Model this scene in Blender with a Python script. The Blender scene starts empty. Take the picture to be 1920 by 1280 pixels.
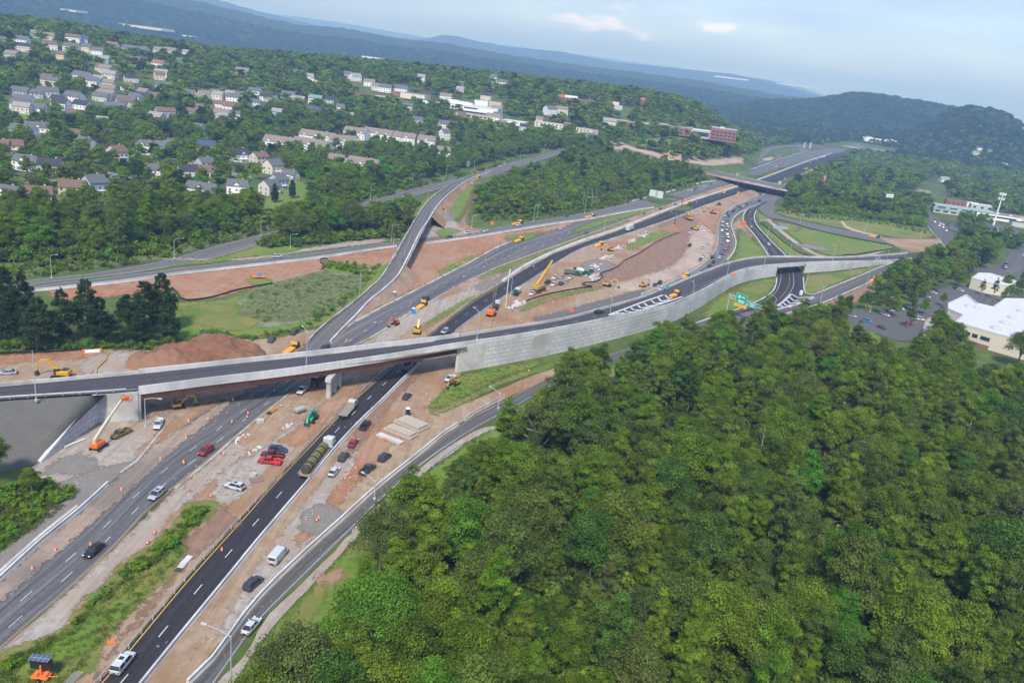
import bpy, bmesh, math, random
import numpy as np
from mathutils import Vector, Matrix, geometry
random.seed(7); NR = np.random.default_rng(7)
SC = bpy.context.scene; COL = SC.collection; R_ = math.radians
# ---------------------------------------------------------------- camera
CH, FPX, ROLL, HY = 100.0, 1520.0, R_(7), 115.0
TH = math.atan((640-HY)*math.cos(ROLL)/FPX)
FW = Vector((0, math.cos(TH), -math.sin(TH))); UPV = Vector((0, math.sin(TH), math.cos(TH))); RT = Vector((1, 0, 0))
IX = RT*math.cos(ROLL)+UPV*math.sin(ROLL); IY = UPV*math.cos(ROLL)-RT*math.sin(ROLL)
cd = bpy.data.cameras.new('camera'); cam = bpy.data.objects.new('camera', cd); COL.objects.link(cam)
cd.sensor_width = 36; cd.lens = FPX/1920*36; cd.clip_start = 1; cd.clip_end = 60000
cam.matrix_world = Matrix(((IX.x, IY.x, -FW.x, 0), (IX.y, IY.y, -FW.y, 0), (IX.z, IY.z, -FW.z, CH), (0, 0, 0, 1)))
SC.camera = cam
# ---------------------------------------------------------------- light
SUN_EL, SUN_AZ = R_(50), R_(-172)          # azimuth measured from +Y towards +X
sd = Vector((math.sin(SUN_AZ)*math.cos(SUN_EL), math.cos(SUN_AZ)*math.cos(SUN_EL), math.sin(SUN_EL)))
sl = bpy.data.lights.new('sun', 'SUN'); sl.energy = 3.0; sl.angle = R_(9); sl.color = (1, .95, .87)
so = bpy.data.objects.new('sun', sl); so.rotation_euler = sd.to_track_quat('Z', 'Y').to_euler(); COL.objects.link(so)
W = bpy.data.worlds.new('World'); SC.world = W; W.use_nodes = True
SC.view_settings.view_transform = 'Standard'; SC.view_settings.look = 'None'; SC.view_settings.gamma = 1
SC.view_settings.exposure = 0.78
SC.cycles.max_bounces = 5; SC.cycles.diffuse_bounces = 2; SC.cycles.glossy_bounces = 2; SC.cycles.transmission_bounces = 2
SC.cycles.transparent_max_bounces = 12; SC.cycles.volume_bounces = 1
def pray(x, y):
    a, b = (x-960)/FPX, (y-640)/FPX
    return (FW+IX*a-IY*b).normalized()
def world_sky():
    nt = W.node_tree; N = nt.nodes; L = nt.links; N.clear()
    out = N.new('ShaderNodeOutputWorld'); bg = N.new('ShaderNodeBackground'); bg.inputs[1].default_value = 0.12
    sky = N.new('ShaderNodeTexSky'); sky.sky_type = 'NISHITA'; sky.sun_disc = False
    sky.sun_elevation = SUN_EL; sky.sun_rotation = SUN_AZ; sky.altitude = 100
    sky.air_density = 1.0; sky.dust_density = 0.6; sky.ozone_density = 1.0
    tc = N.new('ShaderNodeTexCoord'); nz = N.new('ShaderNodeTexNoise'); nz.inputs['Scale'].default_value = 34
    nz.inputs['Detail'].default_value = 7; nz.inputs['Roughness'].default_value = .6
    mp = N.new('ShaderNodeMapping'); mp.inputs['Scale'].default_value = (1, 1, 2.6)
    L.new(tc.outputs['Generated'], mp.inputs[0]); L.new(mp.outputs[0], nz.inputs['Vector'])
    acc = None
    # cumulus puffs: direction of each, half-width, half-height, strength
    for (px, py, w, h, s) in [(1100, 42, 110, 22, 1), (1135, 46, 52, 20, 1), (1345, 54, 55, 18, 1.05), (1180, 14, 60, 20, .8), (1205, 65, 50, 16, .85),
                              (1320, 68, 22, 8, .5), (1385, 92, 55, 12, .55), (1265, 80, 26, 8, .4), (810, 18, 40, 8, .45), (930, 40, 20, 7, .5),
                              (745, 10, 60, 10, .35), (1470, 130, 60, 10, .3), (1060, 30, 60, 10, .4)]:
        d = pray(px, py)
        vs = N.new('ShaderNodeVectorMath'); vs.operation = 'SUBTRACT'; vs.inputs[1].default_value = d
        L.new(tc.outputs['Generated'], vs.inputs[0])
        vm = N.new('ShaderNodeVectorMath'); vm.operation = 'MULTIPLY'; vm.inputs[1].default_value = (FPX/w, FPX/w, FPX/h)
        L.new(vs.outputs[0], vm.inputs[0])
        ln = N.new('ShaderNodeVectorMath'); ln.operation = 'LENGTH'; L.new(vm.outputs[0], ln.inputs[0])
        mr = N.new('ShaderNodeMapRange'); mr.interpolation_type = 'SMOOTHSTEP'
        mr.inputs[1].default_value = 1.35; mr.inputs[2].default_value = 0.0; mr.inputs[3].default_value = 0; mr.inputs[4].default_value = s
        L.new(ln.outputs['Value'], mr.inputs[0])
        if acc is None: acc = mr.outputs[0]
        else:
            ad = N.new('ShaderNodeMath'); ad.operation = 'MAXIMUM'; L.new(acc, ad.inputs[0]); L.new(mr.outputs[0], ad.inputs[1]); acc = ad.outputs[0]
    m1 = N.new('ShaderNodeMath'); m1.operation = 'MULTIPLY_ADD'; m1.inputs[1].default_value = 3.4; m1.inputs[2].default_value = -2.35; L.new(nz.outputs['Fac'], m1.inputs[0])
    m0 = N.new('ShaderNodeMath'); m0.operation = 'MULTIPLY_ADD'; m0.inputs[1].default_value = 1.5; L.new(acc, m0.inputs[0]); L.new(m1.outputs[0], m0.inputs[2])
    m2 = N.new('ShaderNodeMapRange'); m2.interpolation_type = 'SMOOTHSTEP'; m2.inputs[1].default_value = .0; m2.inputs[2].default_value = .95; m2.inputs[4].default_value = .8; L.new(m0.outputs[0], m2.inputs[0])
    # thin high veil
    n2 = N.new('ShaderNodeTexNoise'); n2.inputs['Scale'].default_value = 5; n2.inputs['Detail'].default_value = 5
    mp2 = N.new('ShaderNodeMapping'); mp2.inputs['Scale'].default_value = (1, 1, 5); L.new(tc.outputs['Generated'], mp2.inputs[0]); L.new(mp2.outputs[0], n2.inputs['Vector'])
    m3 = N.new('ShaderNodeMapRange'); m3.inputs[1].default_value = .35; m3.inputs[2].default_value = .75; m3.inputs[3].default_value = .35; m3.inputs[4].default_value = .8
    L.new(n2.outputs['Fac'], m3.inputs[0])
    v = N.new('ShaderNodeMixRGB'); v.inputs[2].default_value = (2.7, 3.3, 5.4, 1)
    L.new(m3.outputs[0], v.inputs[0]); L.new(sky.outputs[0], v.inputs[1])
    c = N.new('ShaderNodeMixRGB'); c.inputs[2].default_value = (8.6, 7.9, 7.9, 1)
    L.new(m2.outputs[0], c.inputs[0]); L.new(v.outputs[0], c.inputs[1])
    L.new(c.outputs[0], bg.inputs[0]); L.new(bg.outputs[0], out.inputs[0])
world_sky()
# ---------------------------------------------------------------- terrain function
def sstep(a, b, x):
    t = min(1, max(0, (x-a)/(b-a))); return t*t*(3-2*t)
def contour(pts, R):
    o = []; dy = {5200: 5, 3400: 13, 2700: 16}.get(R, 0)
    for (x, y) in pts:
        d = pray(x, y+dy); h = math.hypot(d.x, d.y); o.append((math.atan2(d.x, d.y), CH+R*d.z/h))
    o.sort(); return [a for a, _ in o], [z for _, z in o]
RIDGES = [  # pixel contour of the crest, distance, half-width in front, extra cut below
    (contour([(-300, -60), (-100, -10), (0, 46), (130, 58), (200, 74), (400, 104), (600, 118), (780, 134), (950, 152), (1050, 163), (1200, 181), (1300, 202), (1380, 262), (1460, 330)], 1400), 1400, 620, 900),
    (contour([(-400, -150), (-100, -95), (200, -40), (350, -4), (480, 27), (560, 45), (640, 51), (760, 72), (840, 79), (900, 92), (1000, 107), (1100, 122), (1200, 134), (1320, 150), (1440, 172), (1520, 184), (1700, 215), (2100, 290)], 5200), 5200, 2300, 2000),
    (contour([(-400, -190), (200, -60), (480, 22), (640, 60), (730, 70), (790, 76), (830, 67), (860, 70), (900, 80), (960, 90), (1050, 98), (1150, 118), (1220, 125), (1360, 139), (1440, 153), (1520, 177), (1650, 205), (2100, 290)], 9500), 9500, 2500, 2500),
    (contour([(-400, -140), (200, -20), (400, 4), (480, 24), (560, 33), (640, 44), (720, 58), (800, 72), (960, 88), (1100, 106), (1250, 126), (1440, 150), (1500, 164), (1560, 185), (1700, 210), (2100, 290)], 16000), 16000, 4500, 3000),
    (contour([(1350, 190), (1440, 180), (1480, 180), (1540, 177), (1570, 171), (1600, 167), (1640, 169), (1700, 179), (1760, 188), (1800, 196), (1850, 215), (1900, 240), (2000, 268), (2100, 290)], 3400), 3400, 1000, 700),
    (contour([(1700, 240), (1740, 222), (1780, 201), (1820, 191), (1860, 197), (1890, 206), (1905, 219), (1925, 240), (1960, 262), (2060, 284)], 2700), 2700, 650, 500),
]
def interp(xs, ys, x):
    if x <= xs[0]: return ys[0]
    if x >= xs[-1]: return ys[-1]
    i = int(np.searchsorted(xs, x)); t = (x-xs[i-1])/(xs[i]-xs[i-1]); return ys[i-1]*(1-t)+ys[i]*t
def terr(x, y):
    r = math.hypot(x, y)
    if r < 560: return 0.0
    a = math.atan2(x, y); z = 0.0
    for (xs, ys), R, wf, wb in RIDGES:
        if a < xs[0]-.25 or a > xs[-1]+.25: continue
        h = max(0, interp(xs, ys, a))
        fade = sstep(xs[0]-.25, xs[0], a)*(1-sstep(xs[-1], xs[-1]+.25, a))
        k = sstep(R-wf, R, r) if r < R else 1-sstep(R, R+wb, r)
        z = max(z, h*fade*k)
    return z
def zx(x, y):
    r2 = x*x+y*y
    return 0 if r2 < 490000 else sstep(700, 900, math.sqrt(r2))*.45
def G(px, py, z=None):
    """pixel of the photograph -> point on the ground (or on the level z)"""
    d = pray(px, py)
    if z is not None or d.z < -0.19:
        zz = z or 0.0
        return Vector((d.x, d.y, d.z))*((CH-zz)/-d.z)+Vector((0, 0, CH))
    t = 300.0; st = 12
    while t < 14000:
        p = d*t
        if CH+p.z <= terr(p.x, p.y): break
        t += st; st *= 1.012
    lo, hi = t-st, t
    for _ in range(12):
        m = (lo+hi)/2; p = d*m
        if CH+p.z <= terr(p.x, p.y): hi = m
        else: lo = m
    p = d*hi; return Vector((p.x, p.y, terr(p.x, p.y)))
def PX(p):
    q = Vector(p)-Vector((0, 0, CH)); f = max(q.dot(FW), 1e-3)
    return 960+FPX*q.dot(IX)/f, 640-FPX*q.dot(IY)/f
def height_to(base, top):
    b = G(*base) if not isinstance(base, Vector) else base; best = (9e9, 1)
    for i in range(1, 700):
        x, y = PX(b+Vector((0, 0, i*.1))); e = abs(y-top[1])
        if e < best[0]: best = (e, i*.1)
    return best[1]
def inpoly(x, y, poly):
    c = False; j = len(poly)-1
    for i in range(len(poly)):
        xi, yi = poly[i]; xj, yj = poly[j]
        if (yi > y) != (yj > y) and x < (xj-xi)*(y-yi)/(yj-yi)+xi: c = not c
        j = i
    return c
# ---------------------------------------------------------------- materials
MATS = {}
def mat(name, c, rough=.7, c2=None, scale=1.0, detail=6, metal=0, spec=.3, bump=0, c3=None, stretch=None, coord='Object', trans=0, var=0, lo=.35, hi=.65, uvtrack=False, emit=0, tracks=0):
    if name in MATS: return MATS[name]
    m = bpy.data.materials.new(name); m.use_nodes = True; nt = m.node_tree; N, L = nt.nodes, nt.links
    b = N['Principled BSDF']; b.inputs['Roughness'].default_value = rough; b.inputs['Metallic'].default_value = metal
    b.inputs['Specular IOR Level'].default_value = spec
    col = None
    c = tuple(c)+(1,)
    b.inputs['Base Color'].default_value = c
    m.diffuse_color = c
    if c2 is not None or var:
        tc = N.new('ShaderNodeTexCoord'); src = tc.outputs[coord]
        if stretch:
            mp = N.new('ShaderNodeMapping'); mp.inputs['Scale'].default_value = stretch; L.new(src, mp.inputs[0]); src = mp.outputs[0]
        cur = None
        if c2 is not None:
            n = N.new('ShaderNodeTexNoise'); n.inputs['Scale'].default_value = scale; n.inputs['Detail'].default_value = detail; n.inputs['Roughness'].default_value = .62
            L.new(src, n.inputs['Vector'])
            mr = N.new('ShaderNodeMapRange'); mr.inputs[1].default_value = lo; mr.inputs[2].default_value = hi; L.new(n.outputs['Fac'], mr.inputs[0])
            mx = N.new('ShaderNodeMixRGB'); mx.inputs[1].default_value = c; mx.inputs[2].default_value = tuple(c2)+(1,)
            L.new(mr.outputs[0], mx.inputs[0]); cur = mx.outputs[0]
            if c3 is not None:
                n2 = N.new('ShaderNodeTexNoise'); n2.inputs['Scale'].default_value = scale*.13; n2.inputs['Detail'].default_value = 5; L.new(src, n2.inputs['Vector'])
                m2 = N.new('ShaderNodeMapRange'); m2.inputs[1].default_value = .45; m2.inputs[2].default_value = .62; L.new(n2.outputs['Fac'], m2.inputs[0])
                x2 = N.new('ShaderNodeMixRGB'); x2.inputs[2].default_value = tuple(c3)+(1,); L.new(m2.outputs[0], x2.inputs[0]); L.new(cur, x2.inputs[1]); cur = x2.outputs[0]
            if uvtrack:
                uv = N.new('ShaderNodeUVMap'); mp = N.new('ShaderNodeMapping'); mp.inputs['Scale'].default_value = (.7, .010, 1); L.new(uv.outputs[0], mp.inputs[0])
                n3 = N.new('ShaderNodeTexNoise'); n3.inputs['Scale'].default_value = 1.0; n3.inputs['Detail'].default_value = 4; L.new(mp.outputs[0], n3.inputs['Vector'])
                m3 = N.new('ShaderNodeMapRange'); m3.inputs[1].default_value = .3; m3.inputs[2].default_value = .7; m3.inputs[3].default_value = .62; m3.inputs[4].default_value = 1.32; L.new(n3.outputs['Fac'], m3.inputs[0])
                x3 = N.new('ShaderNodeVectorMath'); x3.operation = 'SCALE'; L.new(cur, x3.inputs[0]); L.new(m3.outputs[0], x3.inputs['Scale']); cur = x3.outputs[0]
            if tracks:
                mp = N.new('ShaderNodeMapping'); mp.inputs['Rotation'].default_value = (0, 0, tracks); mp.inputs['Scale'].default_value = (1.1, .022, 1); L.new(tc.outputs['Object'], mp.inputs[0])
                n4 = N.new('ShaderNodeTexNoise'); n4.inputs['Scale'].default_value = 1; n4.inputs['Detail'].default_value = 5; n4.inputs['Distortion'].default_value = 1.6; L.new(mp.outputs[0], n4.inputs['Vector'])
                m4 = N.new('ShaderNodeMapRange'); m4.inputs[1].default_value = .38; m4.inputs[2].default_value = .6; m4.inputs[3].default_value = .86; m4.inputs[4].default_value = 1.05; L.new(n4.outputs['Fac'], m4.inputs[0])
                x4 = N.new('ShaderNodeVectorMath'); x4.operation = 'SCALE'; L.new(cur, x4.inputs[0]); L.new(m4.outputs[0], x4.inputs['Scale']); cur = x4.outputs[0]
            if bump:
                bp = N.new('ShaderNodeBump'); bp.inputs['Strength'].default_value = bump; bp.inputs['Distance'].default_value = .3; L.new(n.outputs['Fac'], bp.inputs['Height']); L.new(bp.outputs[0], b.inputs['Normal'])
        if var:
            oi = N.new('ShaderNodeObjectInfo'); hs = N.new('ShaderNodeHueSaturation')
            mv = N.new('ShaderNodeMapRange'); mv.inputs[3].default_value = 1-var; mv.inputs[4].default_value = 1+var; L.new(oi.outputs['Random'], mv.inputs[0]); L.new(mv.outputs[0], hs.inputs['Value'])
            if cur is None: hs.inputs['Color'].default_value = c
            else: L.new(cur, hs.inputs['Color'])
            cur = hs.outputs[0]
        L.new(cur, b.inputs['Base Color'])
    if emit: b.inputs['Emission Color'].default_value = c; b.inputs['Emission Strength'].default_value = emit
    if trans: b.inputs['Transmission Weight'].default_value = trans
    MATS[name] = m; return m
ASPH_NEW = mat('asphalt_new', (.024, .022, .027), .75, (.036, .034, .039), 1.5, uvtrack=True)
ASPH_OLD = mat('asphalt_old', (.085, .082, .085), .8, (.115, .112, .112), .8, c3=(.10, .095, .09), uvtrack=True)
ASPH_GREY = mat('asphalt_grey', (.105, .10, .10), .85, (.15, .145, .14), .6, uvtrack=True)
ASPH_MID = mat('asphalt_mid', (.10, .097, .104), .8, (.13, .127, .132), 1, uvtrack=True)
CONC = mat('concrete', (.44, .43, .42), .8, (.56, .55, .53), .9, c3=(.36, .345, .33))
CONC_W = mat('concrete_pale', (.50, .50, .51), .75, (.60, .60, .60), .8, c3=(.41, .41, .41), stretch=(1, 1, .3))
CONC_D = mat('concrete_old', (.34, .31, .27), .85, (.45, .42, .38), 1.2, c3=(.24, .21, .18))
PAINT_W = mat('road_paint_white', (.62, .62, .62), .6, (.42, .42, .42), 2.5)
PAINT_Y = mat('road_paint_yellow', (.55, .32, .06), .6, (.42, .26, .07), 2.5)
TRK = R_(34)
EARTH_R = mat('red_earth', (.27, .125, .062), .95, (.36, .195, .115), .2, c3=(.33, .21, .145), bump=.6, tracks=TRK)
EARTH_T = mat('tan_earth', (.27, .185, .12), .95, (.36, .27, .19), .3, c3=(.28, .155, .085), bump=.6, tracks=TRK)
EARTH_B = mat('brown_earth', (.19, .11, .075), .95, (.27, .17, .12), .3, c3=(.24, .15, .105), bump=.6, tracks=R_(60))
EARTH_S = mat('sand_track', (.37, .285, .22), .95, (.44, .35, .28), .3, c3=(.33, .25, .195), tracks=R_(50))
MULCH = mat('brown_mulch', (.21, .13, .09), .95, (.29, .185, .13), .5, c3=(.25, .155, .105))
GRAVEL = mat('gravel_pale', (.27, .235, .20), .95, (.38, .34, .30), .6, c3=(.32, .25, .20), bump=.5, tracks=TRK)
GRAVEL_G = mat('gravel_grey', (.16, .145, .13), .95, (.235, .215, .195), 2.5, detail=9, c3=(.19, .17, .15), bump=.4)
GRASS = mat('grass_green', (.08, .125, .02), .95, (.14, .18, .035), .25, c3=(.17, .16, .045), bump=.5)
GRASS_B = mat('grass_bright', (.085, .155, .018), .95, (.14, .21, .03), .5, c3=(.17, .18, .04), bump=.5)
GRASS_Y = mat('grass_dry', (.15, .16, .035), .95, (.21, .19, .06), .4, c3=(.10, .15, .025), bump=.5)
LAWN = mat('lawn', (.085, .16, .02), .95, (.13, .20, .03), .3, c3=(.17, .17, .045))
REED = mat('reed_grass', (.17, .19, .11), .95, (.22, .24, .15), 1.2, c3=(.12, .16, .06), bump=.6)
STEEL = mat('galvanised_steel', (.50, .52, .53), .45, metal=.3)
DARK = mat('dark_rubber', (.018, .018, .018), .8)
GLASS = mat('dark_glass', (.02, .025, .03), .12, spec=.8)
RUST = mat('weathering_steel', (.072, .028, .018), .8, (.11, .045, .028), .6)
WOOD = mat('timber', (.28, .2, .13), .85, (.36, .27, .18), 2)
BLACKF = mat('silt_fabric', (.02, .018, .018), .9)
# ---------------------------------------------------------------- object helpers
def link(name, me, parent=None, loc=None):
    o = bpy.data.objects.new(name, me); COL.objects.link(o)
    if loc is not None: o.location = loc
    if parent is not None: o.parent = parent
    return o
def tag(o, label, cat, group=None, kind=None):
    o['label'] = label; o['category'] = cat
    if group: o['group'] = group
    if kind: o['kind'] = kind
    return o
def thing(name, label, cat, loc=(0, 0, 0), rz=0, group=None):
    o = bpy.data.objects.new(name, None); COL.objects.link(o); o.empty_display_size = .2
    o.location = loc; o.rotation_euler = (0, 0, rz); return tag(o, label, cat, group)
def mesh(name, vs, fs, m, smooth=False, uv=None):
    me = bpy.data.meshes.new(name); me.from_pydata([tuple(v) for v in vs], [], fs)
    for mm in (m if isinstance(m, (list, tuple)) else [m]): me.materials.append(mm)
    if uv is not None:
        l = me.uv_layers.new(name='UVMap'); vi = np.empty(len(me.loops), dtype=np.int32); me.loops.foreach_get('vertex_index', vi)
        l.data.foreach_set('uv', np.array(uv, dtype=np.float32)[vi].ravel())
    if smooth: me.polygons.foreach_set('use_smooth', [True]*len(me.polygons))
    me.update(); return me
def structure(name, me):
    o = link(name, me); o['kind'] = 'structure'; return o
class MB:
    """collects shapes of one part"""
    def __init__(s): s.v = []; s.f = []; s.mi = []
    def add(s, vs, fs, mi=0):
        n = len(s.v); s.v += [tuple(v) for v in vs]; s.f += [tuple(i+n for i in f) for f in fs]; s.mi += [mi]*len(fs); return s
    def box(s, c, d, rz=0, mi=0, taper=(1, 1), M=None, ry=0):
        x, y, z = d[0]/2, d[1]/2, d[2]/2; tx, ty = taper
        vs = [Vector(p) for p in [(-x, -y, -z), (x, -y, -z), (x, y, -z), (-x, y, -z), (-x*tx, -y*ty, z), (x*tx, -y*ty, z), (x*tx, y*ty, z), (-x*tx, y*ty, z)]]
        Q = Matrix.Translation(c) @ Matrix.Rotation(rz, 4, 'Z') @ Matrix.Rotation(ry, 4, 'Y')
        if M: Q = M @ Q
        return s.add([Q @ v for v in vs], [(0, 3, 2, 1), (4, 5, 6, 7), (0, 1, 5, 4), (1, 2, 6, 5), (2, 3, 7, 6), (3, 0, 4, 7)], mi)
    def cyl(s, a, b, r, r2=None, n=10, mi=0, cap=True):
        a, b = Vector(a), Vector(b); r2 = r if r2 is None else r2
        d = (b-a).normalized(); u = d.orthogonal().normalized(); w = d.cross(u)
        vs = []
        for p, q in ((a, r), (b, r2)):
            for i in range(n):
                t = 2*math.pi*i/n; vs.append(p+u*math.cos(t)*q+w*math.sin(t)*q)
        fs = [(i, (i+1) % n, n+(i+1) % n, n+i) for i in range(n)]
        if cap: fs += [tuple(range(n-1, -1, -1)), tuple(range(n, 2*n))]
        return s.add(vs, fs, mi)
    def lathe(s, prof, n=12, c=(0, 0, 0), axis='Z', mi=0):
        vs = []; k = len(prof)
        for (r, z) in prof:
            for i in range(n):
                t = 2*math.pi*i/n
                p = (r*math.cos(t), r*math.sin(t), z) if axis == 'Z' else ((z, r*math.cos(t), r*math.sin(t)) if axis == 'X' else (r*math.cos(t), z, r*math.sin(t)))
                vs.append((p[0]+c[0], p[1]+c[1], p[2]+c[2]))
        fs = [(j*n+i, j*n+(i+1) % n, (j+1)*n+(i+1) % n, (j+1)*n+i) for j in range(k-1) for i in range(n)]
        return s.add(vs, fs, mi)
    def bar(s, a, b, w, h, mi=0):
        a, b = Vector(a), Vector(b); d = (b-a).normalized(); u = Vector((0, 0, 1)).cross(d)
        if u.length < .01: u = Vector((1, 0, 0))
        u.normalize(); t = d.cross(u); vs = []
        for p in (a, b):
            for (i, j) in ((-1, -1), (1, -1), (1, 1), (-1, 1)): vs.append(p+u*w/2*i+t*h/2*j)
        return s.add(vs, [(0, 3, 2, 1), (4, 5, 6, 7), (0, 1, 5, 4), (1, 2, 6, 5), (2, 3, 7, 6), (3, 0, 4, 7)], mi)
    def prism(s, outline, y0, y1, mi=0, M=None):
        """outline in x-z, extruded along y"""
        n = len(outline); vs = [Vector((x, y0, z)) for x, z in outline]+[Vector((x, y1, z)) for x, z in outline]
        if M: vs = [M @ v for v in vs]
        return s.add(vs, [(i, (i+1) % n, n+(i+1) % n, n+i) for i in range(n)]+[tuple(range(n-1, -1, -1)), tuple(range(n, 2*n))], mi)
    def me(s, name, m, smooth=False, bevel=0):
        me = mesh(name, s.v, s.f, m, smooth)
        if len(me.materials) > 1: me.polygons.foreach_set('material_index', s.mi)
        bm = bmesh.new(); bm.from_mesh(me)
        if bevel: bmesh.ops.bevel(bm, geom=[e for e in bm.edges if e.calc_face_angle(0) > .5], offset=bevel, segments=1, affect='EDGES')
        bmesh.ops.recalc_face_normals(bm, faces=bm.faces[:]); bm.to_mesh(me); bm.free(); return me
    def build(s, name, m, parent=None, loc=None, smooth=False, bevel=0):
        return link(name, s.me(name, m, smooth, bevel), parent, loc)
def catmull(ps, n=6):
    ps = [Vector(p) for p in ps]
    if len(ps) < 3: return ps
    o = []; q = [ps[0]*2-ps[1]]+ps+[ps[-1]*2-ps[-2]]
    for i in range(1, len(q)-2):
        a, b, c, d = q[i-1:i+3]
        for k in range(n):
            t = k/n; o.append(.5*((2*b)+(c-a)*t+(2*a-5*b+4*c-d)*t*t+(3*b-a-3*c+d)*t**3))
    o.append(ps[-1]); return o
def path(px, n=6, z=0.0):
    """smooth world path from pixels; entries (x,y) or (x,y,height)"""
    return catmull([G(p[0], p[1], p[2] if len(p) > 2 else None)+Vector((0, 0, z)) for p in px], n)
def resample(ps, step):
    o = [ps[0]]; acc = 0
    for a, b in zip(ps, ps[1:]):
        L = (b-a).length; t = step-acc
        while t <= L: o.append(a+(b-a)*(t/L)); t += step
        acc = (acc+L) % step if L else acc
    return o
def normals(ps):
    o = []
    for i in range(len(ps)):
        d = ps[min(i+1, len(ps)-1)]-ps[max(i-1, 0)]; d.z = 0; d.normalize(); o.append(Vector((d.y, -d.x, 0)))
    return o
def sweep(ps, prof, closed=True):
    """profile (side, up) swept along ps; side is to the right of travel"""
    ns = normals(ps); k = len(prof); vs = []
    for p, n in zip(ps, ns): vs += [p+n*a+Vector((0, 0, b)) for a, b in prof]
    fs = []; m = k if closed else k-1
    for i in range(len(ps)-1):
        for j in range(m): fs.append((i*k+j, i*k+(j+1) % k, (i+1)*k+(j+1) % k, (i+1)*k+j))
    if closed: fs += [tuple(range(k)), tuple(range((len(ps)-1)*k+k-1, (len(ps)-1)*k-1, -1))]
    return vs, fs
ZL = [0.03]
SOFTM = {}
def softmat(m):
    if m.name in SOFTM: return SOFTM[m.name]
    c = m.copy(); c.name = m.name+'_patch'; nt = c.node_tree; N, L = nt.nodes, nt.links; out = [n for n in N if n.type == 'OUTPUT_MATERIAL'][0]; src = out.inputs[0].links[0].from_socket
    at = N.new('ShaderNodeAttribute'); at.attribute_name = 'cover'; tc = N.new('ShaderNodeTexCoord'); n1 = N.new('ShaderNodeTexNoise'); n1.inputs['Scale'].default_value = .45; n1.inputs['Detail'].default_value = 9; n1.inputs['Roughness'].default_value = .72; L.new(tc.outputs['Object'], n1.inputs[0])
    a = N.new('ShaderNodeMath'); a.operation = 'MULTIPLY_ADD'; a.inputs[1].default_value = 5.5; a.inputs[2].default_value = -2.75; L.new(n1.outputs['Fac'], a.inputs[0]); b = N.new('ShaderNodeMath'); b.operation = 'ADD'; L.new(a.outputs[0], b.inputs[0]); L.new(at.outputs['Fac'], b.inputs[1])
    r = N.new('ShaderNodeMapRange'); r.inputs[1].default_value = -.25; r.inputs[2].default_value = .55; L.new(b.outputs[0], r.inputs[0])
    tr = N.new('ShaderNodeBsdfTransparent'); mx = N.new('ShaderNodeMixShader'); L.new(r.outputs[0], mx.inputs[0]); L.new(tr.outputs[0], mx.inputs[1]); L.new(src, mx.inputs[2]); L.new(mx.outputs[0], out.inputs[0]); SOFTM[m.name] = c; return c
def sheet(name, pxpoly, m, rag=.8, kind='structure', z=None, step=4, smooth=True):
    """flat patch of ground; the patches thin out at a worn, noisy edge"""
    w = [G(*p) for p in pxpoly]; zt = ZL[0] if z is None else z
    if z is None: ZL[0] += .0015
    w = catmull(w+[w[0]], 4)[:-1] if smooth else w
    if rag >= .3:
        P2 = [(p.x, p.y) for p in w]; A = np.array(P2); Bn = np.roll(A, -1, 0); D_ = Bn-A; LL = np.maximum((D_**2).sum(1), 1e-9)
        c = A.mean(0); soft = min(8.0, max(2.2, math.hypot(*c)/75)); st = soft*.4; (x0, y0), (x1, y1) = A.min(0)-soft, A.max(0)+soft
        nx, ny = int((x1-x0)/st)+2, int((y1-y0)/st)+2; X, Y_ = np.meshgrid(x0+np.arange(nx)*st, y0+np.arange(ny)*st); Q = np.stack([X.ravel(), Y_.ravel()], 1)
        dm = np.full(len(Q), 1e9); ins = np.zeros(len(Q), bool)
        for a, b, d, l in zip(A, Bn, D_, LL):
            t = np.clip(((Q-a)@d)/l, 0, 1); dm = np.minimum(dm, np.hypot(*(Q-a-t[:, None]*d).T))
            if b[1] != a[1]: cnd = (a[1] > Q[:, 1]) != (b[1] > Q[:, 1]); ins ^= cnd & (Q[:, 0] < (b[0]-a[0])*(Q[:, 1]-a[1])/(b[1]-a[1])+a[0])
        sdv = np.where(ins, dm, -dm)/soft; keep = (sdv > -1).reshape(ny, nx); vs = [(x, y, (terr(x, y)+zx(x, y) if x*x+y*y > 313600 else 0)+zt) for x, y in Q]; fs = []
        for j in range(ny-1):
            for i in range(nx-1):
                if keep[j, i] or keep[j, i+1] or keep[j+1, i] or keep[j+1, i+1]: k = j*nx+i; fs.append((k, k+1, k+nx+1, k+nx))
        me = mesh(name, vs, fs, softmat(m)); a_ = me.attributes.new('cover', 'FLOAT', 'POINT'); a_.data.foreach_set('value', np.clip(sdv*2.0+.15, -2, 2.6).astype(np.float32))
        bm = bmesh.new(); bm.from_mesh(me); bmesh.ops.delete(bm, geom=[v for v in bm.verts if not v.link_faces], context='VERTS'); bm.to_mesh(me); bm.free(); ob = link(name, me); ob['kind'] = kind; return ob
    o = []
    for i in range(len(w)):
        a, b = w[i], w[(i+1) % len(w)]; L = (b-a).length
        k = max(1, int(L/step))
        for j in range(k):
            p = a+(b-a)*(j/k)
            if rag: p = p+Vector((random.gauss(0, rag), random.gauss(0, rag), 0))
            o.append(Vector((p.x, p.y, terr(p.x, p.y)+zx(p.x, p.y)+zt)))
    tr = geometry.tessellate_polygon([o])
    ob = link(name, mesh(name, o, [tuple(t) for t in tr], m)); ob['kind'] = kind
    bm = bmesh.new(); bm.from_mesh(ob.data); bmesh.ops.recalc_face_normals(bm, faces=bm.faces[:])
    if sum(f.normal.z for f in bm.faces) < 0: bmesh.ops.reverse_faces(bm, faces=bm.faces[:])
    bm.to_mesh(ob.data); bm.free(); return ob
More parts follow.
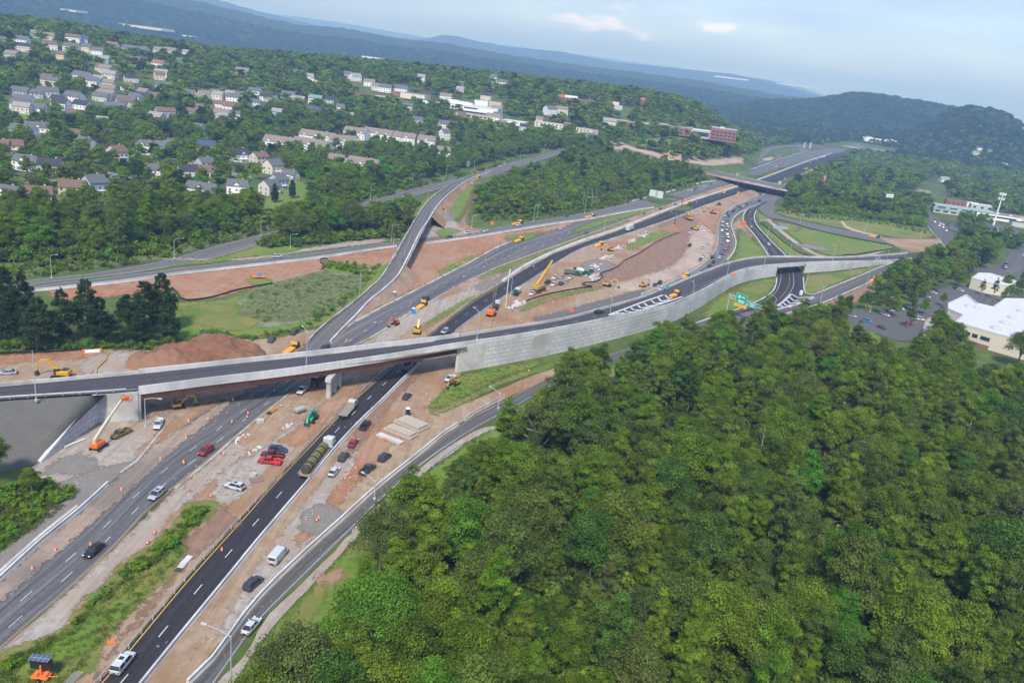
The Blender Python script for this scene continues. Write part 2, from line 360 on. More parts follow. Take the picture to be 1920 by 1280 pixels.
class Strip:
    """road between two pixel edges; sections (xl,yl,xr,yr[,z])"""
    def __init__(s, secs, n=8):
        L = [G(a[0], a[1], a[4] if len(a) > 4 else None) for a in secs]; Rr = [G(a[2], a[3], a[4] if len(a) > 4 else None) for a in secs]
        s.L, s.R = catmull(L, n), catmull(Rr, n); s.S = [0]
        for i in range(1, len(s.L)): s.S.append(s.S[-1]+((s.L[i]+s.R[i])/2-(s.L[i-1]+s.R[i-1])/2).length)
        s.len = s.S[-1]
    def at(s, d, t):
        d = min(max(d, 0), s.len); i = min(max(int(np.searchsorted(s.S, d)), 1), len(s.S)-1)
        k = (d-s.S[i-1])/max(s.S[i]-s.S[i-1], 1e-6); a = s.L[i-1].lerp(s.L[i], k); b = s.R[i-1].lerp(s.R[i], k); return a.lerp(b, t)
    def build(s, name, m, z=0.0, step=6, cols=4):
        n = max(2, int(s.len/step)); vs = []; uv = []
        for i in range(n+1):
            d = s.len*i/n; a, b = s.at(d, 0), s.at(d, 1); w = (b-a).length
            for j in range(cols+1):
                q = a.lerp(b, j/cols); vs.append(q+Vector((0, 0, z+(zx(q.x, q.y) if q.z < 60 else 0)))); uv.append((w*j/cols, d))
        c = cols+1; fs = [(i*c+j, i*c+j+1, (i+1)*c+j+1, (i+1)*c+j) for i in range(n) for j in range(cols)]
        me = mesh(name, vs, fs, m, uv=uv); ob = structure(name, me)
        if me.polygons[0].normal.z < 0: me.flip_normals()
        return ob
    def line(s, mb, t, w=.15, z=.05, dash=None, s0=0, s1=None, gap=None, step=4):
        s1 = s.len if s1 is None else s1; segs = []
        if dash:
            d = s0
            while d < s1: segs.append((d, min(d+dash, s1))); d += dash+gap
        else: segs = [(s0, s1)]
        for a, b in segs:
            n = max(1, int((b-a)/step)); ps = []
            for i in range(n+1):
                d = a+(b-a)*i/n; p = s.at(d, t(d) if callable(t) else t); p = p+Vector((0, 0, zx(p.x, p.y))); q = s.at(d, 1)-s.at(d, 0); q.z = 0; q.normalize()
                ps += [p-q*w/2+Vector((0, 0, z)), p+q*w/2+Vector((0, 0, z))]
            mb.add(ps, [(2*i, 2*i+1, 2*i+3, 2*i+2) for i in range(n)])
# ================================================================ ground and hills
from mathutils import noise as MN
def polar(name, r0, r1, nr, a0, a1, na, m, bump=0):
    rs = [r0*(r1/r0)**(i/nr) for i in range(nr+1)]; vs = []
    full = a1-a0 > 6.2; cols = na if full else na+1
    for r in rs:
        for j in range(cols):
            a = a0+(a1-a0)*j/na; x, y = r*math.sin(a), r*math.cos(a); z = terr(x, y)
            if bump:
                k = sstep(r0, r0*1.15, r)
                z += k*bump*(MN.noise(Vector((x/38, y/38, 0)))+.8*MN.noise(Vector((x/150, y/150, 3))))+6*k
            vs.append((x, y, z))
    fs = []
    for i in range(nr):
        for j in range(na):
            b = (j+1) % cols; fs.append((i*cols+j, (i+1)*cols+j, (i+1)*cols+b, i*cols+b))
    me = mesh(name, vs, fs, m, smooth=True); ob = structure(name, me)
    if sum(me.polygons[i].normal.z for i in range(0, len(fs), 97)) < 0: me.flip_normals()
    return ob
GROUND = mat('meadow_and_woodland_floor', (.055, .09, .018), 1, (.10, .14, .03), .12, c3=(.05, .07, .02), bump=.4)
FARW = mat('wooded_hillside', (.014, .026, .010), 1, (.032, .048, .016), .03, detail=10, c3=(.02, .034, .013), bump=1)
bpyv = [(0, 0, 0)]
g = polar('ground', 5, 2300, 190, 0, 2*math.pi, 240, GROUND)
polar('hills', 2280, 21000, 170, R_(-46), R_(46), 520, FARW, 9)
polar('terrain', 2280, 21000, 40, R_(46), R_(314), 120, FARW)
# ================================================================ roads
A1 = Strip([(-90, 1165, -110, 1330), (0, 1088, 0, 1219), (75, 1019, 125, 1110), (150, 958, 210, 1031), (227, 888, 275, 961), (290, 835, 330, 913), (350, 793, 400, 856),
            (415, 752, 480, 788), (475, 720, 520, 756), (560, 668, 600, 700), (640, 617, 700, 630), (690, 592, 768, 588), (775, 548, 850, 540), (825, 522, 897, 517), (880, 494, 943, 496),
            (930, 466, 988, 479), (975, 448, 1029, 465), (1035, 432, 1095, 441), (1100, 413, 1160, 417), (1180, 393, 1225, 393), (1250, 373, 1285, 372), (1310, 352, 1338, 354), (1345, 341, 1372, 344),
            (1380, 330, 1412, 332), (1440, 309, 1470, 314), (1507, 287, 1545, 293), (1560, 277, 1590, 282)])
A1.build('old_carriageway', ASPH_MID, .012)
C1 = Strip([(-120, 566, -120, 580), (-20, 550, -20, 562), (95, 532, 95, 542), (195, 521, 195, 530), (317, 505, 320, 515), (400, 495, 400, 506), (480, 486, 480, 497), (605, 471, 608, 482), (700, 459, 702, 467), (755, 452, 757, 460), (800, 446, 803, 455),
            (880, 434, 882, 445), (960, 421, 962, 432), (1030, 410, 1034, 420), (1097, 399, 1104, 410), (1160, 385, 1180, 396), (1200, 376, 1230, 388), (1262, 363, 1290, 368), (1345, 340, 1350, 343)])
C1.build('ramp_road', ASPH_GREY, .018)
Gd = Strip([(-120, 548, -120, 566), (-20, 534, -20, 549), (60, 525, 60, 534), (160, 514, 160, 522), (232, 503, 240, 513), (312, 488, 320, 500), (397, 463, 408, 483), (475, 443, 485, 460), (560, 421, 572, 436), (625, 396, 640, 410), (700, 375, 712, 387), (770, 355, 782, 366), (845, 337, 853, 347), (905, 321, 915, 332), (960, 305, 968, 315), (1017, 291, 1022, 300), (1060, 278, 1064, 285)])
Gd.build('old_road', ASPH_GREY, .024)
D = Strip([(125, 1340, 215, 1340), (185, 1280, 267, 1280), (240, 1216, 318, 1216), (350, 1085, 425, 1085), (465, 958, 530, 958), (500, 918, 575, 903), (575, 840, 630, 835), (632, 780, 678, 785), (670, 742, 712, 752), (740, 682, 788, 679), (805, 628, 850, 622), (840, 599, 893, 590), (888, 563, 930, 566),
           (926, 541, 965, 543), (943, 530, 1000, 521), (986, 501, 1045, 492), (1037, 477, 1090, 466), (1098, 453, 1150, 446), (1160, 433, 1195, 431), (1235, 402, 1262, 408), (1297, 379, 1322, 384), (1350, 362, 1372, 367), (1397, 348, 1412, 354), (1450, 329, 1470, 336), (1510, 306, 1528, 313), (1560, 290, 1578, 296), (1598, 279, 1606, 283)])
D.build('new_carriageway', ASPH_NEW, .026)
E1 = Strip([(1200, 556, 1240, 556), (1240, 540, 1275, 546), (1275, 524, 1305, 529), (1310, 504, 1332, 509), (1331, 488, 1362, 488), (1341, 472, 1374, 473), (1347, 455, 1378, 455), (1347, 438, 1374, 439), (1348, 422, 1369, 420), (1356, 404, 1376, 405), (1371, 392, 1390, 396), (1393, 381, 1412, 386), (1425, 367, 1450, 371), (1445, 358, 1480, 362), (1480, 340, 1512, 345), (1530, 318, 1550, 324), (1575, 298, 1588, 302)])
E1.build('service_road', ASPH_MID, .031)
H1 = Strip([(1327, 599, 1340, 614), (1369, 586, 1400, 598), (1425, 564, 1462, 583), (1447, 549, 1490, 563), (1456, 530, 1507, 540), (1459, 512, 1504, 515), (1455, 499, 1492, 499), (1444, 484, 1476, 484), (1416, 444, 1442, 449), (1399, 422, 1418, 422), (1394, 406, 1413, 405), (1402, 391, 1418, 392), (1425, 376, 1440, 379)])
H1.build('underpass_road', ASPH_NEW, .034)
J = Strip([(1735, 474, 1732, 484), (1700, 487, 1705, 497), (1655, 500, 1665, 513), (1590, 527, 1610, 537), (1527, 552, 1540, 567), (1462, 574, 1455, 592), (1400, 585, 1395, 609), (1327, 599, 1320, 626), (1250, 627, 1255, 644), (1180, 652, 1185, 668), (1100, 678, 1103, 694), (1020, 712, 1025, 730), (950, 748, 955, 770), (880, 784, 885, 808), (775, 860, 797, 867), (700, 920, 720, 933), (657, 960, 668, 984), (562, 1045, 562, 1090), (475, 1132, 485, 1168), (400, 1230, 407, 1277), (350, 1280, 385, 1310), (290, 1350, 350, 1370)])
J.build('slip_road', ASPH_OLD, .037)
# bridge road: levels follow the retaining walls
def FZ(px):
    return interp([-200, 0, 176, 260, 860, 1040, 1200, 1300, 1340, 1460, 1560, 1600, 1660, 1700, 1760], [8.2, 8.3, 8.4, 8.4, 9.6, 9.4, 8.8, 8.0, 7.4, 6.2, 5.4, 3.8, 1.6, .6, .1], px)
BF = [(-200, 748, -200, 764), (-90, 735, -90, 758), (0, 725, 0, 749), (175, 709, 175, 738), (260, 701, 260, 731), (400, 686, 400, 713), (520, 673, 520, 699), (650, 658, 650, 681), (760, 645, 760, 664), (860, 632, 860, 647), (950, 617, 950, 634), (1050, 601, 1050, 617), (1120, 583, 1125, 602), (1200, 560, 1200, 586), (1260, 537, 1258, 572), (1290, 524, 1310, 549), (1331, 508, 1359, 522), (1369, 494, 1387, 509), (1406, 486, 1425, 501), (1444, 483, 1457, 498), (1500, 483, 1511, 494), (1560, 484, 1570, 492), (1615, 482, 1625, 491), (1680, 478, 1690, 488), (1735, 472, 1735, 480)]
F1 = Strip([(a, b, c, d, FZ((a+c)/2)) for a, b, c, d in BF])
F1.build('bridge_road', mat('asphalt_ramp', (.052, .05, .056), .8, (.07, .067, .073), 1, uvtrack=True), 0.0, cols=6)
# loop roads and lanes on the right
pv = ASPH_GREY
sheet('pavement', [(1444, 367), (1462, 360), (1480, 357), (1470, 368), (1455, 378), (1447, 392), (1465, 405), (1520, 418), (1600, 434), (1680, 447), (1740, 450), (1745, 460), (1690, 460), (1600, 444), (1510, 427), (1450, 410), (1426, 396), (1424, 384), (1432, 374)], pv, rag=0)
sheet('path', [(1424, 414), (1440, 416), (1462, 435), (1500, 463), (1540, 483), (1570, 485), (1620, 480), (1650, 474), (1680, 462), (1668, 461), (1640, 473), (1590, 481), (1545, 479), (1510, 463), (1470, 434), (1448, 414), (1436, 407), (1426, 408)], EARTH_S, rag=0)
# infield of the loop keeps its grass: drawn over the two paths
sheet('earth', [(1680, 462), (1650, 446), (1700, 447), (1760, 448), (1800, 452), (1790, 462), (1760, 470), (1735, 474), (1700, 470)], EARTH_T)
M1 = Strip([(1795, 460, 1768, 462), (1790, 444, 1760, 446), (1775, 425, 1747, 430), (1757, 410, 1735, 414), (1742, 395, 1726, 398), (1743, 380, 1730, 380), (1752, 371, 1740, 369), (1775, 362, 1768, 360), (1800, 358, 1798, 355)])
M1.build('local_road', ASPH_OLD, .07)
N1 = Strip([(1800, 560, 1850, 590), (1850, 515, 1905, 545), (1880, 490, 1925, 505), (1900, 468, 1940, 478), (1925, 440, 1955, 448), (1950, 415, 1975, 420)])
N1.build('local_road', ASPH_OLD, .07)
# ================================================================ ground patches
grassp = lambda n, p, m, **k: sheet(n, p, m, **k)
ZL[0] = .08
# embankment between ramp road and highway
sheet('earth', [(95, 543), (225, 530), (320, 517), (480, 499), (655, 477), (752, 464), (745, 480), (730, 500), (720, 508), (690, 500), (640, 496), (606, 487), (612, 507), (560, 520), (512, 532), (460, 543), (410, 558), (372, 562), (345, 562), (325, 544), (300, 552), (240, 552), (180, 560), (105, 562)], EARTH_R)
sheet('grass_field', [(462, 524), (482, 519), (498, 522), (512, 530), (490, 535), (474, 533)], GRASS_B)
sheet('grass_field', [(606, 488), (640, 495), (715, 500), (700, 520), (650, 515), (612, 509)], GRASS_B)
sheet('earth', [(790, 454), (850, 446), (965, 434), (1030, 424), (1085, 413), (1060, 425), (985, 446), (925, 466), (878, 492), (820, 522), (770, 547), (722, 567), (688, 588), (722, 540), (755, 495), (778, 465)], EARTH_R)
sheet('grass_field', [(945, 443), (990, 438), (1012, 434), (1010, 440), (975, 450), (952, 452)], GRASS_Y)
sheet('grass_field', [(822, 511), (850, 495), (895, 478), (898, 483), (870, 497), (830, 517)], GRASS_B)
# rubble under the old ramp's far end, torn bank
sheet('earth', [(800, 402), (815, 385), (840, 360), (880, 342), (888, 345), (850, 365), (832, 395), (850, 412), (872, 425), (905, 430), (880, 440), (820, 444), (790, 446), (792, 425)], GRAVEL)
sheet('earth', [(860, 424), (868, 400), (880, 370), (895, 345), (900, 343), (888, 372), (876, 400), (874, 420), (890, 427), (900, 431), (880, 433)], EARTH_R)
sheet('grass_field', [(838, 372), (868, 352), (888, 347), (880, 375), (868, 398), (858, 415), (845, 400), (838, 388)], GRASS_B)
sheet('grass_field', [(816, 433), (840, 428), (862, 432), (850, 440), (826, 444)], GRASS_B)
# median
sheet('earth', [(-60, 1262), (0, 1221), (125, 1112), (210, 1033), (330, 915), (400, 858), (480, 790), (560, 725), (700, 631), (768, 589), (850, 541), (897, 518), (943, 497), (1029, 466), (1160, 418), (1285, 373), (1372, 345), (1396, 347), (1297, 378), (1160, 432), (1037, 476), (943, 529), (888, 562), (805, 627), (670, 741), (575, 839), (465, 957), (350, 1084), (185, 1279), (125, 1340), (-60, 1340)], EARTH_T, rag=.15, smooth=False)
sheet('gravel', [(-60, 1262), (0, 1224), (125, 1114), (210, 1036), (330, 918), (400, 862), (440, 830), (460, 850), (400, 900), (360, 935), (325, 965), (280, 1020), (225, 1057), (190, 1100), (160, 1122), (140, 1145), (112, 1182), (40, 1212), (0, 1227), (-40, 1290)], GRAVEL)
sheet('gravel', [(395, 930), (420, 880), (480, 850), (560, 790), (600, 780), (575, 820), (500, 880), (455, 930), (420, 945)], GRAVEL)
sheet('earth', [(450, 985), (420, 950), (396, 965), (385, 985), (345, 1012), (347, 1035), (330, 1070), (300, 1105), (262, 1150), (225, 1200), (200, 1235), (180, 1275), (210, 1230), (300, 1120), (380, 1030)], EARTH_B)
sheet('earth', [(520, 830), (560, 800), (600, 760), (640, 745), (690, 715), (720, 690), (700, 715), (660, 745), (600, 800), (560, 835)], EARTH_R)
sheet('gravel', [(700, 640), (740, 600), (800, 570), (870, 545), (930, 520), (925, 532), (880, 562), (820, 595), (770, 620), (720, 650)], GRAVEL)
sheet('gravel', [(890, 540), (905, 530), (935, 522), (945, 510), (985, 497), (1010, 487), (1000, 495), (955, 515), (930, 532), (900, 545)], GRAVEL_G)
sheet('grass_field', [(797, 618), (812, 606), (840, 590), (858, 578), (890, 560), (886, 556), (845, 578), (815, 596), (797, 610)], GRASS_B, rag=.4)
sheet('grass_field', [(900, 519), (943, 498), (1029, 467), (1110, 435), (1175, 414), (1172, 418), (1100, 445), (1035, 472), (985, 492), (945, 508), (905, 524)], GRASS_Y, rag=.5)
sheet('grass_field', [(1070, 435), (1090, 425), (1115, 415), (1185, 397), (1247, 386), (1235, 392), (1185, 405), (1120, 424), (1080, 437)], GRASS_B, rag=.4)
sheet('grass_field', [(960, 450), (970, 444), (1008, 437), (1000, 446), (968, 455)], GRASS_B, rag=.4)
# weedy strip of the median
sheet('grass_field', [(-60, 1290), (0, 1229), (32, 1211), (112, 1183), (140, 1147), (162, 1120), (195, 1096), (225, 1058), (282, 1021), (337, 968), (345, 947), (375, 938), (412, 947), (385, 975), (345, 1010), (347, 1035), (317, 1085), (262, 1135), (212, 1185), (192, 1225), (175, 1255), (120, 1290), (60, 1340), (-60, 1340)], GRASS_Y)
sheet('grass_field', [(0, 1240), (60, 1215), (120, 1190), (160, 1150), (200, 1110), (240, 1070), (300, 1030), (330, 1000), (335, 1040), (290, 1090), (240, 1140), (190, 1180), (170, 1215), (120, 1240), (60, 1260), (0, 1290)], GRASS_B, rag=1.5)
# work area right of the new carriageway
sheet('earth', [(215, 1340), (267, 1280), (425, 1085), (530, 960), (630, 836), (678, 786), (712, 753), (788, 680), (850, 623), (900, 612), (870, 650), (862, 705), (806, 765), (830, 775), (900, 745), (1010, 700), (1040, 690), (1040, 705), (950, 746), (880, 782), (775, 858), (700, 918), (657, 958), (562, 1043), (475, 1130), (350, 1279), (290, 1340)], EARTH_T, rag=.1, smooth=False)
sheet('gravel', [(400, 1200), (470, 1080), (560, 960), (620, 880), (650, 835), (680, 825), (690, 840), (670, 880), (620, 960), (600, 1000), (540, 1060), (480, 1120), (420, 1190)], GRAVEL, rag=.6)
sheet('earth', [(605, 960), (625, 920), (660, 880), (680, 830), (720, 800), (770, 775), (770, 800), (720, 850), (690, 880), (650, 930), (620, 965)], EARTH_R)
sheet('gravel', [(560, 990), (570, 960), (600, 945), (625, 950), (640, 965), (600, 1000), (575, 1005)], GRAVEL_G)
sheet('earth', [(553, 1012), (568, 996), (580, 998), (575, 1010), (558, 1020)], EARTH_R, rag=.3)
sheet('earth', [(640, 865), (690, 775), (760, 715), (790, 700), (745, 745), (700, 800), (660, 850)], EARTH_B, rag=.5)
sheet('grass_field', [(862, 704), (912, 694), (1005, 678), (1010, 684), (985, 694), (950, 704), (900, 728), (860, 750), (812, 771), (806, 762), (822, 742)], GRASS_B, rag=.5)
sheet('grass_field', [(812, 771), (860, 750), (900, 730), (960, 704), (1020, 684), (1060, 676), (1040, 690), (960, 714), (880, 752), (820, 777)], GRASS_Y, rag=.4)
# construction triangle
sheet('earth', [(853, 622), (895, 591), (932, 566), (966, 544), (1001, 522), (1046, 493), (1091, 467), (1151, 447), (1196, 432), (1263, 409), (1323, 385), (1373, 368), (1412, 356), (1424, 366), (1392, 380), (1370, 391), (1355, 403), (1347, 422), (1346, 438), (1345, 455), (1339, 472), (1329, 488), (1308, 503), (1274, 523), (1238, 540), (1198, 556), (1150, 572), (1050, 600), (950, 618), (880, 632)], EARTH_T, rag=.1, smooth=False)
sheet('earth', [(1288, 430), (1292, 450), (1282, 475), (1255, 500), (1210, 515), (1150, 530), (1108, 545), (1095, 537), (1118, 527), (1127, 515), (1165, 496), (1220, 462), (1262, 442)], EARTH_B, rag=.5)
sheet('earth', [(1300, 420), (1335, 430), (1340, 455), (1328, 485), (1300, 504), (1262, 525), (1200, 545), (1170, 548), (1150, 540), (1165, 530), (1215, 515), (1262, 498), (1288, 470), (1294, 440)], EARTH_S, rag=.6)
sheet('earth', [(1230, 425), (1262, 412), (1330, 388), (1352, 380), (1330, 395), (1300, 405), (1310, 420), (1290, 432), (1250, 428)], EARTH_B, rag=.6)
sheet('earth', [(1310, 400), (1350, 398), (1343, 425), (1340, 440), (1325, 425), (1308, 412)], EARTH_R, rag=.5)
sheet('grass_field', [(1178, 460), (1215, 440), (1250, 431), (1278, 431), (1262, 437), (1225, 450), (1184, 468)], GRASS_B, rag=.5)
sheet('gravel', [(1098, 490), (1120, 487), (1150, 495), (1138, 512), (1110, 510), (1092, 500)], GRAVEL_G)
sheet('grass_field', [(985, 572), (1010, 562), (1060, 548), (1110, 540), (1140, 535), (1120, 543), (1060, 556), (1010, 572), (975, 585)], GRASS_Y, rag=.5)
sheet('pavement', [(1000, 597), (1040, 588), (1120, 566), (1200, 545), (1205, 553), (1150, 570), (1060, 596), (1010, 607)], ASPH_GREY, rag=.3)
# right of the curved road
sheet('earth', [(1372, 421), (1390, 405), (1396, 425), (1412, 445), (1400, 450), (1385, 430), (1380, 455), (1376, 475), (1366, 489), (1358, 484), (1372, 470), (1376, 455)], EARTH_T, rag=.3)
sheet('grass_field', [(1386, 428), (1400, 440), (1416, 455), (1438, 480), (1405, 484), (1372, 490), (1378, 475), (1383, 455)], LAWN, rag=.3)
sheet('grass_field', [(1418, 396), (1440, 410), (1424, 412), (1416, 404)], LAWN, rag=.3)
sheet('grass_field', [(1424, 420), (1450, 436), (1500, 472), (1512, 480), (1480, 482), (1450, 452), (1426, 430)], LAWN, rag=.3)
sheet('grass_field', [(1450, 413), (1520, 430), (1600, 447), (1670, 461), (1676, 467), (1640, 472), (1590, 479), (1550, 477), (1512, 462), (1472, 433)], LAWN, rag=.4)
sheet('gravel', [(1490, 457), (1520, 458), (1555, 467), (1550, 470), (1520, 467), (1492, 461)], GRAVEL_G, rag=.4)
sheet('grass_field', [(1448, 415), (1500, 425), (1490, 435), (1468, 428)], GRASS_Y, rag=.5)
sheet('water', [(1450, 425), (1465, 424), (1477, 427), (1478, 430), (1462, 430), (1450, 428)], mat('pond_water', (.12, .17, .22), .08, spec=.9), rag=.1)
sheet('grass_field', [(1450, 395), (1480, 395), (1560, 400), (1640, 412), (1740, 435), (1745, 445), (1700, 447), (1600, 432), (1500, 412), (1462, 402)], GRASS_Y, rag=.4)
sheet('path', [(1580, 412), (1588, 424), (1612, 433), (1650, 442), (1648, 444), (1605, 435), (1583, 426), (1576, 414)], EARTH_S, rag=.2)
sheet('grass_field', [(1512, 518), (1590, 508), (1655, 497), (1640, 504), (1590, 522), (1527, 549), (1508, 547)], GRASS_Y, rag=.2)
sheet('grass_field', [(1455, 522), (1410, 529), (1372, 546), (1335, 568), (1318, 592), (1330, 594), (1372, 582), (1425, 561), (1449, 545)], GRASS_B, rag=.3)
sheet('grass_field', [(1372, 548), (1410, 535), (1450, 530), (1440, 548), (1400, 560)], GRASS_Y, rag=.8)
sheet('grass_field', [(1600, 482), (1660, 476), (1720, 470), (1722, 473), (1680, 477), (1620, 483)], GRASS_B, rag=.1)
sheet('earth', [(1733, 486), (1705, 499), (1665, 515), (1612, 539), (1542, 569), (1457, 594), (1460, 625), (1500, 612), (1560, 590), (1610, 565), (1650, 545), (1690, 520), (1730, 498)], MULCH, rag=.4)
# left of the bridge
sheet('earth', [(262, 780), (300, 770), (410, 746), (470, 722), (415, 753), (350, 794), (290, 836), (227, 889), (150, 959), (75, 1020), (0, 1089), (-70, 1150), (-70, 1090), (0, 1040), (75, 975), (140, 915), (80, 900), (40, 890), (76, 868), (182, 792)], GRAVEL, rag=.25, smooth=False)
sheet('earth', [(300, 785), (345, 762), (420, 745), (470, 722), (415, 753), (350, 794), (290, 836), (255, 862), (260, 845), (310, 800)], EARTH_T, rag=.5)
sheet('gravel', [(75, 890), (110, 862), (150, 850), (185, 870), (180, 885), (130, 890)], GRAVEL_G, rag=1)
sheet('gravel', [(110, 905), (230, 868), (240, 880), (150, 950), (60, 1020), (0, 1070), (-40, 1100), (-40, 1075), (50, 1000), (110, 940)], GRAVEL_G, rag=.8)
sheet('earth', [(352, 795), (415, 755), (440, 742), (420, 768), (352, 822), (262, 905), (180, 975), (60, 1080), (0, 1130), (-60, 1180), (-50, 1130), (0, 1090), (75, 1021), (150, 960), (227, 890), (290, 836)], mat('dusty_shoulder', (.26, .20, .155), .95, (.34, .265, .205), .4, c3=(.2, .165, .14), tracks=TRK), rag=.5)
sheet('earth', [(250, 795), (258, 765), (330, 735), (470, 712), (450, 742), (300, 778)], EARTH_T, rag=.5)
sheet('earth', [(-120, 680), (0, 668), (100, 661), (170, 657), (320, 655), (400, 628), (500, 636), (560, 625), (620, 612), (600, 625), (560, 660), (590, 668), (500, 720), (300, 760), (-120, 780)], EARTH_T, rag=.5)
sheet('earth', [(-120, 680), (0, 668), (100, 661), (170, 657), (200, 668), (100, 676), (0, 684), (-120, 695)], EARTH_R, rag=.6)
sheet('gravel', [(165, 668), (245, 662), (240, 690), (300, 692), (300, 705), (180, 710), (150, 690)], GRAVEL, rag=.6)
sheet('grass_field', [(330, 568), (372, 566), (420, 562), (470, 548), (520, 533), (600, 512), (610, 512), (700, 520), (722, 508), (708, 535), (670, 565), (625, 600), (590, 612), (520, 622), (470, 636), (410, 622), (390, 618), (335, 640), (325, 600)], GRASS_B, rag=.6)
sheet('grass_field', [(440, 575), (470, 545), (520, 532), (600, 511), (700, 521), (695, 540), (650, 575), (590, 598), (520, 612), (465, 612)], REED, rag=1)
sheet('grass_field', [(335, 580), (380, 570), (430, 572), (470, 575), (490, 600), (450, 620), (400, 615), (350, 600)], GRASS_Y, rag=1.5)
sheet('path', [(225, 485), (440, 484), (560, 468), (650, 455), (712, 447), (716, 455), (640, 464), (560, 474), (444, 489)], GRAVEL, rag=.3)
sheet('grass_field', [(320, 500), (408, 484), (485, 461), (520, 452), (560, 470), (440, 485), (400, 493)], GRASS_B, rag=.4)
# verge of the slip road
sheet('gravel', [(470, 1220), (492, 1170), (568, 1092), (640, 1020), (672, 984), (722, 934), (800, 869), (888, 810), (925, 800), (930, 806), (890, 822), (800, 885), (735, 938), (690, 985), (640, 1040), (575, 1108), (500, 1190), (440, 1275), (400, 1330), (380, 1320), (407, 1280)], GRAVEL, rag=.15)
sheet('grass_field', [(935, 800), (955, 775), (1030, 735), (1110, 700), (1190, 675), (1215, 672), (1215, 690), (1000, 780), (900, 860), (840, 900), (790, 960), (760, 985), (700, 1050), (640, 1130), (560, 1220), (540, 1290), (500, 1340), (400, 1340), (445, 1275), (505, 1190), (580, 1108), (645, 1040), (695, 985), (740, 938), (805, 885), (892, 824)], GRASS_B, rag=.5)
sheet('earth', [(590, 1085), (640, 1065), (640, 1085), (600, 1110)], EARTH_T, rag=.8)
sheet('grass_field', [(575, 1115), (610, 1090), (600, 1140), (540, 1210), (500, 1270), (470, 1300), (480, 1260), (530, 1180)], GRASS_Y, rag=1)
sheet('pavement', [(1140, 282), (1180, 280), (1215, 288), (1255, 298), (1248, 305), (1200, 302), (1150, 297)], ASPH_GREY, rag=.4)
sheet('earth', [(1130, 268), (1165, 262), (1172, 272), (1215, 283), (1290, 292), (1345, 300), (1440, 296), (1448, 300), (1400, 308), (1340, 312), (1262, 303), (1220, 292), (1180, 282), (1140, 280)], EARTH_S, rag=.5)
sheet('pavement', [(1412, 306), (1420, 292), (1432, 283), (1450, 276), (1490, 273), (1540, 275), (1542, 278), (1490, 276), (1455, 280), (1440, 287), (1430, 300), (1440, 302), (1436, 306)], ASPH_GREY, rag=0)
sheet('pavement', [(1452, 301), (1455, 293), (1450, 288), (1462, 290), (1466, 298), (1460, 306)], ASPH_GREY, rag=0)
sheet('pavement', [(1560, 290), (1610, 275), (1600, 272), (1550, 284), (1520, 284), (1500, 270), (1490, 262), (1482, 262), (1496, 276), (1508, 288)], ASPH_GREY, rag=0)
sheet('earth', [(1488, 345), (1500, 330), (1530, 315), (1555, 306), (1545, 318), (1520, 335), (1505, 350)], EARTH_S, rag=.4)
# streets and drives of the subdivision
for q in ([(150, 330), (185, 320), (215, 325), (245, 330), (240, 336), (210, 333), (185, 329), (155, 338)], [(135, 392), (170, 385), (206, 378), (203, 386), (140, 402)], [(310, 305), (330, 296), (360, 298), (372, 308), (400, 315), (440, 322), (470, 330), (465, 336), (430, 330), (390, 322), (350, 318), (320, 312)], [(40, 335), (60, 330), (80, 352), (112, 372), (106, 376), (70, 360)], [(200, 330), (235, 345), (250, 355), (240, 358), (215, 345), (190, 335)]):
    sheet('street', q, mat('street_grey', (.19, .18, .175), .9, (.24, .23, .22), .5), rag=0)
for q in ([(60, 322), (150, 315), (165, 328), (120, 340), (70, 338)], [(225, 268), (262, 268), (262, 292), (232, 292)], [(330, 268), (370, 272), (375, 290), (340, 292)], [(530, 335), (575, 345), (575, 372), (545, 392), (440, 392), (420, 378), (490, 375), (520, 360)], [(140, 95), (170, 100), (280, 118), (330, 120), (260, 130), (180, 115)], [(0, 210), (30, 206), (80, 225), (70, 238), (20, 240)], [(300, 305), (330, 322), (320, 335), (290, 325)], [(655, 290), (690, 296), (680, 315), (650, 308)], [(1190, 262), (1290, 258), (1300, 270), (1200, 276)]):
    sheet('lawn_field', q, LAWN, rag=.4)
sheet('woodland_floor', [(545, 1330), (590, 1240), (650, 1165), (690, 1110), (735, 1055), (778, 1000), (830, 946), (880, 895), (935, 850), (990, 802), (1045, 762), (1110, 718), (1190, 697), (1300, 670), (1440, 640), (1560, 650), (1700, 710), (1900, 755), (2200, 820), (2500, 1300), (2000, 1750), (400, 1700)], mat('leaf_litter', (.035, .035, .018), 1, (.055, .07, .02), .5), rag=.5)
# forest meadow, car park
sheet('grass_field', [(1570, 600), (1600, 600), (1660, 640), (1700, 672), (1690, 690), (1640, 670), (1590, 640)], GRASS_B, rag=1)
sheet('pavement', [(1690, 575), (1745, 548), (1800, 535), (1830, 545), (1790, 570), (1775, 590), (1755, 610), (1735, 630), (1690, 640), (1640, 625), (1600, 615), (1580, 590), (1600, 580), (1650, 590)], ASPH_OLD, rag=0)
sheet('pavement', [(1760, 500), (1800, 492), (1850, 498), (1890, 510), (1880, 520), (1830, 510), (1790, 512)], ASPH_OLD, rag=0)
sheet('pavement', [(1735, 600), (1775, 580), (1780, 595), (1770, 620), (1740, 640), (1730, 625)], CONC_D, rag=0)
sheet('pavement', [(1775, 425), (1800, 415), (1850, 420), (1930, 440), (1930, 455), (1880, 450), (1830, 440), (1790, 435)], ASPH_OLD, rag=0)
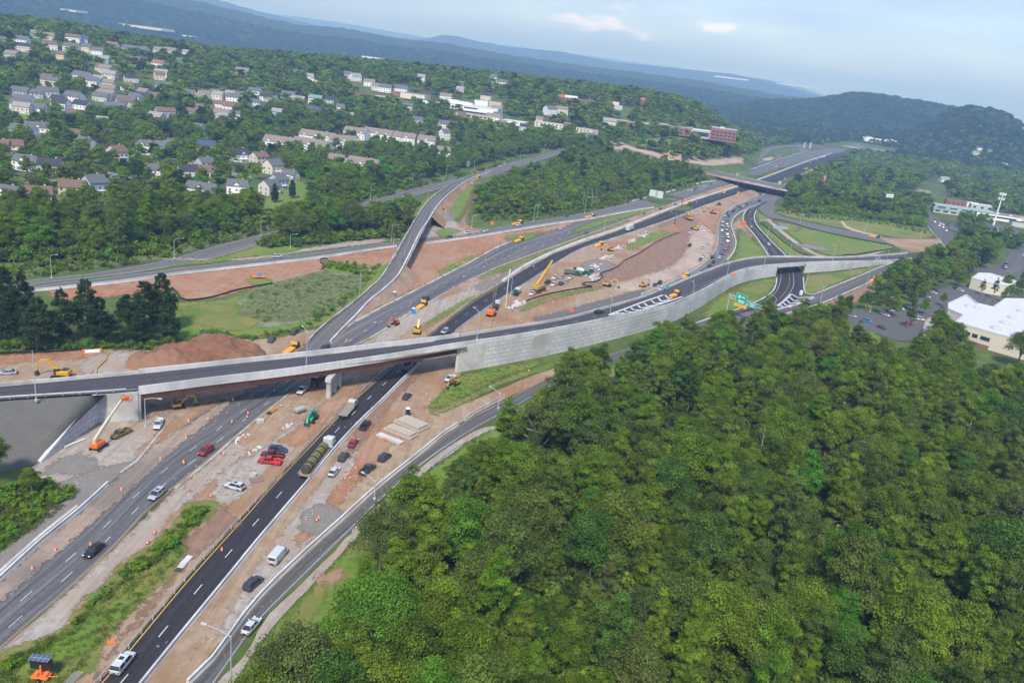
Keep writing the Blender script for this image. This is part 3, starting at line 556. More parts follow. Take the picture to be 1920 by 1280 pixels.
# ================================================================ road markings (paint on each road)
def marks(name, items, m):
    mb = MB()
    for st, t, kw in items: st.line(mb, t, **kw)
    me = mesh(name, mb.v, mb.f, m)
    if sum(p.normal.z for p in me.polygons) < 0: me.flip_normals()
    o = structure(name, me); return o
DS = dict(dash=3.05, gap=9.15)
def sAt(st, px):   # distance along a strip nearest to a pixel
    best = (9e9, 0); d = 0
    while d < st.len:
        p = st.at(d, .5); x, y = PX(p); e = (x-px[0])**2+(y-px[1])**2
        if e < best[0]: best = (e, d)
        d += 2
    return best[1]
sb = sAt(A1, (560, 710))
marks('road_markings', [
    (D, .5, dict(w=.2, z=.06, s0=6, **DS)),
    (A1, .80, dict(w=.2, z=.05, s0=2, s1=sb, **DS)), (A1, .58, dict(w=.2, z=.05, s0=5, s1=sb, **DS)),
    (A1, .36, dict(w=.16, z=.05, s0=3, s1=sb, dash=1, gap=5)),
    (A1, .30, dict(w=.16, z=.05, s0=sb+20)), (A1, .62, dict(w=.2, z=.05, s0=sb, dash=3, gap=9.2)),
    (A1, .46, dict(w=.2, z=.05, s0=sb+60, dash=3, gap=9.2)),
    (J, .86, dict(w=.18, z=.06, s0=sAt(J, (1100, 686)))), (J, .42, dict(w=.16, z=.06, s1=sAt(J, (1430, 592)))), (J, .08, dict(w=.14, z=.06, s0=sAt(J, (1300, 630)), s1=sAt(J, (900, 790)))),
    (C1, .1, dict(w=.2, z=.05)), (C1, .72, dict(w=.2, z=.05)), (Gd, .06, dict(w=.2, z=.05)), (Gd, .9, dict(w=.2, z=.05)),
    (E1, .1, dict(w=.2, z=.05)), (E1, .92, dict(w=.2, z=.05)), (E1, .5, dict(w=.2, z=.05, **DS)),
    (H1, .12, dict(w=.18, z=.05)), (H1, .62, dict(w=.18, z=.05)),
    (F1, .93, dict(w=.14, z=.02, s1=sAt(F1, (890, 626)))), (F1, .5, dict(w=.16, z=.02, s0=sAt(F1, (890, 626)), s1=sAt(F1, (1180, 585)), **DS)),
    (F1, .8, dict(w=.16, z=.02, s0=sAt(F1, (1190, 580)))), 
    (M1, .5, dict(w=.2, z=.05)),
], PAINT_W)
marks('road_markings', [(D, .075, dict(w=.25, z=.06)), (A1, .965, dict(w=.18, z=.05, s1=sb)), (J, .12, dict(w=.18, z=.065, s0=sAt(J, (925, 770)))), (J, .1, dict(w=.16, z=.06, s1=sAt(J, (1520, 560)))),
                        (F1, .17, dict(w=.18, z=.022, s0=sAt(F1, (1270, 545)))), (H1, .45, dict(w=.18, z=.05)), (N1, .5, dict(w=.25, z=.05)), (M1, .28, dict(w=.2, z=.05)), (A1, .88, dict(w=.18, z=.05, s0=sb+160))], PAINT_Y)
marks('road_seams', [(A1, t, dict(w=.12, z=.045)) for t in (.47, .69, .91)]+[(J, .5, dict(w=.1, z=.055)), (F1, .52, dict(w=.08, z=.015))], mat('tar_seam', (.03, .03, .03), .7))
# chevrons of the two gores
def chevrons(rows, zf, name='road_markings'):
    mb = MB()
    for a, b, c in rows:
        P3 = [G(*q, zf(q[0]))+Vector((0, 0, .03)) for q in (a, b, c)]
        for u, v in ((P3[0], P3[1]), (P3[1], P3[2])): mb.bar(u, v, .95, .012)
    o = link(name, mb.me(name, PAINT_W)); o['kind'] = 'structure'
z8 = lambda x: FZ(x)
chevrons([((1268+i*-13.3+0, 538+i*4.6), (1272-i*13.6, 545+i*4.5), (1254-i*14.2, 553+i*4.3)) for i in range(0)]+[
    ((1247, 553), (1254, 560), (1266, 556)), ((1234, 558), (1240, 565), (1256, 562)), ((1221, 563), (1228, 569), (1243, 567)), ((1208, 568), (1214, 574), (1229, 572)), ((1196, 572), (1201, 577), (1216, 576)),
    ((1183, 577), (1188, 581), (1202, 581)), ((1171, 581), (1175, 584), (1187, 585)), ((1155, 585), (1159, 587), (1172, 588)), ((1243, 553), (1200, 568), (1142, 590)), ((1280, 556), (1215, 577), (1142, 591))], z8)
chevrons([((1484, 551), (1496, 558), (1526, 557)), ((1479, 556), (1489, 564), (1517, 562)), ((1473, 561), (1482, 569), (1505, 566)), ((1467, 566), (1475, 573), (1496, 571)), ((1461, 570), (1468, 576), (1484, 575)),
          ((1484, 551), (1468, 566), (1453, 577)), ((1527, 557), (1490, 572), (1455, 580))], lambda x: 0.05)
# ================================================================ bridge and retaining walls
def wallmat():
    m = mat('wall_panels', (.56, .56, .57), .8, (.64, .64, .64), .35, c3=(.47, .47, .47), stretch=(1, 1, .3)); nt = m.node_tree; N, L = nt.nodes, nt.links
    uv = N.new('ShaderNodeUVMap'); br = N.new('ShaderNodeTexBrick'); L.new(uv.outputs[0], br.inputs['Vector'])
    br.inputs['Color1'].default_value = (1, 1, 1, 1); br.inputs['Color2'].default_value = (.86, .86, .87, 1); br.inputs['Mortar'].default_value = (.42, .42, .44, 1)
    br.inputs['Scale'].default_value = 1; br.inputs['Mortar Size'].default_value = .07; br.inputs['Brick Width'].default_value = 3.0; br.inputs['Row Height'].default_value = 1.5
    b = N['Principled BSDF']; src = b.inputs['Base Color'].links[0].from_socket
    mx = N.new('ShaderNodeMixRGB'); mx.blend_type = 'MULTIPLY'; mx.inputs[0].default_value = 1; L.new(src, mx.inputs[1]); L.new(br.outputs[0], mx.inputs[2]); L.new(mx.outputs[0], b.inputs['Base Color'])
    return m
WALLM = wallmat()
def wall_strip(name, pts_top, z1, m, parent, thick=.5, z0=0.0):
    """vertical wall under pts_top (top = point z + z1) down to z0; outer face to the right"""
    ns = normals(pts_top); vs = []; uv = []; s = 0; fs = []
    for i, (p, n) in enumerate(zip(pts_top, ns)):
        if i: s += (p-pts_top[i-1]).length
        zt = p.z+z1
        for (o, z) in ((thick, z0), (thick, zt), (0, zt), (0, z0)):
            q = p+n*(o); vs.append((q.x, q.y, z)); uv.append((s, z))
    for i in range(len(pts_top)-1):
        for j in range(4): fs.append((4*i+j, 4*i+(j+1) % 4, 4*i+4+(j+1) % 4, 4*i+4+j))
    fs += [(0, 1, 2, 3), tuple(4*(len(pts_top)-1)+k for k in (3, 2, 1, 0))]
    me = mesh(name, vs, fs, m, uv=uv); bm = bmesh.new(); bm.from_mesh(me); bmesh.ops.recalc_face_normals(bm, faces=bm.faces[:]); bm.to_mesh(me); bm.free()
    return link(name, me, parent)
def fpts(s0, s1, t, step=4):
    n = max(2, int((s1-s0)/step)); return [F1.at(s0+(s1-s0)*i/n, t) for i in range(n+1)]
SA, SB = F1.S[4*8], F1.S[9*8]
JERS = [(-.3, 0), (-.12, .35), (-.1, 1.05), (.1, 1.05), (.12, .35), (.3, 0)]
br = thing('overpass_bridge', 'long grey overpass of brown steel girders crossing both carriageways', 'bridge')
def para(s0, s1, t, side, h1, h0, name, parent, m=CONC_W):
    ps = fpts(s0, s1, t); a = (0, .42) if side > 0 else (-.42, 0)
    v, f = sweep(ps, [(a[0], h0), (a[0], h1), (a[1], h1), (a[1], h0)]); mb = MB(); mb.add(v, f); return mb.build(name, m, parent)
para(SA, SB, 1, 1, 1.15, -1.15, 'parapet', br); para(SA, SB, 0, -1, 1.35, -1.15, 'parapet', br)
v, f = sweep(fpts(SA, SB, .5, 8), [(-5.2, -.02), (5.2, -.02), (5.2, -.3), (-5.2, -.3)]); mb = MB(); mb.add(v, f); mb.build('deck', CONC_D, br)
for t in (.0, .25, .5, .75, 1.0):
    ps = [p for p in fpts(SA+.6, SB-.6, t, 8)]; o = .1
    v, f = sweep(ps, [(o-.3, -.31), (o+.3, -.31), (o+.3, -.36), (o+.03, -.36), (o+.03, -2.55), (o+.3, -2.55), (o+.3, -2.62), (o-.3, -2.62), (o-.3, -2.55), (o-.03, -2.55), (o-.03, -.36), (o-.3, -.36)]); mb = MB(); mb.add(v, f); mb.build('girder', RUST, br)
# pier
pc = sAt(F1, (622, 690)); q0, q1 = G(616, 745), G(650, 707); dirp = (q1-q0).normalized()
mid = F1.at(pc, .5)
cols = [q0+dirp*k for k in (0, 4.6, 9.2, 13.8)]
for c in cols:
    mb = MB(); mb.lathe([(.85, 0), (.85, 5.1), (1.0, 5.3)], 16, (c.x, c.y, 0)); mb.build('pier_column', CONC, br, smooth=True)
mb = MB(); mb.bar(cols[0]-dirp*1.3+Vector((0, 0, 5.9)), cols[-1]+dirp*1.3+Vector((0, 0, 5.9)), 1.7, 1.2); mb.build('pier_cap', CONC, br)
# abutments
for sx, nm in ((SA, 'abutment'), (SB, 'abutment')):
    a, b = F1.at(sx, -.03), F1.at(sx, 1.03); a.z = b.z = 0; d = (b-a).normalized(); n = Vector((d.y, -d.x, 0))
    mb = MB(); zt = FZ(260 if sx == SA else 860)-.32
    for (p, q, w) in ((a, b, .8),): mb.bar(Vector((p.x, p.y, zt/2)), Vector((q.x, q.y, zt/2)), w, zt)
    mb.build('abutment', CONC, br)
rw = thing('retaining_wall', 'tall pale panelled retaining wall of the curving ramp right of the bridge', 'wall')
s1, s2, s3 = sAt(F1, (912, 632)), sAt(F1, (998, 617)), sAt(F1, (1037, 611)); s4, s5 = sAt(F1, (1452, 492)), sAt(F1, (1506, 489)); s6 = sAt(F1, (1700, 485))
wall_strip('smooth_panel', fpts(SB+.3, s1, 1), -.35, CONC, rw, .6); wall_strip('panelled_face', fpts(s1, s2, 1), -.35, WALLM, rw, .5)
wall_strip('smooth_panel', fpts(s2, s3, 1), -.35, CONC, rw, .66); wall_strip('panelled_face', fpts(s3, s4, 1), -.35, WALLM, rw, .5)
wall_strip('panelled_face', fpts(s5, s6, 1), -.35, WALLM, rw, .5)
para(SB, s4+1, 1, 1, 1.1, -.34, 'coping', rw); para(s4+1, s5-1, 1, 1, 1.1, -1.25, 'coping', rw, CONC_W); para(s5-1, s6+4, 1, 1, 1.1, -.34, 'coping', rw)
rf = thing('retaining_wall', 'far side barrier wall of the curving ramp behind its roadway', 'wall')
def negf(s0, s1): return list(reversed(fpts(s0, s1, 0)))
wall_strip('back_face', negf(SB+.3, s4), -.35, CONC_D, rf, .5); wall_strip('back_face', negf(s5, s6), -.35, CONC_D, rf, .5); wall_strip('back_face', negf(4, SA-.5), -.35, CONC_D, rf, .5)
sg = sAt(F1, (1262, 546))
para(SB, sg-6, 0, -1, .95, -.34, 'coping', rf, CONC); para(sg-6, s6+4, 0, -1, 1.1, -.34, 'coping', rf); para(4, SA, 0, -1, .95, -.34, 'coping', rf, CONC)
ub = thing('underpass_frame', 'concrete underpass with a square opening below the curving ramp', 'bridge')
for sx in (s4-.6, s5+.6):
    a, b = F1.at(sx, -.02), F1.at(sx, 1.0); a.z = b.z = 0; zt = FZ(1480)-1.3
    mb = MB(); mb.bar(a+Vector((0, 0, zt/2)), b+Vector((0, 0, zt/2)), 1.2, zt); mb.build('side_wall', CONC, ub)
v, f = sweep(fpts(s4-1, s5+1, .5, 3), [(-5.6, -.3), (5.6, -.3), (5.6, -1.2), (-5.6, -1.2)]); mb = MB(); mb.add(v, f); mb.build('roof_slab', CONC_D, ub)
# wing wall and grey slope left of the bridge
w0, w1 = G(182, 792), G(74, 868); topz = 8.0
ww = thing('wing_wall', 'sloping pale wing wall beside the grey stone embankment left of the bridge', 'wall')
ab = F1.at(SA-.2, 1.0); ab.z = 0
def wing(a, b, za, zb, m, th, name, uvs=0):
    d = (b-a); L = d.length; n = Vector((d.y, -d.x, 0)).normalized()*th; k = 12; vs = []; uv = []; fs = []
    for i in range(k+1):
        p = a+d*i/k; z = za+(zb-za)*i/k
        for (q, zz) in ((p, -.1), (p, z), (p+n, z), (p+n, -.1)): vs.append((q.x, q.y, zz)); uv.append((L*i/k, zz))
    for i in range(k):
        for j in range(4): fs.append((4*i+j, 4*i+(j+1) % 4, 4*i+4+(j+1) % 4, 4*i+4+j))
    fs += [(0, 1, 2, 3), tuple(4*k+j for j in (3, 2, 1, 0))]
    me = mesh(name, vs, fs, m, uv=uv); bm = bmesh.new(); bm.from_mesh(me); bmesh.ops.recalc_face_normals(bm, faces=bm.faces[:]); bm.to_mesh(me); bm.free(); return link(name, me, ww)
wing(w0, w1, topz, .3, WALLM, -.5, 'panelled_face'); wing(ab, w0, topz+.1, topz+.02, CONC, -.6, 'smooth_panel')
mb = MB(); mb.bar(w0+Vector((0, 0, topz+.12)), w1+Vector((0, 0, .42)), .9, .25); mb.build('coping', CONC_W, ww)
top = fpts(4, SA-1, 1.03, 6); base = [G(*p) for p in [(-260, 990), (-120, 925), (0, 884), (40, 877), (74, 868)]]; bb = catmull(base, 6); n = len(top)-1; vs = []; fs = []
i_cut = 0
tops = [p for p in top]; tops[-1] = Vector((w0.x, w0.y, topz))
for i, p in enumerate(tops):
    k = i/n*(len(bb)-1); j = min(int(k), len(bb)-2); b = bb[j].lerp(bb[j+1], k-j)
    for c in range(9):
        q = p.lerp(b, c/8); zz = (p.z-.35)*(1-c/8)+.05; vs.append((q.x, q.y, zz))
for i in range(n):
    for c in range(8): fs.append((9*i+c, 9*i+c+1, 9*i+10+c, 9*i+9+c))
em = structure('embankment_hill', mesh('embankment_hill', vs, fs, mat('crushed_stone_slope', (.095, .093, .083), .95, (.14, .135, .12), 2.5, detail=9, c3=(.11, .105, .095), bump=.5), smooth=True)); bm = bmesh.new(); bm.from_mesh(em.data); bmesh.ops.recalc_face_normals(bm, faces=bm.faces[:])
if sum(f_.normal.z for f_ in bm.faces) < 0: bmesh.ops.reverse_faces(bm, faces=bm.faces[:])
bm.to_mesh(em.data); bm.free()
# ---------------- barriers and guard rails
def barrier(px, label, m=CONC, prof=None, z=0.0, name='concrete_barrier', cat='barrier', step=6, group=None):
    ps = resample(path(px, 8), step); ps = [p+Vector((0, 0, z)) for p in ps]
    v, f = sweep(ps, prof or JERS); mb = MB(); mb.add(v, f); o = mb.build(name, m); return tag(o, label, cat, group)
def guardrail(ps, label, posts=True, m=STEEL):
    t = thing('guard_rail', label, 'guard rail'); mb = MB(); v, f = sweep(ps, [(-.04, .45), (.02, .5), (-.02, .6), (.04, .7), (-.02, .78), (-.06, .78), (-.06, .45)]); mb.add(v, f); mb.build('rail', m, t)
    if posts:
        for k, p in enumerate(resample(ps, 3.8)[:95]):
            mb = MB(); mb.box((p.x+.15, p.y, p.z+.36), (.16, .2, .78)); mb.build('post', m, t)
WIDE = [(-.45, 0), (-.2, .5), (-.2, 1.0), (.2, 1.0), (.2, .5), (.45, 0)]
LOWC = [(-.35, 0), (-.3, .3), (.3, .3), (.35, 0)]
barrier([(-90, 1166), (0, 1087), (75, 1018), (150, 957), (227, 886)], 'pale concrete barrier along the left shoulder of the old carriageway', CONC_W, WIDE)
barrier([(-90, 1148), (0, 1072), (75, 1005), (150, 945)], 'second low concrete curb behind the barrier at bottom left', CONC, LOWC)
barrier([(227, 886), (260, 862), (275, 843), (300, 812), (322, 788), (345, 770)], 'dusty old kerb curving past the boom lift yard', CONC_D, LOWC)
barrier([(329, 916), (400, 858), (440, 822), (480, 789), (520, 757), (556, 726)], 'weathered median kerb between old carriageway and parked pickups', CONC_D, LOWC)
guardrail(resample(path([(125, 1340), (186, 1276), (242, 1213), (352, 1082), (420, 1005), (467, 955), (500, 917)]), 3), 'steel guard rail beside the yellow line at the bottom')
guardrail(resample(path([(500, 917), (575, 838), (632, 778), (670, 740), (736, 682)]), 3), 'steel guard rail along the new carriageway before the bridge', m=mat('green_steel', (.33, .42, .40), .5, metal=.3))
guardrail(resample(path([(806, 625), (842, 596), (888, 561), (926, 539), (942, 529)]), 3), 'steel guard rail beyond the bridge at the yellow line')
barrier([(218, 1340), (269, 1280), (320, 1216), (427, 1085), (482, 1017), (532, 958), (588, 892), (632, 838), (679, 788), (714, 755), (752, 716), (788, 681)], 'long pale concrete barrier on the right edge of the new carriageway', CONC_W, WIDE)
barrier([(854, 623), (895, 592), (932, 567), (966, 545), (1001, 523), (1046, 493), (1091, 468), (1151, 448), (1196, 433), (1263, 410), (1323, 386), (1373, 369), (1412, 356)], 'low concrete edge between new carriageway and works beyond the bridge', CONC, JERS)
barrier([(943, 528), (986, 499), (1037, 474), (1098, 450), (1160, 430), (1235, 400), (1297, 377), (1350, 360), (1397, 346), (1450, 327), (1510, 304), (1560, 288)], 'wide white concrete median wall running to the far interchange', CONC_W, [(-.9, 0), (-.6, .9), (-.5, 1.1), (.5, 1.1), (.6, .9), (.9, 0)])
barrier([(650, 656), (702, 629), (768, 589), (850, 541), (897, 518), (943, 497), (1029, 466), (1095, 442), (1160, 418), (1225, 394), (1285, 373), (1338, 355), (1372, 345)], 'old concrete edge of the old carriageway beyond the bridge', CONC_D, LOWC)
barrier([(643, 616), (690, 591), (725, 572), (775, 547), (825, 521), (880, 493), (930, 465), (965, 451)], 'pale kerb between red bank and old carriageway', CONC_D, [(-.7, 0), (-.6, .4), (.6, .4), (.7, 0)])
barrier([(352, 1282), (402, 1232), (477, 1130), (563, 1044), (634, 980), (702, 918), (777, 858), (830, 815), (868, 790)], 'pale concrete barrier between dirt works and slip road', CONC_W, WIDE)
barrier([(870, 789), (882, 780), (925, 756), (950, 742)], 'short concrete barrier end by the slip road lamp', CONC, JERS)
barrier([(1202, 553), (1240, 538), (1274, 522), (1308, 503), (1329, 487), (1340, 471), (1346, 455), (1346, 438), (1347, 422), (1355, 403), (1370, 391), (1392, 380), (1424, 366)], 'concrete barrier on the left of the queue of cars', CONC_W)
barrier([(1364, 487), (1375, 473), (1380, 455), (1376, 438), (1371, 421), (1378, 406), (1391, 397), (1413, 387), (1451, 372), (1475, 362)], 'concrete kerb on the right of the queue of cars', CONC_W, LOWC)
barrier([(60, 546), (95, 543), (225, 530), (320, 516), (400, 507), (480, 498), (607, 483), (702, 468), (748, 462)], 'white concrete barrier below the ramp road on the red bank', CONC_W, WIDE)
barrier([(800, 457), (882, 446), (962, 433), (1034, 421), (1104, 411), (1180, 397), (1230, 389)], 'white concrete barrier of the ramp road beyond the old flyover', CONC_W, WIDE)
barrier([(1180, 379), (1250, 361), (1310, 344), (1345, 339)], 'white concrete barrier left of the far carriageway', CONC_W, WIDE)
barrier([(1380, 329), (1440, 307), (1507, 285)], 'white concrete barrier beyond the far bridge', CONC_W, WIDE)
barrier([(1444, 484), (1416, 443), (1398, 422), (1393, 406), (1401, 391)], 'kerb on the left of the road into the underpass', CONC_W, LOWC)
barrier([(1478, 484), (1443, 449), (1419, 422), (1414, 406), (1419, 393)], 'kerb on the right of the road into the underpass', CONC_W, LOWC)
barrier([(1456, 521), (1455, 533), (1447, 548), (1424, 563), (1369, 585), (1327, 598), (1250, 626)], 'kerb around the grass island under the green sign', CONC, LOWC)
barrier([(1506, 520), (1508, 545), (1514, 551), (1527, 551), (1590, 526), (1656, 499), (1700, 486)], 'kerb of the grass wedge beside the underpass', CONC, LOWC)
barrier([(1732, 485), (1705, 498), (1665, 514), (1611, 538), (1541, 568), (1456, 593)], 'concrete kerb above the brown mulch slope', CONC, LOWC)
barrier([(1770, 461), (1759, 447), (1745, 431), (1733, 415)], 'kerb of the local road by the queue', CONC, LOWC)
guardrail(resample(path([(745, 938), (800, 886), (850, 845), (892, 822), (930, 803)]), 3), 'steel guard rail on the grass side of the slip road')
guardrail([p+Vector((0, 0, 0)) for p in fpts(4, SA-3, .985, 4)], 'steel guard rail on the ramp above the grey slope')
guardrail(resample(path([(1295, 655), (1350, 628), (1420, 607), (1450, 598)]), 4), 'steel guard rail above the wood at the slip road')
# silt fences
def silt(px, label):
    ps = resample(path(px, 8), 2); v, f = sweep(ps, [(-.04, 0), (-.04, .8), (.04, .8), (.04, 0)]); mb = MB(); mb.add(v, f); tag(mb.build('silt_fence', BLACKF), label, 'silt fence')
silt([(322, 540), (332, 550), (340, 561), (358, 564), (400, 558), (440, 546), (480, 538), (515, 532)], 'black silt fence round the red earth by the reeds')
silt([(602, 507), (608, 500), (600, 491), (604, 486), (620, 487)], 'short curved black silt fence at the tip of the red bank')
silt([(0, 664), (60, 662), (120, 660), (165, 656)], 'black silt fence below the pines at far left')
silt([(984, 567), (1005, 559), (1040, 550), (1090, 541), (1112, 539), (1092, 535), (1098, 531), (1118, 529), (1130, 520), (1126, 514), (1150, 505), (1163, 497), (1170, 490), (1200, 475), (1230, 455), (1262, 441), (1275, 437)], 'winding black silt fence round the brown field')
silt([(1426, 419), (1445, 434), (1470, 455), (1500, 475), (1530, 482), (1560, 483), (1590, 478), (1600, 479), (1640, 472), (1675, 466), (1668, 460), (1600, 448), (1530, 432), (1470, 415), (1448, 411)], 'black silt fence looping round the green infield')
silt([(525, 452), (550, 457), (600, 455), (650, 447), (705, 435), (718, 440)], 'black silt fence under the trees by the old road')
# ---------------- old ramp on its bank
B1 = Strip([(556, 664, 596, 668, 0.1), (600, 618, 640, 620, .3), (632, 592, 668, 592, .9), (667, 565, 693, 565, 2.0), (695, 540, 718, 545, 3.2), (716, 520, 745, 519, 4.4), (745, 472, 766, 481, 6.0), (762, 442, 786, 440, 6.8), (780, 410, 803, 414, 6.8), (805, 376, 825, 381, 5.2), (842, 348, 857, 353, 2.6), (870, 336, 888, 334, 1.2), (905, 322, 925, 321, .3)])
B1.build('old_flyover_road', ASPH_GREY, .06)
fb = thing('old_flyover', 'old concrete flyover ramp curving over the ramp road', 'bridge')
sA_, sB_ = sAt(B1, (745, 490)), sAt(B1, (800, 405))
def bpts(s0, s1, t, step=4):
    n = max(2, int((s1-s0)/step)); return [B1.at(s0+(s1-s0)*i/n, t) for i in range(n+1)]
for t, sd_, m_ in ((0, -1, CONC_D), (1, 1, CONC_W)):
    v, f = sweep(bpts(14, B1.len-6, t), [(-.3, -.25), (-.3, .85), (.3, .85), (.3, -.25)]); mb = MB(); mb.add(v, f); mb.build('parapet', m_, fb)
v, f = sweep(bpts(sA_, sB_, .5), [(-4, -.03), (4, -.03), (4, -1.1), (-4, -1.1)]); mb = MB(); mb.add(v, f); mb.build('deck', CONC_D, fb)
for s_ in (sA_, sB_):
    a, b = B1.at(s_, 0), B1.at(s_, 1); z_ = a.z-1; a.z = b.z = z_/2; mb = MB(); mb.bar(a, b, 1.2, z_); mb.build('abutment', CONC_D, fb)
def bank(s0, s1, t, m, k=1.6):
    ps = bpts(s0, s1, t, 4); ns = normals(ps); sg_ = -1 if t == 0 else 1; vs = []; fs = []
    for p, n in zip(ps, ns):
        q = p+n*sg_*.3; r = q+n*sg_*(p.z*k+.2); vs += [(q.x, q.y, p.z-.1), ((q.x*.5+r.x*.5)+random.gauss(0, .15), q.y*.5+r.y*.5, p.z*.45), (r.x, r.y, 0.0)]
    for i in range(len(ps)-1):
        for j in range(2): fs.append((3*i+j, 3*i+j+1, 3*i+4+j, 3*i+3+j))
    me = mesh('embankment_hill', vs, fs, m, smooth=True); o = structure('embankment_hill', me)
    if sum(p_.normal.z for p_ in me.polygons) < 0: me.flip_normals()
bank(14, sA_, 0, GRASS_B); bank(14, sA_, 1, EARTH_T, 1.3); bank(sB_, B1.len, 0, GRASS_B); bank(sB_, B1.len, 1, EARTH_T, 1.3)
# ---------------- far bridge over both carriageways
def far_bridge(secs, z, label, piers, gcol, gcol2=None):
    S = Strip([(a, b, c, d, z) for a, b, c, d in secs]); t = thing('overpass_bridge', label, 'bridge')
    S.build('bridge_road', ASPH_GREY, .05)
    def pts(s0, s1, u): n = max(2, int((s1-s0)/8)); return [S.at(s0+(s1-s0)*i/n, u) for i in range(n+1)]
    for u in (0, 1):
        v, f = sweep(pts(0, S.len, u), [(-.3, -.7), (-.3, 1), (.3, 1), (.3, -.7)]); mb = MB(); mb.add(v, f); mb.build('parapet', CONC_D, t)
    hw = (S.at(0, 1)-S.at(0, 0)).length/2
    v, f = sweep(pts(0, S.len, .5), [(-hw, 0), (hw, 0), (hw, -.5), (-hw, -.5)]); mb = MB(); mb.add(v, f); mb.build('deck', CONC_D, t)
    for u in (.0, .33, .66, 1.0):
        for (a, b, g_) in ((0, .52, gcol2 or gcol), (.52, 1, gcol)):
            v, f = sweep(pts(S.len*a, S.len*b, u), [(-.2, -.5), (.2, -.5), (.2, -2.2), (-.2, -2.2)]); mb = MB(); mb.add(v, f); mb.build('girder', g_, t)
    for pq in piers:
        mb = MB()
        for u in (.1, .5, .9):
            c = S.at(S.len*pq, u); mb.cyl((c.x, c.y, 0), (c.x, c.y, z-2.2), .7, n=10)
        mb.build('pier', CONC_D, t)
    return S
FB = far_bridge([(1300, 313, 1312, 322), (1335, 320, 1338, 329), (1361, 326, 1364, 334), (1402, 335, 1403, 342), (1440, 343, 1440, 350), (1480, 351, 1478, 358), (1505, 356, 1502, 363)], 7.5, 'brown far overpass with a copper girder crossing the highway', (.02, .3, .5, .72, .98), RUST, mat('copper_girder', (.42, .22, .15), .7))
far_bridge([(1596, 272, 1598, 276), (1625, 277, 1626, 281), (1662, 287, 1662, 292)], 8, 'small pale overpass under construction near the horizon', (.2, .8), CONC_D)
v, f = sweep([FB.at(FB.len*k/12, 1.05) for k in range(1, 7)], [(-.25, .9), (.25, .9), (.25, -1.8), (-.25, -1.8)]); mb = MB(); mb.add(v, f); mb.build('new_girder', mat('copper_girder', (.42, .22, .15), .7), [o for o in COL.objects if o.get('label') == 'brown far overpass with a copper girder crossing the highway'][0])
# ---------------- heap of red soil
def heap(base_px, peaks, label, m, name='soil_heap', res=34):
    ps = [G(*p) for p in base_px]; xs = [p.x for p in ps]; ys = [p.y for p in ps]; poly = [(p.x, p.y) for p in catmull(ps+[ps[0]], 5)[:-1]]
    pk = [(G(*p[:2]), p[2], p[3]) for p in peaks]; x0, x1, y0, y1 = min(xs)-2, max(xs)+2, min(ys)-2, max(ys)+2; vs = []
    for i in range(res+1):
        for j in range(res+1):
            x, y = x0+(x1-x0)*i/res, y0+(y1-y0)*j/res; z = -.4
            if inpoly(x, y, poly):
                dm = min(math.hypot(x-a, y-b) for a, b in poly); z = 0
                for c, h, r in pk: z = max(z, h*max(0, 1-math.hypot(x-c.x, y-c.y)/r))
                z = min(z, dm*.75)+(1.7*MN.noise(Vector((x*.2, y*.2, 2)))+.9*MN.noise(Vector((x*.5, y*.5, 0)))+.3*MN.noise(Vector((x*1.7, y*1.7, 5))))*min(1, dm*.5); z = max(z, .02)
            vs.append((x, y, z+.05))
    fs = [(i*(res+1)+j, (i+1)*(res+1)+j, (i+1)*(res+1)+j+1, i*(res+1)+j+1) for i in range(res) for j in range(res)]
    return tag(link(name, mesh(name, vs, fs, m, smooth=True)), label, 'soil heap')
EARTH_H = mat('heap_soil', (.15, .068, .038), .95, (.22, .105, .06), .5, c3=(.24, .13, .08), bump=1)
heap([(232, 690), (250, 668), (320, 655), (370, 640), (430, 640), (480, 652), (500, 668), (460, 690), (400, 700), (300, 705)], [(396, 662, 7.0, 18), (428, 668, 6.0, 15), (355, 668, 5.2, 13), (322, 680, 4.6, 13), (280, 684, 3.6, 13), (460, 672, 3.4, 12), (380, 690, 3.5, 10)], 'long heap of dark red soil behind the left end of the bridge', EARTH_H, res=60)
heap([(1270, 306), (1300, 296), (1330, 300), (1362, 318), (1350, 326), (1310, 322), (1275, 314)], [(1310, 312, 9, 60), (1340, 318, 5, 40)], 'red earth mound beside the far overpass', EARTH_R)
heap([(826, 402), (838, 395), (850, 402), (852, 412), (838, 418), (824, 412)], [(838, 408, 4, 12)], 'grey rubble heap under the old flyover', GRAVEL_G, 'rubble_heap')
heap([(1235, 430), (1255, 424), (1290, 420), (1300, 428), (1280, 434), (1250, 436)], [(1265, 430, 2.5, 18)], 'brown spoil heap by the far piling rig', EARTH_B)
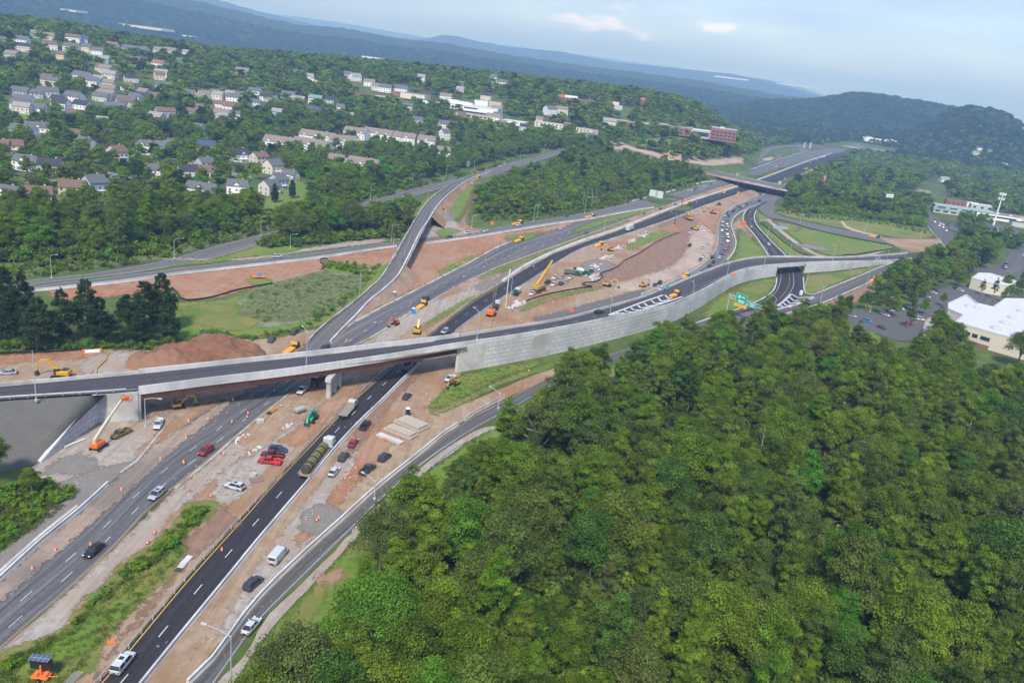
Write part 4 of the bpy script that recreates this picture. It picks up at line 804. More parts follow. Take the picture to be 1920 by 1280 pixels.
# ================================================================ vegetation
def leafmat(name, cols, tr=.28):
    m = bpy.data.materials.new(name); m.use_nodes = True; nt = m.node_tree; N, L = nt.nodes, nt.links; N.clear()
    out = N.new('ShaderNodeOutputMaterial'); oi = N.new('ShaderNodeObjectInfo'); cr = N.new('ShaderNodeValToRGB')
    e = cr.color_ramp.elements
    while len(e) < len(cols): e.new(.5)
    for i, c in enumerate(cols): e[i].position = i/(len(cols)-1); e[i].color = tuple(c)+(1,)
    L.new(oi.outputs['Random'], cr.inputs[0])
    at = N.new('ShaderNodeAttribute'); at.attribute_name = 'tone'
    sc = N.new('ShaderNodeVectorMath'); sc.operation = 'SCALE'; L.new(cr.outputs[0], sc.inputs[0]); L.new(at.outputs['Fac'], sc.inputs['Scale'])
    df = N.new('ShaderNodeBsdfDiffuse'); L.new(sc.outputs[0], df.inputs[0]); tl = N.new('ShaderNodeBsdfTranslucent')
    s2 = N.new('ShaderNodeVectorMath'); s2.operation = 'MULTIPLY'; s2.inputs[1].default_value = (1.9, 1.9, .8); L.new(sc.outputs[0], s2.inputs[0]); L.new(s2.outputs[0], tl.inputs[0])
    mx = N.new('ShaderNodeMixShader'); mx.inputs[0].default_value = tr; L.new(df.outputs[0], mx.inputs[1]); L.new(tl.outputs[0], mx.inputs[2]); L.new(mx.outputs[0], out.inputs[0])
    MATS[name] = m; return m
LEAF = leafmat('leaves_green', [(.058, .100, .020), (.140, .225, .024), (.095, .145, .042), (.175, .250, .028), (.118, .190, .020), (.135, .165, .050), (.080, .165, .030), (.128, .172, .032), (.165, .240, .026), (.075, .125, .022)])
LEAFB = leafmat('leaves_bright', [(.13, .24, .022), (.16, .235, .025), (.08, .235, .03)])
LEAFY = leafmat('leaves_yellow_green', [(.15, .22, .025), (.18, .225, .03)])
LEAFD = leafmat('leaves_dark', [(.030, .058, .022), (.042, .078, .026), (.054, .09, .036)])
BARK = mat('bark', (.16, .13, .10), .9, (.24, .20, .16), 3)
BARKP = mat('pale_bark', (.36, .33, .28), .9, (.46, .42, .37), 3)
def quads(pos, nrm, size, tone, asp=.7):
    """many leaf faces as arrays"""
    n = len(pos); nrm = nrm/np.maximum(np.linalg.norm(nrm, axis=1, keepdims=True), 1e-6)
    a = NR.normal(size=(n, 3)); u = np.cross(nrm, a); u /= np.maximum(np.linalg.norm(u, axis=1, keepdims=True), 1e-6); w = np.cross(nrm, u)
    s = size[:, None]*.5; u = u*s; w = w*s*asp; bend = nrm*s*.35
    return np.stack([pos-u, pos-w+bend, pos+u, pos+w+bend], 1).reshape(-1, 3), np.repeat(tone, 4)
def leafmesh(name, P4, T4, m, extra=None):
    n = len(P4)//4; me = bpy.data.meshes.new(name); nv = len(P4); me.vertices.add(nv); me.vertices.foreach_set('co', P4.astype(np.float32).ravel())
    me.loops.add(nv); me.loops.foreach_set('vertex_index', np.arange(nv, dtype=np.int32)); me.polygons.add(n)
    me.polygons.foreach_set('loop_start', np.arange(0, nv, 4, dtype=np.int32)); me.materials.append(m)
    at = me.attributes.new('tone', 'FLOAT', 'POINT'); at.data.foreach_set('value', T4.astype(np.float32)); me.update(); me.validate(); return me
def crown_arrays(R, H, base, nl, per, leaf, seed, spread=1.0, tall=1.0):
    r = np.random.default_rng(seed); C = []; cz = base+(H-base)*.5; hz = (H-base)*.5
    for i in range(nl):
        for _ in range(20):
            u = r.normal(size=3); u /= np.linalg.norm(u)
            if u[2] > -.45: break
        k = r.uniform(.42, .88); lr = R*(r.uniform(.17, .34) if nl > 30 else r.uniform(.24, .42))
        tp = 1-.42*max(0, u[2]) if nl > 30 else 1-.2*max(0, u[2])
        C.append((u[0]*R*k*spread*tp, u[1]*R*k*spread*tp, cz+u[2]*hz*k*tall*1.12, lr, r.uniform(.66, 1.3)))
    C.append((0, 0, cz+hz*.1, R*.5, .9))
    PP, NN, SS, TT = [], [], [], []
    for (x, y, z, lr, tn) in C:
        n = int(per*(lr/(R*(.26 if nl > 30 else .33)))**2); d = r.normal(size=(n, 3)); d /= np.linalg.norm(d, axis=1, keepdims=True); d[:, 2] = np.where(d[:, 2] < -.3, -d[:, 2]*.6, d[:, 2])
        rr = lr*(r.uniform(.3, 1.0, n)**.5)*(1+.22*np.sin(d[:, 0]*7+x*3)*np.cos(d[:, 1]*6+y*2)+.16*r.normal(size=n)); p = np.stack([x+d[:, 0]*rr, y+d[:, 1]*rr, z+d[:, 2]*rr*.85], 1)
        PP.append(p); NN.append(d+r.normal(size=(n, 3))*.75+np.array([0, 0, .35])); SS.append(leaf*r.uniform(.55, 1.35, n)); TT.append(tn*r.uniform(.75, 1.25, n))
    P4, T4 = quads(np.concatenate(PP), np.concatenate(NN), np.concatenate(SS), np.concatenate(TT)); return P4, T4, C
def trunk_mesh(H, r0, C, m, limbs=8, lean=0):
    mb = MB(); top = H*.72; mb.cyl((0, 0, -.3), (lean*.4, 0, top*.5), r0, r0*.7, 7); mb.cyl((lean*.4, 0, top*.5), (lean, 0, top), r0*.7, r0*.25, 7)
    for c in C[:limbs]:
        k = random.uniform(.35, .75); mb.cyl((lean*k, 0, top*k), (c[0]*.9, c[1]*.9, c[2]), r0*.38, r0*.1, 5)
    return mb.me('trunk', m, True)
PROT = []      # (trunk mesh, crown mesh, radius)
def proto(R, H, base, nl, per, leaf, seed, m, bark=BARK, limbs=8, **k):
    P4, T4, C = crown_arrays(R, H, base, nl, per, leaf, seed, **k); PROT.append((trunk_mesh(H, R*.05+.06, C, bark, limbs), leafmesh('crown', P4, T4, m), R)); return len(PROT)-1
NEAR = [proto(4.8, 14, 2.0, 56, 290, .29, 11, LEAF, tall=1.05), proto(5.8, 14.5, 2.5, 64, 280, .31, 12, LEAF), proto(3.3, 17, 2.0, 46, 270, .27, 13, LEAF, tall=1.15), proto(6.6, 15, 2.5, 72, 250, .32, 14, LEAF),
        proto(4.0, 14.5, 1.5, 44, 290, .27, 15, LEAF, BARKP, tall=1.12), proto(5.0, 16, 2, 42, 320, .32, 16, LEAF, BARKP, 14, spread=1.15, tall=1.1), proto(2.8, 13, 1.2, 34, 250, .26, 17, LEAF, tall=1.1)]
BRI = [proto(4.9, 14, 1.5, 54, 290, .30, 21, LEAFB), proto(3.4, 16.5, 2, 44, 280, .28, 22, LEAFB, tall=1.15), proto(5.4, 14.5, 2.5, 42, 320, .32, 23, LEAFY, BARKP, 14, spread=1.15)]
BIG = proto(9.5, 16.5, 3.0, 120, 230, .36, 24, LEAFB, BARKP, 30, spread=1.08)
MID = [proto(5.2, 12.5, -1, 24, 70, .85, 31, LEAF, limbs=2), proto(4.6, 14, -1, 24, 65, .85, 32, LEAF, limbs=2), proto(6.0, 13, -1, 28, 65, .9, 33, LEAF, limbs=2)]
MIDB = proto(5.2, 12.5, 1.2, 20, 60, .95, 34, LEAFB, limbs=3)
MIDD = proto(5.4, 14, 1.0, 20, 60, 1.0, 35, LEAFD, limbs=3)
FAR = [proto(6.5, 13, .5, 15, 22, 2.0, 41, LEAF, limbs=0), proto(7.2, 14.5, .5, 16, 22, 2.1, 42, LEAF, limbs=0)]
FARD = proto(6.5, 14, .5, 15, 22, 2.0, 43, LEAFD, limbs=0)
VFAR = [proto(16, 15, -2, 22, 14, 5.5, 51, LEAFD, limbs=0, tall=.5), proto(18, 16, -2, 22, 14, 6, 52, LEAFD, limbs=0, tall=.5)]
BUSH = [proto(1.5, 2.2, -.4, 9, 60, .34, 61, LEAFB, limbs=0), proto(2.2, 3.0, -.5, 12, 70, .40, 62, LEAF, limbs=0)]
def pine_proto(H, R, seed, leafs, sz, m=LEAFD):
    r = np.random.default_rng(seed); PP, NN, SS, TT = [], [], [], []; C = []; z = H*.16
    while z < H*.98:
        f = (z/H); L0 = R*(1-f**1.6)**.75*(.75 if f < .3 else 1)
        for b in range(r.integers(4, 7)):
            a = r.uniform(0, 6.283); L = L0*r.uniform(.55, 1.15)+.4; up = r.uniform(.05, .28); n = int(leafs*(L/R)+10); t = r.uniform(.25, 1, n)**.7
            wd = .34*L*np.sin(np.clip(t, 0, 1)*2.6)*r.normal(size=n)*.7
            x = np.cos(a)*L*t-np.sin(a)*wd; y = np.sin(a)*L*t+np.cos(a)*wd; zz = z+up*L*t-.12*L*t*t+.28*r.normal(size=n)
            PP.append(np.stack([x, y, zz], 1)); NN.append(r.normal(size=(n, 3))*.5+np.array([0, 0, 1.])); SS.append(sz*r.uniform(.6, 1.3, n)); TT.append(np.full(n, r.uniform(.75, 1.25))*r.uniform(.8, 1.2, n))
            C.append((np.cos(a)*L*.8, np.sin(a)*L*.8, z+up*L*.8, .1, 1))
        z += H*r.uniform(.035, .06)
    P4, T4 = quads(np.concatenate(PP), np.concatenate(NN), np.concatenate(SS), np.concatenate(TT)); PROT.append((trunk_mesh(H*1.25, .32, [], BARK, 0), leafmesh('crown', P4, T4, m), R)); return len(PROT)-1
PINE = [pine_proto(19, 6.2, 71, 130, .62), pine_proto(16, 5.4, 72, 130, .60), pine_proto(21, 6.8, 73, 140, .64)]
SPRUCE = pine_proto(11, 2.6, 74, 60, .6)
# ---- where trees stand, in ground pixels
FRONT = [(-400, 500), (0, 487), (230, 484), (310, 462), (400, 445), (470, 430), (540, 413), (620, 387), (700, 364), (770, 343), (840, 326), (900, 311), (960, 296), (1020, 283), (1029, 281),
         (1030, 394), (1097, 386), (1180, 368), (1250, 352), (1318, 334), (1319, 300), (1440, 292), (1500, 279), (1560, 268), (1599, 268), (1600, 398), (1640, 412), (1734, 424), (1735, 372), (1770, 372), (1800, 378), (1860, 394), (1950, 420), (2600, 480)]
FX, FY = [a for a, _ in FRONT], [b for _, b in FRONT]
FOREST = [
    [(560, 1360), (592, 1250), (642, 1168), (682, 1108), (724, 1054), (768, 998), (825, 944), (876, 892), (928, 846), (985, 800), (1040, 760), (1105, 716), (1190, 694), (1280, 668), (1330, 655), (1440, 625), (1470, 640), (1500, 628), (1560, 618),
     (1580, 655), (1640, 695), (1700, 700), (1720, 660), (1790, 690), (1830, 742), (1900, 750), (2000, 740), (2600, 900), (2600, 1900), (300, 1900), (420, 1420)],
    [(1700, 506), (1732, 492), (1765, 480), (1800, 466), (1800, 452), (1850, 452), (1880, 462), (1868, 490), (1850, 510), (1790, 520), (1745, 540), (1700, 560), (1650, 572), (1628, 562), (1660, 540)],
    [(505, 455), (545, 436), (585, 420), (610, 424), (640, 430), (720, 424), (760, 418), (774, 432), (738, 449), (700, 440), (640, 448), (580, 454), (530, 454)],
    [(896, 378), (925, 356), (955, 342), (1000, 330), (1031, 320), (1031, 394), (1000, 400), (940, 402), (905, 398)],
    [(1476, 396), (1470, 372), (1490, 352), (1515, 337), (1545, 322), (1575, 303), (1605, 290), (1605, 398), (1560, 398), (1500, 396)],
    [(1795, 415), (1842, 410), (1862, 430), (1850, 456), (1800, 456)], [(1740, 640), (1775, 610), (1790, 640), (1792, 680), (1760, 690)], [(1880, 440), (1925, 455), (1905, 470), (1880, 462)], [(1800, 385), (1850, 388), (1930, 405), (1930, 425), (1860, 400), (1800, 392)],
]
SPARSE = [([(-60, 285), (120, 275), (250, 262), (480, 255), (560, 325), (600, 345), (570, 372), (480, 395), (420, 385), (330, 350), (270, 380), (200, 408), (120, 410), (0, 400), (-60, 395)], .30),
          ([(40, 170), (60, 130), (200, 112), (330, 130), (330, 175), (280, 212), (180, 222), (60, 225), (0, 258), (-20, 215)], .58),
          ([(480, 250), (860, 240), (870, 290), (835, 322), (720, 335), (640, 332), (500, 315)], .5), ([(640, 150), (760, 160), (960, 180), (1010, 232), (880, 235), (820, 205), (690, 195)], .42),
          ([(1155, 195), (1240, 210), (1350, 235), (1355, 268), (1200, 270), (1150, 235)], .4), ([(370, 150), (500, 160), (500, 215), (390, 225)], .6), ([(880, 215), (1130, 235), (1140, 275), (980, 262)], .65),
          ([(1735, 340), (1930, 370), (1930, 470), (1860, 440), (1780, 430), (1735, 400)], .5), ([(1600, 272), (1665, 285), (1700, 300), (1600, 290)], .2)]
CLEAR = [[(1775, 605), (1800, 600), (1880, 640), (1890, 705), (1850, 712), (1800, 680)], [(1025, 283), (1060, 276), (1062, 300), (1031, 322)], [(1135, 275), (1190, 278), (1260, 300), (1330, 312), (1345, 330), (1300, 330), (1235, 312), (1150, 295)], [(1345, 320), (1375, 318), (1405, 306), (1412, 292), (1425, 282), (1445, 273), (1510, 270), (1545, 272), (1605, 276), (1600, 290), (1540, 325), (1500, 345), (1400, 345)],
         [(0, 210), (30, 205), (85, 225), (70, 240), (20, 240)], [(560, 390), (600, 372), (700, 352), (560, 395)], [(1160, 270), (1200, 268), (1290, 262), (1300, 272), (1200, 280)],
         [(470, 430), (500, 375), (560, 345), (590, 350), (580, 400), (520, 420)], [(1660, 362), (1735, 360), (1735, 380), (1680, 376)], [(1720, 345), (1760, 330), (1780, 345), (1750, 380), (1725, 385)], [(1750, 395), (1800, 452), (1750, 460), (1735, 430), (1730, 395)],
         [(1640, 395), (1730, 420), (1735, 440), (1640, 415)], [(1590, 262), (1680, 280), (1680, 296), (1590, 284)], [(500, 335), (575, 342), (575, 375), (545, 392), (490, 395), (430, 385)], [(60, 260), (110, 262), (60, 292)]]
HOUSEPTS = []   # filled by the houses (world x, y, radius)
# ================================================================ houses and buildings
WALLC = {'white': (.80, .80, .82), 'cream': (.66, .60, .50), 'grey': (.48, .49, .50), 'tan': (.54, .46, .37), 'beige': (.60, .56, .50), 'blue grey': (.40, .46, .54), 'brick': (.30, .13, .09)}
ROOFC = {'grey': (.13, .135, .15), 'dark': (.05, .052, .065), 'brown': (.19, .12, .09), 'red': (.33, .13, .10), 'pale': (.30, .29, .28), 'taupe': (.24, .20, .175), 'blue': (.06, .09, .17), 'green': (.16, .28, .24)}
WM = {k: mat(k.replace(' ', '_')+'_siding', v, .8, tuple(x*.88 for x in v), .8, stretch=(1, 1, 6)) for k, v in WALLC.items()}
RM = {k: mat(k+'_shingles', v, .9, tuple(x*.75 for x in v), 1.5) for k, v in ROOFC.items()}
WIN = mat('window_pane', (.035, .045, .06), .15, spec=.8); TRIM = mat('white_trim', (.7, .7, .7), .6)
def house(px, w, d, h, yaw, wall, roof, label, gar=0, group='houses on the wooded hillside', det=True, cat='house', porch=True, dorm=0):
    """w along the ridge, d across; yaw 0 keeps the ridge along the picture's x"""
    p = G(*px); w, d, h = w*1.22, d*1.15, h*1.1; HOUSEPTS.append((p.x, p.y, max(w, d)*.62)); t = thing('house', label, cat, (p.x, p.y, p.z-.3), R_(yaw), group)
    rh = d*.36; W2, D2 = w/2, d/2; mb = MB()
    mb.prism([(-D2, 0), (D2, 0), (D2, h), (0, h+rh), (-D2, h)], -W2, W2, M=Matrix.Rotation(R_(90), 4, 'Z'))
    for k in range(dorm):
        x = -W2+w*(k+.5)/dorm; mb.prism([(x-1.6, h-.2), (x+1.6, h-.2), (x+1.6, h+.6), (x, h+2.1), (x-1.6, h+.6)], -D2-.15, -D2*.1)
    mb.build('wall', WM[wall], t)
    mb = MB()
    for s in (-1, 1):
        a = [(s*(D2+.45), h-.15), (0, h+rh+.22), (0, h+rh+.02), (s*(D2+.45), h-.35)]; mb.prism(a, -W2-.4, W2+.4, M=Matrix.Rotation(R_(90), 4, 'Z'))
    for k in range(dorm):
        x = -W2+w*(k+.5)/dorm
        for s in (-1, 1): mb.prism([(x+s*1.9, h+.55), (x, h+2.35), (x, h+2.15), (x+s*1.9, h+.35)], -D2-.35, -D2*.1)
    rf = mb.build('roof', RM[roof], t)
    if det:
        MBc = MB(); MBc.box((W2*.45, .4, h+rh+.1), (.8, .6, 1.5)); MBc.build('chimney', WM['brick' if wall == 'cream' else 'beige'], rf)
    nf = max(1, int(h//2.7)); nw = max(2, int(w/3.2))
    for s in (-1, 1):
        mb = MB()
        for f in range(nf):
            for i in range(nw):
                if f == 0 and i == nw//2 and s < 0: continue
                mb.box((-W2+w*(i+.5)/nw, s*(D2+.02), 1.5+f*2.8), (1.0, .08, 1.3))
        mb.build('window', WIN, t) if False else MBW(mb, t)
    mb = MB()
    for s in (-1, 1):
        for f in range(nf):
            for y in (-D2*.45, D2*.45): mb.box((s*(W2+.02), y, 1.5+f*2.8), (.08, .9, 1.3))
    MBW(mb, t)
    mb = MB(); mb.box((-W2+w*(nw//2+.5)/nw, -D2-.03, 1.15), (1.0, .1, 2.1)); mb.build('door', RM['red'] if wall == 'white' else TRIM, t)
    if gar:
        g = MB(); gx = gar*(W2+2.6); g.prism([(-3, 0), (3, 0), (3, 2.8), (0, 4.6), (-3, 2.8)], gx-2.7, gx+2.7, M=Matrix.Rotation(R_(90), 4, 'Z')); ga = g.build('garage', WM[wall], t)
        g = MB()
        for s in (-1, 1): g.prism([(s*3.3, 2.65), (0, 4.85), (0, 4.65), (s*3.3, 2.45)], gx-2.9, gx+2.9, M=Matrix.Rotation(R_(90), 4, 'Z'))
        g.build('garage_roof', RM[roof], ga); g = MB(); g.box((gx, -3.03, 1.2), (4.2, .08, 2.2)); g.build('garage_door', TRIM, ga)
    if porch and det:
        g = MB(); g.box((0, -D2-1.1, 2.75), (w*.5, 2.2, .18)); g.box((0, -D2-1.1, .2), (w*.5, 2.2, .3))
        for s in (-1, 0, 1): g.box((s*w*.23, -D2-2.05, 1.5), (.16, .16, 2.4))
        g.build('porch', TRIM, t)
    return t
def MBW(mb, t):
    # every window of the side is its own part
    v, f = mb.v, mb.f
    for k in range(len(v)//8):
        me = mesh('window', v[8*k:8*k+8], [(0, 3, 2, 1), (4, 5, 6, 7), (0, 1, 5, 4), (1, 2, 6, 5), (2, 3, 7, 6), (3, 0, 4, 7)], WIN); link('window', me, t)
def chunk(px, label, blocks, wins=(), yaw=0, name='building', cat='building', group=None, roofstuff=()):
    """flat-roofed building: blocks (x,y,w,d,h,wallmat,roofmat,parapet)"""
    p = G(*px); HOUSEPTS.append((p.x, p.y, max(max(abs(b[0])+b[2]/2, abs(b[1])+b[3]/2) for b in blocks)*.8)); t = thing(name, label, cat, (p.x, p.y, p.z-.2), R_(yaw), group)
    for (x, y, w, d, h, wm, rm, pp) in blocks:
        mb = MB(); mb.box((x, y, h/2), (w, d, h)); mb.build('wall', wm, t)
        mb = MB(); mb.box((x, y, h+.06), (w+.1, d+.1, .12)); r = mb.build('roof', rm, t)
        mb = MB()
        if pp:
            for (a, b, c, e) in ((x, y-d/2, w+.3, .3), (x, y+d/2, w+.3, .3), (x-w/2, y, .3, d-.3), (x+w/2, y, .3, d-.3)): mb.box((a, b, h+.4), (c, e, .68))
            mb.build('parapet', rm, t)
    for (x, y, z, w, d, h) in wins: mb = MB(); mb.box((x, y, z), (w, d, h)); mb.build('window', WIN, t)
    for (x, y, z, w, d, h) in roofstuff: mb = MB(); mb.box((x, y, z), (w, d, h), taper=(.85, .85)); mb.build('roof_unit', STEEL, t)
    return t
# --- the near subdivision (yaw: degrees the long side is turned)
Hs = [
 ((52, 318), 12, 8, 5.6, -8, 'white', 'grey', 'white house with grey roof at the far left edge of the subdivision', 0), ((97, 328), 11, 8.5, 6.4, 12, 'beige', 'dark', 'beige two storey house with a dark roof and fenced lawn', 0),
 ((15, 375), 12, 8, 4.5, -6, 'white', 'grey', 'low white house with grey roof at the left frame edge above the pines', 0), ((75, 380), 10, 8, 5.4, 25, 'white', 'brown', 'white house with dark brown roof among bushes', -1),
 ((138, 366), 11, 8, 5.2, 18, 'tan', 'brown', 'tan house with a rusty brown roof beside a blue gabled one', 0), ((178, 362), 9, 9, 6.6, 60, 'blue grey', 'grey', 'pale blue gabled house at the end of the lane', 0),
 ((220, 300), 9, 9, 6.4, 65, 'beige', 'brown', 'beige gabled house with blank side wall behind round trees', 0), ((162, 282), 12, 9, 5.8, -30, 'grey', 'grey', 'grey house half hidden by two street trees', 0),
 ((275, 288), 10, 8, 6.4, -15, 'white', 'grey', 'leftmost white house of the row at the cul-de-sac', 0), ((303, 286), 9, 8, 5.2, -10, 'white', 'grey', 'middle white house of the row at the cul-de-sac', 0), ((328, 285), 10, 8, 6.4, -12, 'white', 'grey', 'right white house with porch of the row at the cul-de-sac', 1),
 ((388, 285), 11, 8, 5.8, 14, 'cream', 'blue', 'cream house with blue roof between two trees', -1), ((450, 302), 10, 9, 6, 50, 'white', 'dark', 'white gabled house with a dark roof and grey porch', 0), ((486, 312), 10, 8, 7.5, 60, 'beige', 'brown', 'tall beige gabled house beside the wooded slope', 0),
 ((290, 333), 9, 8, 5.6, 30, 'white', 'grey', 'small white house with covered porch and blue car', 0), ((352, 335), 10, 8, 5.8, 40, 'beige', 'dark', 'beige house with a black roof', 0), ((380, 330), 9, 8, 4.2, 20, 'tan', 'brown', 'low house with a terracotta brown roof at the lane', 0),
 ((385, 318), 9, 8, 5.4, 55, 'blue grey', 'grey', 'light blue house with small grey gables behind the terracotta roof', 0), ((380, 372), 15, 8, 6.2, -8, 'white', 'grey', 'long white house backing onto the green slope', 0), ((446, 366), 10, 8, 6.4, 10, 'white', 'grey', 'white two window gable house above the shrubs', 0),
 ((512, 325), 10, 9, 6.5, 62, 'cream', 'grey', 'cream gabled house at the right end of the lane', 0), ((522, 352), 8, 8, 6, 62, 'blue grey', 'grey', 'narrow pale blue house at the slope edge', 0), ((505, 364), 9, 8, 6, 66, 'beige', 'grey', 'beige house beside two dark conifers', 0), ((545, 335), 8, 7, 3.5, -20, 'white', 'grey', 'low white garage building at the fence', 0),
 ((25, 285), 10, 8, 5, 40, 'cream', 'brown', 'cream gable behind the yellow green tree', 0), ((0, 285), 10, 8, 5, 20, 'tan', 'brown', 'tan house cut by the left edge of the picture', 0), ((70, 252), 14, 9, 6, 35, 'white', 'grey', 'white house behind the lime green trees', 0),
]
Hs2 = [  # farther up the hill
 ((40, 205), 13, 9, 5, 10, 'white', 'grey'), ((72, 212), 12, 9, 5, 0, 'white', 'grey'), ((115, 205), 12, 9, 6, -5, 'white', 'dark'), ((155, 208), 12, 9, 6, -8, 'white', 'dark'), ((140, 190), 14, 10, 5, -12, 'white', 'grey'),
 ((200, 188), 16, 12, 5, -10, 'cream', 'taupe'), ((238, 196), 15, 10, 4.5, 4, 'grey', 'grey'), ((255, 190), 10, 8, 5, -8, 'white', 'grey'), ((215, 207), 14, 8, 4, 4, 'brick', 'grey'), ((193, 232), 8, 6, 4, 10, 'white', 'pale'),
 ((155, 152), 16, 9, 6, -12, 'white', 'grey'), ((172, 162), 12, 9, 6, 4, 'white', 'grey'), ((204, 175), 14, 9, 5, -4, 'cream', 'taupe'), ((270, 188), 14, 8, 4.5, -4, 'brick', 'dark'), ((240, 170), 10, 8, 4.5, 2, 'white', 'brown'), ((308, 168), 14, 9, 4.5, 10, 'white', 'grey'),
 ((92, 78), 10, 8, 7, 30, 'cream', 'taupe'), ((135, 97), 14, 9, 6, 0, 'white', 'grey'), ((155, 82), 13, 9, 6, 10, 'blue grey', 'blue'), ((185, 105), 12, 9, 6, 0, 'white', 'grey'), ((210, 92), 14, 9, 5, -4, 'white', 'red'), ((245, 100), 16, 9, 6, -6, 'white', 'grey'), ((268, 102), 12, 9, 6, -6, 'white', 'grey'),
 ((300, 103), 12, 9, 6, -8, 'cream', 'taupe'), ((318, 105), 14, 8, 6, -6, 'white', 'taupe'), ((378, 108), 8, 7, 6, 0, 'brick', 'red'), ((255, 118), 10, 8, 4, 0, 'brick', 'brown'), ((298, 126), 12, 8, 5, -6, 'white', 'red'), ((335, 120), 10, 8, 4, 0, 'grey', 'grey'), ((10, 62), 14, 8, 5, -10, 'white', 'grey'), ((5, 82), 8, 7, 5, 0, 'white', 'grey'),
 ((90, 153), 10, 8, 4, -5, 'cream', 'brown'), ((350, 105), 8, 7, 5, 0, 'white', 'pale'), ((455, 142), 14, 9, 6, 0, 'cream', 'taupe'), ((438, 190), 12, 9, 5, 0, 'white', 'grey'), ((450, 185), 9, 7, 5, 8, 'white', 'grey'), ((478, 180), 12, 8, 6, -6, 'white', 'grey'), ((415, 202), 12, 8, 4, -5, 'white', 'brown'), ((430, 206), 10, 8, 4, 8, 'white', 'brown'),
 ((358, 180), 8, 7, 4, 0, 'white', 'grey'), ((418, 227), 8, 7, 5, 4, 'white', 'pale'), ((440, 224), 9, 7, 6, 20, 'white', 'grey'), ((478, 200), 11, 8, 5, 0, 'white', 'grey'), ((520, 222), 9, 8, 7, 0, 'blue grey', 'pale'), ((560, 192), 12, 8, 4, 0, 'cream', 'pale'), ((592, 196), 13, 9, 7, -4, 'cream', 'green'), ((618, 200), 9, 8, 8, 4, 'grey', 'dark'),
 ((600, 215), 14, 8, 5, 0, 'brick', 'blue'), ((638, 212), 8, 7, 7, 10, 'white', 'grey'), ((655, 222), 8, 7, 4, 30, 'white', 'pale'), ((560, 142), 12, 8, 4, -8, 'white', 'grey'), ((580, 150), 8, 8, 5, 10, 'white', 'pale'), ((592, 153), 9, 8, 4, -6, 'white', 'pale'),
 ((692, 162), 12, 8, 6, 10, 'white', 'taupe'), ((705, 170), 9, 8, 6, 0, 'cream', 'taupe'), ((722, 173), 14, 9, 6, 0, 'white', 'grey'), ((752, 175), 14, 10, 6, 0, 'white', 'grey'), ((790, 152), 9, 8, 6, 0, 'white', 'pale'), ((925, 155), 9, 8, 8, 0, 'white', 'grey'), ((942, 160), 12, 8, 5, 0, 'white', 'grey'), ((930, 165), 12, 8, 4, 0, 'cream', 'taupe'),
 ((783, 233), 10, 8, 5, 0, 'white', 'grey'), ((833, 240), 11, 8, 5, 20, 'white', 'grey'), ((833, 262), 8, 8, 8, 40, 'white', 'grey'), ((1052, 190), 7, 7, 6, 0, 'brick', 'red'), ((1030, 216), 13, 9, 8, 40, 'white', 'grey'), ((1052, 215), 13, 8, 7, 10, 'cream', 'taupe'), ((1010, 235), 7, 8, 7, 0, 'white', 'taupe'), ((1142, 234), 14, 8, 5, 0, 'cream', 'pale'),
 ((1132, 240), 7, 6, 4, 0, 'grey', 'grey'), ((1005, 158), 10, 8, 5, 0, 'white', 'grey'), ((1207, 193), 10, 8, 4, 0, 'brick', 'red'), ((1712, 371), 12, 9, 5, -6, 'white', 'grey'), ((1728, 370), 12, 9, 5, -10, 'white', 'taupe'), ((1810, 340), 14, 10, 4, -4, 'white', 'blue'), ((1778, 288), 8, 8, 4, 0, 'tan', 'brown'),
 ((1828, 290), 12, 8, 4, 0, 'cream', 'pale'), ((1856, 286), 12, 8, 4, 0, 'white', 'grey'), ((1788, 302), 14, 8, 4, 0, 'white', 'grey'), ((1786, 322), 8, 8, 8, 0, 'blue grey', 'grey'), ((1845, 322), 8, 8, 5, 0, 'blue grey', 'grey'), ((1880, 312), 14, 8, 4, 0, 'cream', 'pale'), ((1660, 372), 8, 7, 5, 0, 'white', 'grey'), ((1722, 372), 9, 7, 3, 0, 'cream', 'brown'),
]
for h_ in Hs: house(h_[0], h_[1], h_[2], h_[3], h_[4], h_[5], h_[6], h_[7], gar=h_[8], group='houses of the near subdivision', dorm=1 if h_[5] == 'white' and h_[1] >= 10 else 0)
def where(x, y):
    a = 'far left on the hill crest' if y < 110 and x < 250 else 'on the hill crest left of centre' if y < 130 and x < 400 else 'in the left slope cluster' if x < 330 else 'left of the town' if x < 500 else \
        'above the townhouses' if x < 680 and y > 180 else 'high up behind the townhouses' if x < 610 else 'in the little town' if x < 860 else 'near the town centre' if x < 1010 else 'left of the long brick school' if x < 1250 else 'on the right hand plain'
    return a
seen = {}
EX = random.Random(3)
for k in range(74):   # more roofs among the trees of the three hillside clusters
    bx = [(20, 60, 330, 120), (30, 135, 330, 235), (340, 140, 690, 225), (640, 140, 900, 225), (900, 160, 1140, 262), (0, 245, 480, 262), (1765, 280, 1910, 345)][[0, 0, 1, 1, 1, 1, 2, 2, 3, 4, 4, 5, 6][k % 13]]
    x, y = EX.uniform(bx[0], bx[2]), EX.uniform(bx[1], bx[3])
    if bx[0] == 20: y = max(y, 62+x*.13)
    Hs2.append(((round(x), round(y)), EX.choice([9, 10, 12, 13, 15]), EX.choice([7, 8, 9]), EX.choice([4, 4.8, 5.5, 6.2]), EX.choice([-14, -6, 0, 8, 40]), EX.choice(['white', 'white', 'white', 'cream', 'beige', 'grey', 'blue grey']), EX.choice(['grey', 'grey', 'dark', 'taupe', 'brown', 'pale'])))
